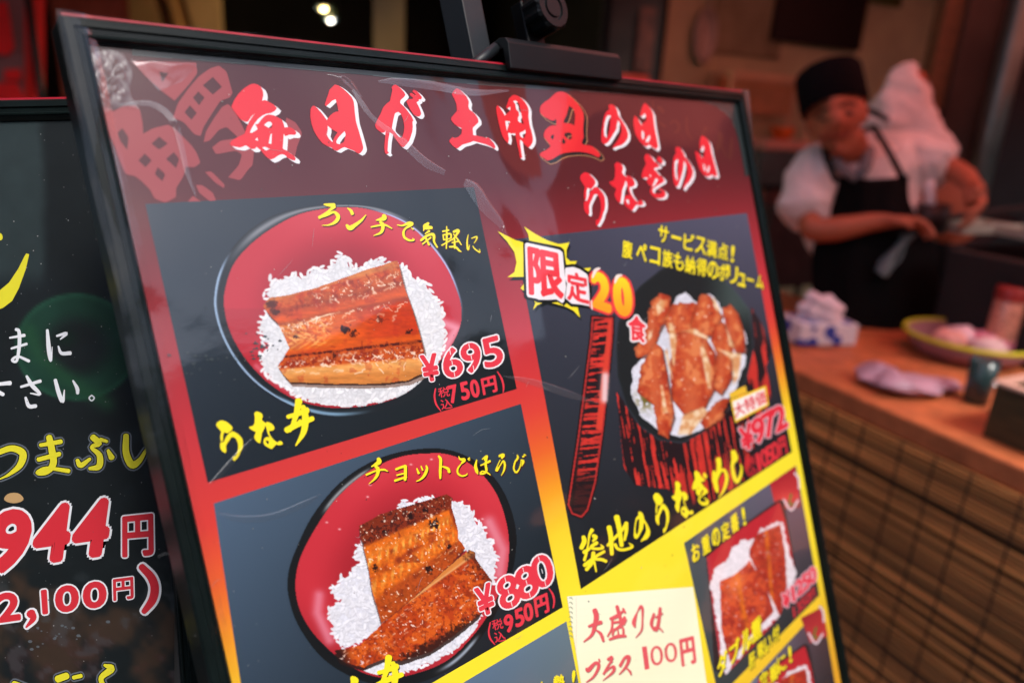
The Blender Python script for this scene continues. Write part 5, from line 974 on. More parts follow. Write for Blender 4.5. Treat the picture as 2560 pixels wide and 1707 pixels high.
def crumple(u, v):
    c = uvz(B1, 262, 205, 0); x, y = (u - .5) * .022, (v - .5) * .026
    h = .5 + .5 * math.sin(x * 900 + 3 * math.sin(y * 500)); h2 = .5 + .5 * math.sin(y * 1300 + 4 * math.sin(x * 700 + 1))
    return (c.x + x + .0015 * math.sin(y * 300), c.y + y + .0015 * math.sin(x * 260), .0012 + .0025 * h * h2 * math.sin(math.pi * u) * math.sin(math.pi * v))
lip('corner_tape', crumple, 40, 36, M_FILM2, 3)
# ================================================================== the dark menu board on the left
B2 = Board((10020, -823, 1800), (0.08, 0.97, -0.02), (392, 250), 0.45)
B2H = 0.86; B2W = 0.58
root2 = bpy.data.objects.new('menu_board', None); root2.empty_display_size = .05; link(root2); root2.matrix_world = B2.matrix() @ Matrix.Translation((-B2W, -B2H, 0))
tag(root2, 'black and green menu board with red 944 yen price at the left edge', 'menu board')
frame_obj(root2, B2W, B2H, .0115); red_glint(root2, B2W, B2H)
plate(root2, 'backing', .003, .003, B2W - .003, B2H - .003, -.010, -.0012, mat('dark_backing_board', (50, 50, 52), .8))
class Sheet2(Sheet):
    def add(s, P, F, col, lay, lin=False, dz=None):
        super().add(P, F, col, lay, lin, dz); s.v[-1][:, 0] += B2W
RP = (0, 500, 500 / 1307); RQ = (0, 1100, 700 / 1808)
def paint_left(X, Y):
    C = np.zeros(X.shape + (3,)) + np.array([24, 30, 32]); x, y = (X - RP[0]) / RP[2], (Y - RP[1]) / RP[2]
    C = mixc(C, sstep(330, 240, x + (vnoise(X, Y, 90, 7) - .5) * 60) * sstep(640, 420, y), (44, 56, 58))  # teal-grey film haze put into the ink at the upper left
    r = np.hypot((x - 500) / 400, (y - 960) / 350); a = sstep(1.04, .98, r) * sstep(.3, .75, r); C = mixc(C, a * .9, (26, 62, 48)); C = mixc(C, sstep(1.0, .98, r) * sstep(.86, .98, r) * .5, (38, 86, 64))
    C = mixc(C, np.exp(-(seg_dist([(RP[0] + p * RP[2], RP[1] + q * RP[2]) for p, q in ((190, 850), (260, 1020), (430, 1160), (700, 1330))], X, Y) / 20) ** 2) * .7, (34, 76, 50))
    C = mixc(C, sstep(.6, .1, np.hypot((x - 430) / 190, (y - 900) / 150)) * .8, (18, 38, 30))
    n, n2 = vnoise(X, Y, 130, 9), vnoise(X, Y, 40, 12); C = mixc(C, sstep(1370, 1450, Y) * sstep(.45, .65, n) * .8, (70, 52, 40)); C = mixc(C, sstep(1520, 1640, Y) * sstep(.5, .65, n2) * .4, (70, 32, 30)); C = mixc(C, sstep(1380, 1500, Y) * sstep(.55, .7, n2) * .5, (66, 72, 76))
    return C * (.92 + .16 * n2)[..., None], np.ones(X.shape)
S = Sheet2(B2, -B2H)
S.raster(-1850, 292, 436, 3400, 6, paint_left, 1); S.build('poster', root2)
S = Sheet2(B2, -B2H)
YL = (232, 224, 52)
S.poly([(RP[0] + x * RP[2], RP[1] + y * RP[2]) for x, y in [(-120, 640), (0, 590), (60, 540), (120, 450), (160, 370), (172, 350), (192, 355), (170, 450), (125, 575), (80, 660), (20, 705), (-60, 735), (-150, 740)]], YL, 4); S.brush(RP, [[(-40, 250, 30), (0, 240, 50)]], YL, 4)
S.brush(RP, [[(105,845,20),(125,860,22),(127,950,24),(110,1050,18),(80,1045,18),(118,1022,16),(190,1052,20)],[(65,900,12),(160,884,22)],[(75,970,14),(175,940,18)],[(310,850,18),(318,950,28),(325,1020,24),(335,1048,14),(342,960,5)],[(372,888,14),(435,872,22),(395,910,8)],[(382,955,10),(402,1000,22),(460,1000,26)],
  [(-40,1205,18),(68,1195,28)],[(-20,1250,30),(22,1270,24)],[(138,1220,16),(265,1182,22)],[(175,1150,16),(210,1210,28),(262,1268,18),(200,1262,8)],[(168,1290,16),(190,1345,26),(235,1345,24)],[(362,1175,22),(385,1260,28),(410,1315,24),(422,1240,6)],[(478,1180,12),(505,1230,24),(508,1262,20)],[(600,1275,9),(617,1292,9),(600,1311,9),(583,1292,9),(600,1275,9)]], (236, 240, 246), 4)
TB = [[(-60,100,35),(0,75,35),(80,52,40),(148,85,48),(130,160,40),(60,220,20),(0,250,8)],[(318,-20,40),(335,60,44),(345,150,44),(300,205,34),(242,210,25),(300,180,22),(445,198,28)],[(262,32,24),(395,8,30)],[(248,125,28),(385,88,30)],[(600,-20,40),(640,20,38),(590,45,20),(642,95,38),(640,168,40),(580,182,22)],[(500,128,24),(522,162,34),(582,120,20)],[(698,65,20),(722,112,40)],[(650,-5,25),(692,8,20)],[(815,-30,36),(815,80,44),(852,158,48),(902,130,34),(945,60,18)],
  [(90,1570,40),(170,1600,40)],[(372,1540,46),(432,1518,44)],[(475,1530,26),(525,1518,26)],[(675,1450,18),(722,1472,44),(655,1530,34),(670,1590,30)]]
S.build('caption_lettering', root2); S = Sheet2(B2, -B2H)
for st in TB: S.brush(RQ, [[(x, y, w + 34) for x, y, w in st]], (96, 104, 112), 2); S.brush(RQ, [[(x, y, w + 14) for x, y, w in st]], (14, 18, 16), 3)
S.brush(RQ, TB, YL, 4)
S.build('dish_name_lettering', root2); S = Sheet2(B2, -B2H); CR = (216, 50, 62)
q = lambda *L: [(RQ[0] + x * RQ[2], RQ[1] + y * RQ[2]) for x, y in L]
def big(ch, quad, w=.045, ow=.075, m=.12): S.glyph(ch, q(*quad), CR, 6, w, [((238, 240, 246), ow)], m)
big('9', ((-50, 420), (240, 395), (185, 870), (-115, 910))); big('4', ((240, 392), (500, 362), (440, 806), (180, 846))); big('4', ((494, 360), (752, 330), (692, 774), (432, 814))); big('円', ((775, 470), (1005, 445), (1010, 765), (775, 780)), .03, .06, .1)
big('2', ((-40, 975), (140, 950), (150, 1175), (-30, 1200)), .04, .085); big('1', ((235, 955), (330, 942), (338, 1130), (252, 1142)), .04, .085); big('0', ((342, 930), (520, 908), (525, 1110), (347, 1135)), .045, .09); big('0', ((520, 906), (700, 884), (704, 1086), (526, 1110)), .045, .09); big('円', ((718, 885), (872, 865), (876, 1032), (722, 1050)), .03, .075, .1)
for wd, c, l in ((30, (238, 240, 246), 5), (0, CR, 6)):
    S.brush(RQ, [[(915, 815, 44 + wd), (975, 880, 54 + wd), (1000, 950, 56 + wd), (985, 1030, 54 + wd), (930, 1105, 36 + wd)]], c, l); S.brush(RQ, [[(200, 1115, 60 + wd), (215, 1150, 40 + wd), (170, 1205, 12 + wd)]], c, l)
S.build('price_lettering', root2)
S = Sheet2(B2, -B2H); rnd = random.Random(8)
S.poly(q(*[(90 + 62 * math.cos(a) * (1 + .08 * math.sin(3 * a)), 372 + 34 * math.sin(a)) for a in np.arange(16) * math.pi / 8]), (196, 160, 110), 5)
for k in range(120):
    x, y = rnd.uniform(0, 420), rnd.uniform(320, 1690); r = rnd.choice((.8, 1, 1.2, 1.7)); g = rnd.choice((150, 110, 90)); S.poly([(x + r * math.cos(a), y + r * math.sin(a)) for a in np.arange(6) * math.pi / 3], (g, g, g), 8)
for k in range(26):
    x, y = rnd.gauss(130, 60), rnd.gauss(1590, 14); r = rnd.uniform(1, 4); S.poly([(x + r * 1.5 * math.cos(a), y - (x - 130) * .25 + r * math.sin(a)) for a in np.arange(6) * math.pi / 3], (92, 98, 104), 8)
S.build('film_dust', root2)['kind'] = 'stuff'
# ================================================================== easels under the two boards
M_BLK = mat('black_easel_metal', (10, 13, 15), .42, .0, .25, 20, spec=.22, coat=.08)
M_GREY = mat('graphite_easel_metal', (22, 27, 31), .45, .1, .2, 20)
def easel(root, W, H, xm, label, clip=None):
    e = bpy.data.objects.new('display_easel', None); e.empty_display_size = .05; link(e); e.matrix_world = root.matrix_basis; tag(e, label, 'easel')
    M = root.matrix_basis; loc = lambda x, y, z: M @ Vector((x, y, z)); zax = (M.to_3x3() @ Vector((0, 0, 1))); yax = M.to_3x3() @ Vector((0, 1, 0)); xax = M.to_3x3() @ Vector((1, 0, 0)); A = (xax, yax, zax)
    def floor_pt(p, d): return p + d * ((0.012 - p.z) / d.z)
    mb = MB(); top = loc(xm, H + .22, -.026); bot = loc(xm, -.03, -.026); mb.box((top + bot) / 2, A, (.022, (top - bot).length, .02)); mb.box(loc(xm - .0105, H + .09, -.0145), A, (.0012, .24, .004)); mb.build('mast', M_GREY, e, .001)
    mb = MB(); mb.box(loc(W / 2, -.0105, .0), A, (W * .9, .018, .05)); mb.box(loc(W / 2, .004, .022), A, (W * .9, .012, .006)); mb.build('ledge', M_BLK, e, .001)
    for sx in (-1, 1):
        mb = MB(); p = loc(W / 2 + sx * W * .30, -.021, -.022); q = floor_pt(p, -yax + xax * sx * .16); mb.tube([p, q], .011, 10); mb.build('leg', M_BLK, e)
    mb = MB(); p = loc(xm, H * .86, -.04); q = floor_pt(p, Vector((0, .42, -1))); mb.tube([p, q], .011, 10); mb.build('leg', M_BLK, e)
    mb = MB(); mb.box(loc(W / 2, -.035, -.022), A, (W * .66, .02, .02)); mb.build('crossbar', M_BLK, e, .001)
    if clip:
        x0, x1, y0, y1 = clip; mb = MB(); prof = [(y0, .0062), (y0, .0105), (y1 - .006, .0125), (y1 - .002, .0105), (y1, .005), (y1 - .001, -.002), (y1 - .006, -.016), (y0 + .004, -.016), (y0 + .004, -.0148), (y1 - .008, -.0148), (y1 - .008, .0062)]
        n = len(prof); b = 0
        for x in (x0, x1): mb.v += [loc(x, y, z) for y, z in prof]
        for k in range(n): mb.f.append((k, (k + 1) % n, n + (k + 1) % n, n + k)); mb.sm.append(False)
        mb.f.append(tuple(range(n))); mb.sm.append(False); mb.f.append(tuple(range(n, 2 * n))); mb.sm.append(False); mb.build('clamp', M_BLK, e, .0006)
        mb = MB(); xk, yk = (B1.loc([(1340, 44)])[0]); yk += BH; pr = []
        mb.box(loc(xk - .004, (yk + y1) / 2 - .004, -.006), A, (.018, abs(yk - y1) + .03, .012)); mb.build('bracket', M_BLK, e, .001)
        mb = MB(); nseg = 40; rr = lambda k, r: r * (1 + (.05 if (k // 2) % 2 else -.03))
        ring = [(.0155, .002), (.0158, .016), (.0145, .0185), (.0095, .0185), (.009, .0172), (.0075, .0172), (.007, .0185)]; v0 = len(mb.v)
        for i, (r, z) in enumerate(ring):
            for k in range(nseg): a = 2 * math.pi * k / nseg; r2 = rr(k, r) if i < 2 else r; mb.v.append(loc(xk + r2 * math.cos(a), yk + r2 * math.sin(a), z))
        for i in range(len(ring) - 1):
            for k in range(nseg): k2 = (k + 1) % nseg; mb.f.append((i * nseg + k, i * nseg + k2, (i + 1) * nseg + k2, (i + 1) * nseg + k)); mb.sm.append(False)
        mb.f.append(tuple((len(ring) - 1) * nseg + k for k in range(nseg))); mb.sm.append(False); mb.f.append(tuple(range(nseg))); mb.sm.append(False); mb.build('knob', M_BLK, e)
        mb = MB(); pa = B1.loc([(1180, 168), (1240, 120)]); mb.tube([loc(pa[0][0], pa[0][1] + BH, -.006), loc(pa[1][0], pa[1][1] + BH, .0)], .004, 8); mb.build('clamp_arm', M_GREY, e)
    return e
cl = B1.loc([(1236, 102), (1530, 146), (1527, 206), (1240, 180)])
easel(root1, BW, BH, B1.loc([(1228, 60)])[0][0], 'black easel with a round knob clamp holding the large red menu board', (float(cl[0][0]), float(cl[1][0]) * .985, float(cl[:, 1].min()) + BH - .001, float(cl[0][1]) + BH))
easel(root2, B2W, B2H, .29, 'black easel carrying the green and black menu board at the left')
# ================================================================== counter wrapped in a bamboo blind
M_TOP = mat('orange_bamboo_mat_top', (190, 104, 62), .55, var=.3, scale=18, stretch=(1, 1, 1), bump=.1)
M_BAM = mat('brown_bamboo_slats', (196, 130, 72), .6, var=.65, scale=9, stretch=(.4, .4, 30))
M_CORD = mat('dark_binding_cord', (62, 40, 28), .8)
sb = sof(on_z(2300, 800, .9)); CT0, CT1, CS = -1.9, 1.25, max(.34, min(.6, sb))
cnt = thing('counter', 'long food counter wrapped in brown bamboo slats with an orange mat top', 'counter', tuple(Q(.2, -.2, 0)))
mb = MB(); mb.box(Q(CS / 2 + .01, (CT0 + CT1) / 2, .42), QX, (CS - .03, CT1 - CT0 - .04, .84)); mb.build('cabinet', M_DARK, cnt)
mb = MB(); mb.box(Q(CS / 2, (CT0 + CT1) / 2, .87), QX, (CS + .01, CT1 - CT0, .05)); mb.build('counter_top', M_TOP, cnt, .006)
mb = MB(); rs = random.Random(5)
for k in range(92):
    z = .842 - k * .0088; s = -.008 + rs.uniform(-.0012, .0012)
    
    if rs.random() < .06: continue
    mb.tube([Q(s, CT0, z + rs.uniform(-.001, .001)), Q(s, -.9, z + rs.uniform(-.0014, .0014)), Q(s, 0, z + rs.uniform(-.0014, .0014)), Q(s, CT1, z)], rs.uniform(.0032, .0043), 6, False)
bso = mb.build('bamboo_screen', M_BAM, cnt, 0, False); ca_ = bso.data.color_attributes.new('Tone', 'FLOAT_COLOR', 'POINT'); tn = []
for k in range(len(bso.data.vertices) // 24):
    g_ = rs.choice((.35, .55, .8, 1, 1, 1.2, 1.5))
    for q_ in range(24): w_ = g_ * rs.uniform(.85, 1.15); tn += [w_, w_ * rs.uniform(.93, 1.03), w_ * .95, 1]
ca_.data.foreach_set('color', tn); t_ = M_BAM.node_tree; b_ = t_.nodes['Principled BSDF']; vc = t_.nodes.new('ShaderNodeVertexColor'); vc.layer_name = 'Tone'; mm = t_.nodes.new('ShaderNodeMix'); mm.data_type = 'RGBA'; mm.blend_type = 'MULTIPLY'; mm.inputs[0].default_value = 1
src = b_.inputs['Base Color'].links[0].from_socket; t_.links.new(src, mm.inputs[6]); t_.links.new(vc.outputs[0], mm.inputs[7]); t_.links.new(mm.outputs[2], b_.inputs['Base Color'])
mb = MB(); t = CT0 + .03
while t < CT1:
    mb.tube([Q(-.0125, t + rs.uniform(-.002, .002), z) for z in np.linspace(.02, .85, 12)], .0017, 5, False); t += .082 + rs.uniform(-.012, .012)
mb.build('cord', M_CORD, cnt)
# ------------------------------------------------------------------ things on the counter
def base(px, py, z=.897): return on_z(px, py, z)
UP = Vector((0, 0, 1)); RT = Vector(tuple(W3[:, 0])); RT.z = 0; RT.normalize(); FW_ = Vector((-RT.y, RT.x, 0))
def blob(mb, c, r, seed, n=18, m=12, amp=.25, flat=1.0, sx=1.0, sy=1.0, fr=4.0):
    rs = np.random.RandomState(seed); ph = rs.rand(6) * 6.28
    def f(u, v):
        a, b = u * 2 * math.pi, (v - .5) * math.pi; d = Vector((math.cos(a) * math.cos(b), math.sin(a) * math.cos(b), math.sin(b)))
        k = 1 + amp * (math.sin(d.x * fr + ph[0]) * math.sin(d.y * fr * 1.3 + ph[1]) + .5 * math.sin(d.z * fr * 2 + ph[2] + d.x * 3) + .4 * math.sin(d.y * fr * 2.3 + ph[3]))
        p = d * r * k; return Vector(c) + RT * (p.x * sx) + FW_ * (p.y * sy) + UP * (p.z * flat)
    mb.grid(f, n, m)
def px2m(p): return dep(p) / FPX
# tissue box with blue pattern and a puff of white paper
M_BLUEBOX = bpy.data.materials.new('blue_patterned_card'); M_BLUEBOX.use_nodes = True; t_ = M_BLUEBOX.node_tree; b_ = t_.nodes['Principled BSDF']; v_ = t_.nodes.new('ShaderNodeTexVoronoi'); v_.inputs['Scale'].default_value = 27; r_ = t_.nodes.new('ShaderNodeValToRGB'); c_ = t_.nodes.new('ShaderNodeTexCoord')
r_.color_ramp.interpolation = 'CONSTANT'; r_.color_ramp.elements[0].color = (.03, .06, .36, 1); r_.color_ramp.elements[1].color = (.78, .72, .76, 1); r_.color_ramp.elements[1].position = .47
t_.links.new(c_.outputs['Object'], v_.inputs['Vector']); t_.links.new(v_.outputs['Distance'], r_.inputs[0]); t_.links.new(r_.outputs[0], b_.inputs['Base Color']); b_.inputs['Roughness'].default_value = .6
p = base(2060, 868); k = px2m(p); tb = thing('tissue_box', 'low blue patterned box with a puff of pale paper on the counter', 'tissue box', tuple(p))
mb = MB(); c = p + FW_ * .06 + UP * .032; ang = .18; a0 = RT * math.cos(ang) + FW_ * math.sin(ang); a1 = Vector((-a0.y, a0.x, 0)); mb.box(c, (a0, a1, UP), (158 * k, .11, .058)); mb.build('box', M_BLUEBOX, tb, .003)
mb = MB(); blob(mb, c + UP * .045, 50 * k, 3, 48, 28, .2, .95, 1.05, .8, 4.5); mb.build('paper', mat('pale_tissue_paper', (236, 216, 220), .9, var=.06, scale=20, bump=.2), tb)
# lavender plastic bag
p = base(2290, 985); k = px2m(p); mb = MB()
def bag(u, v):
    a = u * 2 * math.pi; r = math.sin(v * math.pi) ** .7 if 0 < v < 1 else 0; h = (1 - math.cos(v * math.pi)) / 2
    rr = 1 + .18 * math.sin(a * 3 + 1) + .1 * math.sin(a * 7 + v * 9)
    return p + RT * (122 * k * r * rr * math.cos(a) - (.02 if v > .5 else 0) * h) + FW_ * (.065 * r * rr * math.sin(a) + .03) + UP * (.003 + h * 52 * k * (.55 + .5 * math.exp(-((math.cos(a) * r + .35) / .3) ** 2)))
mb.grid(bag, 48, 20); tag(mb.build('plastic_bag', mat('lavender_plastic_bag', (190, 150, 168), .4, var=.12, scale=25, bump=.5)), 'crumpled lavender plastic bag lying on the orange counter top', 'bag')
# glass tumbler
p = base(2437, 1005); k = px2m(p); mb = MB(); R = 33 * k; H_ = 112 * k
mb.lathe(p, [(0, .002), (R * .86, .002), (R, H_), (R * .93, H_), (R * .8, .012), (0, .012)], 24)
tag(mb.build('tumbler', mat('dark_teal_glass', (70, 96, 96), .1, var=.1, trans=.5)), 'dark teal glass tumbler standing beside the lavender bag', 'cup')
# shallow basket with a yellow rim and wrapped parcels
p = base(2440, 905); p = p + FW_ * .05; k = px2m(p); R = 150 * k; H_ = 52 * k; bs = thing('basket', 'round basket with a yellow rim holding pink wrapped parcels', 'basket', tuple(p))
mb = MB(); mb.lathe(p, [(0, .003), (R * .75, .003), (R * .97, H_), (R * .93, H_), (R * .72, .01), (0, .01)], 40); mb.build('bowl', mat('mauve_plastic', (150, 104, 110), .5), bs)
mb = MB(); mb.tube([p + UP * H_ + RT * (R * .96 * math.cos(a)) + FW_ * (R * .96 * math.sin(a)) for a in np.linspace(0, 2 * math.pi, 41)], .006, 8, False); mb.build('rim', mat('yellow_green_plastic', (196, 190, 40), .45), bs)
for i, (dx, dy, r, c) in enumerate(((-50, .0, 40, (226, 150, 140)), (-5, .03, 44, (232, 180, 190)), (60, .0, 46, (224, 130, 150)), (20, -.05, 36, (240, 190, 190)))):
    q_ = p + RT * dx * k + FW_ * dy + UP * (H_ * .75); mb = MB(); blob(mb, q_, r * k, 20 + i, 20, 12, .16, .62, 1.1, .8, 5); tag(mb.build('wrapped_parcel', mat('pink_wrapping_%d' % i if False else 'pink_wrapping', c, .5, var=.25, scale=30, bump=.4)), ('salmon wrapped parcel at the left end of the yellow rimmed basket', 'pale pink wrapped parcel in the middle of the yellow rimmed basket', 'deep pink wrapped parcel at the right end of the yellow rimmed basket', 'palest wrapped parcel at the front of the yellow rimmed basket')[i], 'parcel', 'wrapped parcels in the basket')
M_PACK = film_mat('clear_pack', .1, .2, .3, 60, .4)
for i, (px, py, w_, h_, c, lb) in enumerate(((2215, 800, 66, 26, (200, 120, 110), 'clear pack of salmon slices lying behind the lavender bag'), (2352, 850, 60, 30, (226, 170, 176), 'clear pack of pale pink slices leaning on the yellow rimmed basket'), (2545, 985, 60, 30, (214, 170, 120), 'clear pack of tan pieces lying at the right edge behind the ginger tray'))):
    p = base(px, py); k = px2m(p); o = thing('plastic_pack', lb, 'food pack', tuple(p), 'clear food packs on the counter'); a0 = (RT + FW_ * (.3 - .25 * i)).normalized(); a1 = Vector((-a0.y, a0.x, 0)); c0 = p + FW_ * .03 + UP * (h_ * k / 2)
    mb = MB(); blob(mb, c0 - UP * .003, w_ * k * .46, 30 + i, 18, 10, .2, h_ / w_ * .8, 1, .7, 6); mb.build('slices', mat('packed_slices', c, .5, var=.3, scale=50), o)
    mb = MB(); mb.box(c0, (a0, a1, UP), (w_ * k, w_ * k * .75, h_ * k)); mb.build('pack_film', M_PACK, o, .003)
# tall jar of spotted pickles with a red lid
p = base(2487, 893); k = px2m(p); R = 34 * k; H_ = 152 * k; jr = thing('jar', 'tall jar of speckled pink pickles with a red lid behind the basket', 'jar', tuple(p))
mb = MB(); mb.lathe(p, [(0, 0), (R * .95, 0), (R, .008), (R, H_), (R * .9, H_ + .006), (0, H_ + .006)], 24); mb.build('jar_body', mat('speckled_pink_pickle', (214, 140, 118), .3, var=.4, scale=90, coat=.6), jr)
mb = MB(); mb.lathe(p, [(R * 1.04, H_ - .004), (R * 1.06, H_ + 24 * k), (R * .98, H_ + 28 * k), (0, H_ + 28 * k)], 24); mb.build('lid', mat('red_lid', (150, 46, 42), .4), jr)
# wooden tray of red pickled ginger
p = base(2580, 1098); k = px2m(p); tr_ = thing('wooden_tray', 'dark wooden tray of red pickled ginger at the near end of counter', 'tray', tuple(p))
M_WD = mat('dark_tray_wood', (74, 60, 34), .6, var=.4, scale=14, stretch=(1, 1, 6)); M_WL = mat('pale_tray_rim', (214, 170, 150), .6)
A0, A1 = -CX, PX; c = base(2455, 1088); L_, D_, Hh = .34, .20, .095
mb = MB(); mb.box(c + A0 * L_ / 2 + A1 * D_ / 2 + UP * .006, (A0, A1, UP), (L_, D_, .012))
for o_, sz in ((A1 * .006, (L_, .012, Hh)), (A1 * (D_ - .006), (L_, .012, Hh))): mb.box(c + A0 * L_ / 2 + o_ + UP * (Hh / 2 + .012), (A0, A1, UP), sz)
for o_ in (.006, L_ - .006): mb.box(c + A0 * o_ + A1 * D_ / 2 + UP * (Hh / 2 + .012), (A0, A1, UP), (.012, D_ - .026, Hh))
mb.build('tray_box', M_WD, tr_, .001)
mb = MB(); mb.box(c + A0 * L_ / 2 + A1 * .004 + UP * (Hh + .0155), (A0, A1, UP), (L_ + .01, .02, .007)); mb.box(c + A0 * .004 + A1 * D_ / 2 + UP * (Hh + .0155), (A0, A1, UP), (.02, D_ - .03, .007)); mb.build('rim', M_WL, tr_, .001)
mb = MB(); rs = random.Random(9); cc = c + A0 * L_ / 2 + A1 * D_ / 2 + UP * .03
mb.grid(lambda u, v: c + A0 * (.014 + u * (L_ - .028)) + A1 * (.014 + v * (D_ - .028)) + UP * (.07 + .05 * math.sin(u * math.pi) * math.sin(v * math.pi) + .008 * math.sin(u * 60) * math.sin(v * 47)), 30, 20)
for i in range(160):
    u, v = rs.random(), rs.random(); q_ = c + A0 * (.03 + u * (L_ - .06)) + A1 * (.03 + v * (D_ - .06)) + UP * (.078 + .05 * math.sin(u * math.pi) * math.sin(v * math.pi)); a = rs.uniform(0, 6.28); d_ = Vector((math.cos(a), math.sin(a), rs.uniform(-.2, .4))) * .018; mb.tube([q_ - d_, q_ + UP * .006, q_ + d_], .0028, 5)
tag(mb.build('pickled_ginger', mat('red_pickled_ginger', (196, 40, 30), .35, var=.4, scale=60, coat=.3)), 'heap of shredded red ginger filling the dark wooden tray', 'food')
# charcoal grill on its stand behind the counter
gp = base(2318, 838); gs = sof(gp); gt = tof(gp); gr = thing('charcoal_grill', 'black box grill standing behind the counter in front of the cook', 'grill', tuple(Q(gs, gt - .3, 0)))
k = px2m(gp); Hg = 1.0 + 0 * k; zt = .9 + 232 * k * .93; gx0, gx1, gt0, gt1 = max(gs, CS + .02), max(gs, CS + .02) + .42, gt - .95, gt
M_GR = mat('sooty_black_iron', (30, 25, 24), .7, .0, .35, 8)
mb = MB(); mb.box(Q((gx0 + gx1) / 2, (gt0 + gt1) / 2, zt / 2), QX, (gx1 - gx0, gt1 - gt0, zt)); mb.build('grill_body', M_GR, gr, .006)
mb = MB()
for a in np.linspace(.03, .39, 12): mb.tube([Q(gx0 + a, gt0 + .02, zt + .008), Q(gx0 + a, gt1 - .02, zt + .008)], .004, 6)
mb.build('grate', M_BLK, gr)
em = bpy.data.materials.new('glowing_charcoal'); em.use_nodes = True; b_ = em.node_tree.nodes['Principled BSDF']; b_.inputs['Base Color'].default_value = (.1, .02, .01, 1); b_.inputs['Emission Color'].default_value = (1, .13, .02, 1); b_.inputs['Emission Strength'].default_value = .35
p = Q(gx0 + .13, gt1 + .003, zt - 150 * k); mb = MB(); blob(mb, p, 30 * k, 4, 14, 10, .2, .45, 1.2, .6); mb.build('ember', em, gr)
M_ST = mat('bright_stainless_steel', (214, 216, 206), .22, 1.0, .08, 30); M_PALE = mat('steel_painted_highlight', (186, 186, 168), .3, .0, .06, 20, coat=.5)  # pale tray colour stands in for sky highlights on steel
def steel_tray(px0, px1, py, w, label, dz=.02):
    a = on_z(px0, py, zt + dz); b = on_z(px1, py, zt + dz); o = (a + b) / 2; d_ = (b - a); L = d_.length; d_.normalize(); n_ = Vector((-d_.y, d_.x, 0)); mb = MB()
    for q_, sz in ((UP * 0, (L, w, .004)), (n_ * w / 2 + UP * .012, (L, .004, .028)), (n_ * -w / 2 + UP * .012, (L, .004, .028)), (d_ * (L / 2 - .002) + UP * .012, (.004, w - .01, .026)), (d_ * (-L / 2 + .002) + UP * .012, (.004, w - .01, .026))): mb.box(o + q_, (d_, n_, UP), sz)
    return tag(mb.build('pale_steel_tray', M_PALE, None, .001), label, 'tray', 'pale trays on the grill')
steel_tray(2362, 2500, 575, .12, 'long steel tray on the black grill by the cook, highlight painted pale')
steel_tray(2520, 2600, 590, .12, 'short steel tray at the right edge on the grill, highlight painted pale')
a = on_z(2255, 556, zt + .055); b = on_z(2580, 520, zt + .06); mb = MB(); mb.tube([a, a.lerp(b, .3), a.lerp(b, .75), b], [.009, .010, .012, .012], 10); tag(mb.build('skewer_rod', M_GR), 'long black iron rod lying across the grill under the cook hands', 'rod')
# dark canister with two white handled spatulas on the grill
cp = on_z(2318, 580, zt + .012); k2 = px2m(cp); cn = thing('utensil_canister', 'dark canister on the grill beside the black apron', 'canister', tuple(cp)); R = 40 * k2; H_ = 70 * k2
mb = MB(); mb.lathe(cp, [(0, 0), (R * .95, 0), (R, H_), (R * .93, H_), (R * .88, .006), (0, .006)], 24); mb.build('canister_body', mat('dark_brown_tin', (58, 44, 40), .45, .3), cn)
M_WHN = mat('white_plastic_handle', (236, 238, 242), .3)
for i, (dx, tip, lb) in enumerate(((.2, (2324, 452), 'white handled spatula leaning right in the dark canister'), (-.45, (2288, 508), 'white handled spatula leaning left in the dark canister'))):
    o = thing('spatula', lb, 'spatula', tuple(cp), 'spatulas in the canister'); b_ = cp + RT * (R * dx) + UP * .012; e_ = at(tip[0], tip[1], dep(cp)); mb = MB(); mb.tube([b_, b_.lerp(e_, .45)], .004, 8); mb.build('shaft', M_ST, o)
    mb = MB(); d_ = (e_ - b_); mb.tube([b_ + d_ * .45, b_ + d_ * .52, b_ + d_ * .8, b_ + d_ * .97, e_], [.008, .014, .017, .016, .009], 12); mb.build('handle', M_WHN, o)
# ------------------------------------------------------------------ things on and by the back wall
def slab(name, px0, py0, px1, py1, t, th, m, label, cat, parent=None, bev=.002, group=None):
    a, b = hit_t(px0, py0, t), hit_t(px1, py1, t); c_ = (a + b) / 2; mb = MB(); mb.box(c_, (PX, CX, UP), (abs(sof(b) - sof(a)), th, abs(a.z - b.z))); o = mb.build(name, m, parent, bev)
    return tag(o, label, cat, group) if parent is None else o
slab('blackboard', 1958, -120, 2142, 128, 1.985, .04, mat('black_menu_panel', (12, 12, 14), .5), 'black rectangular board high on the tan wall above the cap', 'blackboard')
slab('wall_poster', 1800, -60, 1945, 150, 1.995, .012, mat('faded_green_poster', (150, 156, 124), .7, var=.35, scale=5), 'faded greenish poster on the tan wall above the wire rack', 'poster')
slab('wall_poster', 2165, -60, 2250, 20, 1.995, .012, mat('green_leaf_poster', (84, 104, 50), .7, var=.4, scale=8), 'small green poster at the top of wall right of black panel', 'poster')
a = hit_t(1763, 90, 1.97); mb = MB(); kk = px2m(a); mb.tube([a + PX * (32 * kk * math.cos(q_)) + UP * (60 * kk * math.sin(q_)) for q_ in np.linspace(0, 2 * math.pi, 33)], .013, 8, False); mb.grid(lambda u, v: a + PX * (28 * kk * v * math.cos(u * 6.2832)) + UP * (56 * kk * v * math.sin(u * 6.2832)) + CX * (.02 * (1 - v * v)), 24, 5); mb.tube([a + UP * 60 * kk, a + UP * 130 * kk], .007, 8)
tag(mb.build('strainer', mat('grey_wire_strainer', (186, 188, 176), .5, .3)), 'grey oval strainer hanging on the tan wall left of the rack', 'strainer')
sh = thing('wall_shelf', 'pale pinkish shelf board with brackets fixed on the wall left of cook', 'shelf', tuple(hit_t(1930, 360, 1.9)))
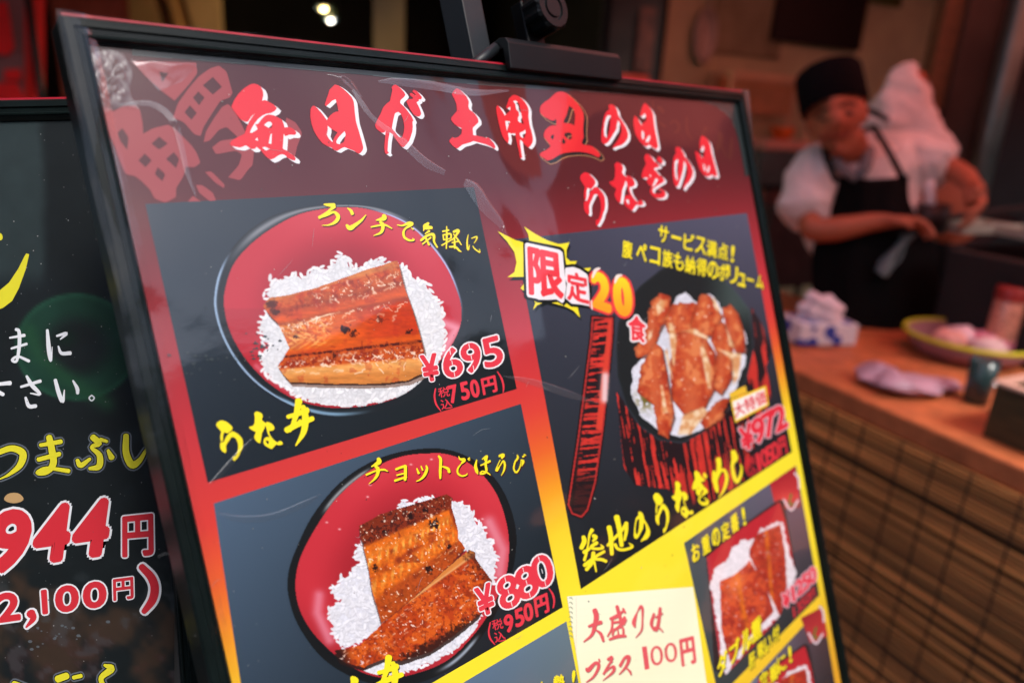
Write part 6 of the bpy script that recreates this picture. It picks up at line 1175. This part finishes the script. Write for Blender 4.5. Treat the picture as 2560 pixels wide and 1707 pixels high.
a, b = hit_t(1835, 345, 1.86), hit_t(2045, 352, 1.86); mb = MB(); zsh = a.z; mb.box(Vector(((a.x + b.x) / 2, (a.y + b.y) / 2, zsh - .022)), QX, (.42, .26, .044)); mb.build('board', mat('pale_pink_shelf', (238, 186, 166), .6, var=.1), sh, .002)
for s_ in (-.15, .15): mb = MB(); mb.box(Vector(((a.x + b.x) / 2, (a.y + b.y) / 2, zsh - .085)) + PX * s_ + CX * .1, QX, (.02, .05, .08)); mb.build('bracket', M_GREY, sh)
# wire rack basket on the shelf, an orange bowl inside
rk = thing('wire_rack', 'pale wire rack with netting sides standing on the pink shelf', 'rack', tuple(hit_t(1920, 340, 1.88))); M_WIRE = mat('pale_coated_wire', (230, 206, 166), .5, var=.1)
x0, x1 = sof(hit_t(1822, 260, 1.80)), sof(hit_t(2030, 260, 1.80)); zt_ = hit_t(1900, 184, 1.80).z; mb = MB()
for s_ in (x0, x1):
    for t_2 in (1.80, 1.95): mb.box(Q(s_, t_2, (zsh + zt_) / 2), QX, (.018, .018, zt_ - zsh))
for t_2 in (1.80, 1.95): mb.box(Q((x0 + x1) / 2, t_2, zt_ - .01), QX, (x1 - x0 - .02, .016, .02))
for s_ in (x0, x1): mb.box(Q(s_, 1.875, zt_ - .01), QX, (.016, .13, .016))
mb.build('rack_frame', M_WIRE, rk)
mb = MB()
for i in range(22): s_ = x0 + (x1 - x0) * (i + .5) / 22; mb.tube([Q(s_, 1.803, zsh + .07), Q(s_, 1.803, zt_ - .02)], .0016, 4, False)
for i in range(10): z = zsh + .07 + (zt_ - zsh - .09) * i / 9; mb.tube([Q(x0, 1.804, z), Q(x1, 1.804, z)], .0016, 4, False)
mb.build('netting', M_WIRE, rk)
mb = MB(); mb.box(Q((x0 + x1) / 2, 1.93, (zsh + zt_) / 2 + .05), QX, (x1 - x0 - .05, .02, zt_ - zsh - .16)); mb.build('back_sheet', mat('tan_back_sheet', (206, 156, 108), .7, var=.2), rk)
p = hit_t(1955, 338, 1.87); p.z = zsh + .001; mb = MB(); mb.lathe(p, [(0, 0), (.035, 0), (.06, .035), (.066, .07), (.062, .07), (.055, .036), (.03, .008), (0, .008)], 24); tag(mb.build('bowl', mat('orange_bowl', (236, 124, 50), .45)), 'orange bowl inside the wire rack on the shelf', 'bowl')
slab('cabinet', 1850, 372, 2045, 455, 1.72, .32, mat('dark_grey_cabinet', (76, 84, 84), .5, var=.2), 'dark grey metal cabinet below the pink shelf behind the cook', 'cabinet')
cb = tag(None, None, None) if False else None
slab('shelf_plank', 1865, 470, 2060, 500, 1.7, .3, mat('dull_red_plank', (112, 66, 58), .7), 'dull reddish plank under the dark cabinet behind the cook', 'plank')
slab('storage_crate', 1880, 505, 2080, 690, 1.62, .3, mat('dark_brown_crate', (66, 46, 44), .7, var=.3), 'dark brown storage crate low behind the cook at left', 'crate')
# props that carry the stack of wall things down to the floor
rkb = thing('steel_stand', 'dim steel stand holding the cabinet and plank and crate by the wall', 'stand', tuple(Q(sof(hit_t(1960, 500, 1.7)), 1.7, 0))); mb = MB(); s0_, s1_ = sof(hit_t(1860, 600, 1.7)), sof(hit_t(2075, 600, 1.7)); z1_ = hit_t(1950, 455, 1.72).z
for s_ in (s0_ - .02, s1_ + .02):
    for t_2 in (1.56, 1.88): mb.box(Q(s_, t_2, z1_ / 2), QX, (.025, .025, z1_))
zc = hit_t(1980, 690, 1.62).z
for z in (z1_ - .006, hit_t(1960, 500, 1.7).z - .006, zc - .006):
    mb.box(Q((s0_ + s1_) / 2, 1.72, z - .008), QX, (s1_ - s0_ + .015, .34, .01))
mb.build('frame', M_GREY, rkb)
# colourful dark poster on the black post
pp = thing('wall_poster', 'dark poster with a yellow green strip and red foot on black post', 'poster', tuple(at(1590, 100, 2.9))); u_ = RT
def post_card(px0, py0, px1, py1, d, m, name, th=.006):
    a, b = at(px0, py0, d), at(px1, py1, d); mb = MB(); mb.box((a + b) / 2, (RT, FW_, UP), (abs((b - a).dot(RT)), th, abs(a.z - b.z))); return mb.build(name, m, pp)
post_card(1532, -60, 1640, 212, 2.93, mat('dark_poster', (30, 26, 22), .6, var=.6, scale=9), 'sheet')
post_card(1560, -60, 1592, 75, 2.92, mat('yellow_green_print', (120, 130, 30), .6, var=.3), 'printed_strip'); post_card(1552, 185, 1622, 205, 2.92, mat('red_print', (150, 40, 20), .6, var=.3), 'printed_strip'); post_card(1598, 20, 1630, 180, 2.92, mat('rust_print', (74, 36, 24), .6, var=.6, scale=20), 'printed_strip')
# red banner at the far left
bn = thing('banner', 'red and grey cloth banner hanging at the left edge above the green board', 'banner', tuple(at(30, 400, 2.6)))
def cloth_at(px0, px1, py0, py1, d, m, name, ph=0, off=0):
    mb = MB(); mb.grid(lambda u, v: at(px0 + (px1 - px0) * u, py0 + (py1 - py0) * v, d + off) + FW_ * (.012 * math.sin(u * 7 + ph + v)), 14, 12); return mb.build(name, m, bn, fixn=False)
cloth_at(-120, 72, -160, 700, 2.6, mat('grey_banner_cloth', (128, 84, 84), .8, var=.1), 'cloth'); cloth_at(60, 108, -160, 700, 2.598, mat('bright_red_border', (214, 34, 24), .8, var=.1), 'border')
mr = mat('red_banner_letters', (226, 28, 28), .8, var=.1)
for L in ([(-40, 10), (14, 2), (24, 50), (34, 120), (20, 140), (-40, 130)], [(-50, 210), (40, 205), (62, 250), (60, 330), (-50, 330)], [(10, 175), (50, 172), (52, 200), (12, 202)]):
    mb = MB(); a = [at(x, y, 2.575) for x, y in L]; mb.face(a); b2 = [q_ + FW_ * .004 for q_ in a]; mb.face(b2[::-1])
    for i in range(len(a)): mb.face([a[i], a[(i + 1) % len(a)], b2[(i + 1) % len(a)], b2[i]])
    mb.build('lettering', mr, bn)
mb = MB(); q_ = at(112, 300, 2.62); mb.tube([(q_.x, q_.y, 0), (q_.x, q_.y, 2.3)], .012, 8); q2 = at(-120, 300, 2.62); mb.tube([(q_.x, q_.y, 2.28), (q2.x, q2.y, 2.28)], .008, 8); mb.build('pole', M_BLK, bn)
# hanging tan curtain edge further back
mb = MB(); mb.grid(lambda u, v: at(372 + 70 * u + 50 * v, -60 + 180 * v, 3.3) + FW_ * (.04 * math.sin(u * 9)), 12, 8); tag(mb.build('curtain', mat('dull_tan_curtain', (132, 96, 52), .8, var=.3), None, fixn=False), 'dull tan curtain edge in the dark behind the left corner of the board', 'curtain')
# ================================================================== people
def skin_body(name, nodes, edges, m, parent, lvl=2, root=0, fold=0):
    """nodes: (world point, radius); one continuous skinned surface"""
    me = bpy.data.meshes.new(name); me.from_pydata([tuple(p) for p, r in nodes], edges, []); o = bpy.data.objects.new(name, me); COL.objects.link(o)
    sm = o.modifiers.new('skin', 'SKIN'); sm.use_smooth_shade = True; ss = o.modifiers.new('sub', 'SUBSURF'); ss.levels = lvl; ss.render_levels = lvl
    lay = me.skin_vertices[0].data
    for i, (p, r) in enumerate(nodes): lay[i].radius = r if hasattr(r, '__len__') else (r, r); lay[i].use_root = (i == root)
    dg = bpy.context.evaluated_depsgraph_get(); dg.update(); me2 = bpy.data.meshes.new_from_object(o.evaluated_get(dg)); bpy.data.objects.remove(o); bpy.data.meshes.remove(me)
    M = Matrix.Identity(4); q = parent
    while q is not None: M = q.matrix_basis @ M; q = q.parent
    if fold:
        from mathutils import noise
        nrm = [v.normal.copy() for v in me2.vertices]
        for v, n_ in zip(me2.vertices, nrm):
            c_ = v.co; k_ = noise.noise(Vector((c_.x * 9 + 3, c_.y * 9, c_.z * 16))) + .6 * abs(noise.noise(Vector((c_.x * 22, c_.y * 22 + 5, c_.z * 30 + c_.x * 18)))) - .2
            v.co = c_ + n_ * (fold * k_)
    me2.transform(M.inverted()); me2.name = name; me2.materials.clear(); me2.materials.append(m)
    for p in me2.polygons: p.use_smooth = True
    return link(bpy.data.objects.new(name, me2), parent)
class Skel:
    def __init__(s): s.n = []; s.e = []; s.k = {}
    def add(s, name, p, r, parent=None):
        s.k[name] = len(s.n); s.n.append((Vector(p), r))
        if parent is not None: s.e.append((s.k[parent], s.k[name]))
    def hand(s, pre, wrist, direction, palmdown, parent):
        d = Vector(direction).normalized(); nrm = Vector(palmdown).normalized(); side = d.cross(nrm).normalized(); nrm = side.cross(d)
        s.add(pre + 'palm', Vector(wrist) + d * .045, (.034, .018), parent); s.add(pre + 'knuckle', Vector(wrist) + d * .085, (.036, .014), pre + 'palm')
        for i, (o, L) in enumerate(((-.030, .064), (-.010, .076), (.010, .080), (.030, .070))):
            b = Vector(wrist) + d * .095 + side * o; k = pre + 'f%d' % i
            s.add(k + 'a', b, .0095, pre + 'knuckle'); s.add(k + 'b', b + d * L * .45 + nrm * .012, .0088, k + 'a'); s.add(k + 'c', b + d * L * .72 + nrm * .034, .008, k + 'b'); s.add(k + 'd', b + d * L * .80 + nrm * .052, .0065, k + 'c')
        b = Vector(wrist) + d * .035 - side * .036; s.add(pre + 'ta', b, .012, pre + 'palm'); s.add(pre + 'tb', b + d * .03 - side * .016 + nrm * .012, .0098, pre + 'ta'); s.add(pre + 'tc', b + d * .055 - side * .012 + nrm * .026, .008, pre + 'tb')
M_SKIN = mat('warm_skin', (180, 100, 70), .5, var=.08, scale=20); M_SHIRT = mat('white_cotton_shirt', (232, 222, 218), .85, var=.05, scale=30, bump=.15); M_APR = mat('black_apron_cloth', (10, 10, 11), .95, var=.2, spec=.15); M_CAPM = mat('black_cap_cloth', (12, 11, 15), .95, var=.2, spec=.15); M_TROU = mat('dark_trousers', (24, 24, 28), .8)
M_EYE = mat('dark_eye', (20, 14, 12), .3); M_LIP = mat('lip', (150, 74, 64), .5); M_HAIR = mat('black_hair', (14, 12, 12), .6)
def legs(S_, hips, hl, side_dir):
    for sg in (-1, 1):
        h = hips + side_dir * (.095 * sg); k = 'l%d' % sg
        S_.add(k + 'hip', h + UP * -.06, .085, 'pelvis'); S_.add(k + 'knee', Vector((h.x, h.y, .48)), .058, k + 'hip'); S_.add(k + 'ankle', Vector((h.x, h.y, .085)) , .042, k + 'knee'); S_.add(k + 'toe', Vector((h.x, h.y, .04)) + hl * .15, .036, k + 'ankle')
# --- the cook in front
ck = thing('person', 'cook in white shirt with black cap and black apron working over the grill', 'person', (at(2160, 800, 2.28).x, at(2160, 800, 2.28).y, 0))
toC = -FW_                        # towards the camera
DD = .06
J = lambda x, y, d: at(x, y, d + DD)
K = Skel(); pel = J(2165, 790, 2.27)
K.add('pelvis', pel, (.15, .12)); K.add('waist', J(2160, 660, 2.25), (.125, .1), 'pelvis'); K.add('chest', J(2155, 520, 2.22), (.125, .1), 'waist'); K.add('collar', J(2150, 420, 2.17), (.07, .06), 'chest'); K.add('neck', J(2128, 384, 2.11), .05, 'collar')
K.add('jaw', J(2100, 350, 2.05), (.056, .06), 'neck'); K.add('face', J(2090, 308, 2.03), (.067, .076), 'jaw'); K.add('brow', J(2080, 254, 2.04), (.068, .078), 'face'); K.add('crown', J(2074, 218, 2.06), (.054, .06), 'brow')
fd = (J(2102, 342, 1.9) - J(2088, 290, 2.03)).normalized(); hu = (J(2078, 225, 2.04) - J(2096, 320, 2.04)).normalized(); fd = (fd - hu * fd.dot(hu)).normalized(); hs_ = fd.cross(hu)
fc = J(2093, 312, 2.03)
K.add('nose', fc + fd * .094 - hu * .008, .014, 'face'); K.add('chin', J(2112, 366, 2.04) + fd * .034, .026, 'jaw')
K.add('earl', fc + hs_ * .072 - fd * .012, .013, 'face'); K.add('earr', fc - hs_ * .072 - fd * .012, .013, 'face')
K.add('sr', J(2040, 440, 2.17), .055, 'chest'); K.add('er', J(2022, 578, 2.06), .04, 'sr'); K.add('fr', J(2100, 572, 2.02), .037, 'er'); wr = J(2182, 555, 1.985); K.add('wr', wr, .027, 'fr')
K.hand('hr', wr, J(2260, 552, 1.97) - wr, -UP + toC * .3, 'wr')
K.add('sl', J(2285, 410, 2.2), .058, 'chest'); K.add('el', J(2385, 424, 2.14), .036, 'sl'); K.add('fl', J(2412, 442, 2.09), .034, 'el'); wl = J(2430, 464, 2.04); K.add('wl', wl, .027, 'fl')
K.hand('hl', wl, J(2442, 520, 1.99) - wl, -FW_ * -.2 - RT, 'wl')
legs(K, pel, toC, RT)
cbody = skin_body('body', K.n, K.e, M_SKIN, ck)
def face_pt(side, up, out=0.0):
    o_ = fc + hs_ * side + hu * up + fd * .3; l_ = o_ - ck.location; ok, hp, hn, _ = cbody.ray_cast(l_, -fd); return (hp + ck.location if ok else fc + fd * .08) + fd * out
T = Skel(); T.add('waist', J(2162, 720, 2.26), (.172, .142)); T.add('mid', J(2158, 620, 2.24), (.175, .145), 'waist'); T.add('chest', J(2155, 510, 2.22), (.178, .145), 'mid'); T.add('top', J(2152, 412, 2.17), (.115, .09), 'chest'); T.add('col', J(2138, 386, 2.13), .074, 'top')
T.add('sr', J(2038, 424, 2.17), .098, 'chest'); T.add('sr2', J(2012, 505, 2.12), .09, 'sr'); T.add('er', J(2012, 560, 2.07), .084, 'sr2'); T.add('sl', J(2285, 392, 2.2), .1, 'chest'); T.add('sl2', J(2345, 412, 2.17), .088, 'sl'); T.add('el', J(2384, 414, 2.14), .066, 'sl2')
skin_body('shirt', T.n, T.e, M_SHIRT, ck, 4, 0, .016)
def apron(u, v):
    x0 = 2086 + (2030 - 2086) * sstep(.1, .45, v); x1 = 2268 + (2345 - 2268) * sstep(.1, .45, v); px_ = x0 + (x1 - x0) * u; py_ = 448 + (900 - 448) * v
    c = (u - .5) * 2; return J(px_, py_ - 10 * c * c * (1 - v), 2.02 + .085 * c * c + .03 * sstep(.4, 1, v) + .006 * math.sin(c * 9 + v * 3))
mb = MB(); mb.grid(apron, 24, 24); ap = mb.build('apron', M_APR, ck, fixn=False); sd_ = ap.modifiers.new('thick', 'SOLIDIFY'); sd_.thickness = .004
mb = MB(); mb.tube([J(2092, 455, 2.02), J(2068, 400, 2.02), J(2060, 360, 2.10), J(2100, 352, 2.2)], .009, 6); mb.tube([J(2262, 455, 2.02), J(2225, 385, 2.03), J(2185, 318, 2.12), J(2150, 330, 2.2)], .009, 6); mb.build('apron_strap', M_APR, ck)
mb = MB(); cc = J(2085, 266, 2.045); hu2 = (hu - fd * .22).normalized(); mb.lathe(cc, [(.088, -.012), (.094, .0), (.094, .05), (.093, .1), (.089, .108), (.06, .110), (0, .110)], 28, hu2); mb.build('cap', M_CAPM, ck)
mb = MB(); mb.tube([J(2160, 272, 2.14), J(2190, 284, 2.15), J(2222, 300, 2.15)], [.008, .010, .007], 8); mb.build('cap_tie', M_CAPM, ck)
mb = MB(); mb.tube([J(2085, 400, 2.05), J(2112, 425, 2.045), J(2140, 452, 2.04)], [.012, .016, .01], 8); mb.tube([J(2176, 372, 2.06), J(2166, 410, 2.04), J(2142, 452, 2.04)], [.014, .018, .01], 8); mb.build('shirt_collar', mat('dark_grey_collar', (120, 118, 122), .85), ck)  # dark grey V neck cloth
mb = MB(); mb.tube([J(2058, 268, 2.12), J(2054, 300, 2.12), J(2062, 330, 2.11)], [.03, .026, .012], 8); mb.build('hair', M_HAIR, ck)
for sg in (-1, 1):
    mb = MB(); blob(mb, face_pt(.031 * sg, .012), .0095, 1, 12, 8, 0, .6, 1.7); mb.build('eye', M_EYE, ck); mb = MB(); mb.tube([face_pt(.014 * sg, .034), face_pt(.031 * sg, .039), face_pt(.052 * sg, .032)], .0055, 6); mb.build('eyebrow', M_HAIR, ck)
mb = MB(); mb.tube([face_pt(-.022, -.042), face_pt(0, -.040), face_pt(.022, -.042)], [.004, .007, .004], 6); mb.build('mouth', M_LIP, ck)
T = Skel(); T.add('pelvis', pel + UP * -.0, (.165, .135))
for sg in (-1, 1): h = pel + RT * (.095 * sg); T.add('h%d' % sg, h + UP * -.1, .098, 'pelvis'); T.add('k%d' % sg, Vector((h.x, h.y, .46)), .074, 'h%d' % sg); T.add('a%d' % sg, Vector((h.x, h.y, .1)), .062, 'k%d' % sg)
skin_body('trousers', T.n, T.e, M_TROU, ck)
mb = MB(); mb.grid(lambda u, v: J(2186 + 40 * u + 66 * (1 - v) + 6 * math.sin(v * 7 + u * 3), 586 + 92 * v + 14 * math.sin(u * 3.1) * v, 2.0 + .02 * math.sin(u * 9 + v * 2)), 14, 14); tw = mb.build('towel', mat('grey_green_towel', (112, 126, 126), .9, var=.1), None, fixn=False); tag(tw, 'grey green towel hanging down in front of the black apron', 'towel'); sd_ = tw.modifiers.new('thick', 'SOLIDIFY'); sd_.thickness = .005
# --- second worker bending behind
wk = thing('person', 'worker in white shirt bending over behind the cook, only the rounded back showing', 'person', (at(2320, 640, 2.62).x, at(2320, 640, 2.62).y, 0))
K = Skel(); pel = at(2345, 520, 2.72)
K.add('pelvis', pel, .14); K.add('waist', at(2318, 400, 2.66), .1, 'pelvis'); K.add('chest', at(2245, 262, 2.60), .075, 'waist'); K.add('neck', at(2236, 268, 2.80), .045, 'chest'); K.add('head', at(2232, 300, 2.92), (.065, .075), 'neck'); K.add('crown', at(2228, 345, 2.98), (.05, .055), 'head')
K.add('sr', at(2290, 190, 2.66), .04, 'chest'); K.add('er', at(2296, 330, 2.86), .045, 'sr'); wr = at(2250, 420, 2.92); K.add('wr', wr, .03, 'er'); K.hand('hr', wr, -UP - RT * .3, FW_, 'wr')
K.add('sl', at(2200, 300, 2.66), .045, 'chest'); K.add('el', at(2190, 420, 2.8), .045, 'sl'); wl = at(2195, 500, 2.86); K.add('wl', wl, .03, 'el'); K.hand('hl', wl, -UP, FW_, 'wl')
legs(K, pel, FW_, RT)
skin_body('body', K.n, K.e, M_SKIN, wk)
T = Skel(); T.add('waist', at(2325, 450, 2.70), .13); T.add('mid', at(2285, 360, 2.64), .118, 'waist'); T.add('chest', at(2240, 262, 2.60), .098, 'mid'); T.add('sr', at(2268, 172, 2.64), .046, 'chest'); T.add('er', at(2296, 270, 2.8), .06, 'sr'); T.add('sl', at(2200, 300, 2.66), .075, 'chest'); T.add('el', at(2192, 380, 2.76), .06, 'sl')
skin_body('shirt', T.n, T.e, M_SHIRT, wk, 4, 0, .022)
T = Skel(); T.add('pelvis', pel, .155)
for sg in (-1, 1): h = pel + RT * (.095 * sg); T.add('h%d' % sg, h + UP * -.1, .098, 'pelvis'); T.add('k%d' % sg, Vector((h.x, h.y, .46)), .074, 'h%d' % sg); T.add('a%d' % sg, Vector((h.x, h.y, .1)), .062, 'k%d' % sg)
skin_body('trousers', T.n, T.e, M_TROU, wk)

# printed matter belongs to its sheet, small fittings to the part that carries them
def nest(root, host, names):
    hs = [o for o in root.children if o.name.split('.')[0] == host]
    if not hs: return
    for o in list(root.children):
        if o is not hs[0] and o.name.split('.')[0] in names: o.parent = hs[0]
PRN = ('bowl_picture', 'octagonal_bowl_picture', 'lacquer_box_picture', 'title_lettering', 'faded_seal', 'faint_strokes', 'caption_lettering', 'dish_name_lettering', 'price_lettering', 'special_price_label', 'limited_offer_burst', 'note_paper_print')
nest(root1, 'poster', PRN); nest(root2, 'poster', PRN)
for o in list(COL.objects):
    if o.parent is None and o.name.startswith('person'): nest(o, 'body', ('eye', 'eyebrow', 'mouth', 'hair')); nest(o, 'apron', ('apron_strap',)); nest(o, 'cap', ('cap_tie',)); nest(o, 'shirt', ('shirt_collar',))
    if o.parent is None and o.name.startswith('display_easel'): nest(o, 'clamp', ('knob', 'bracket', 'clamp_arm'))
nest(gr, 'grill_body', ('ember',))
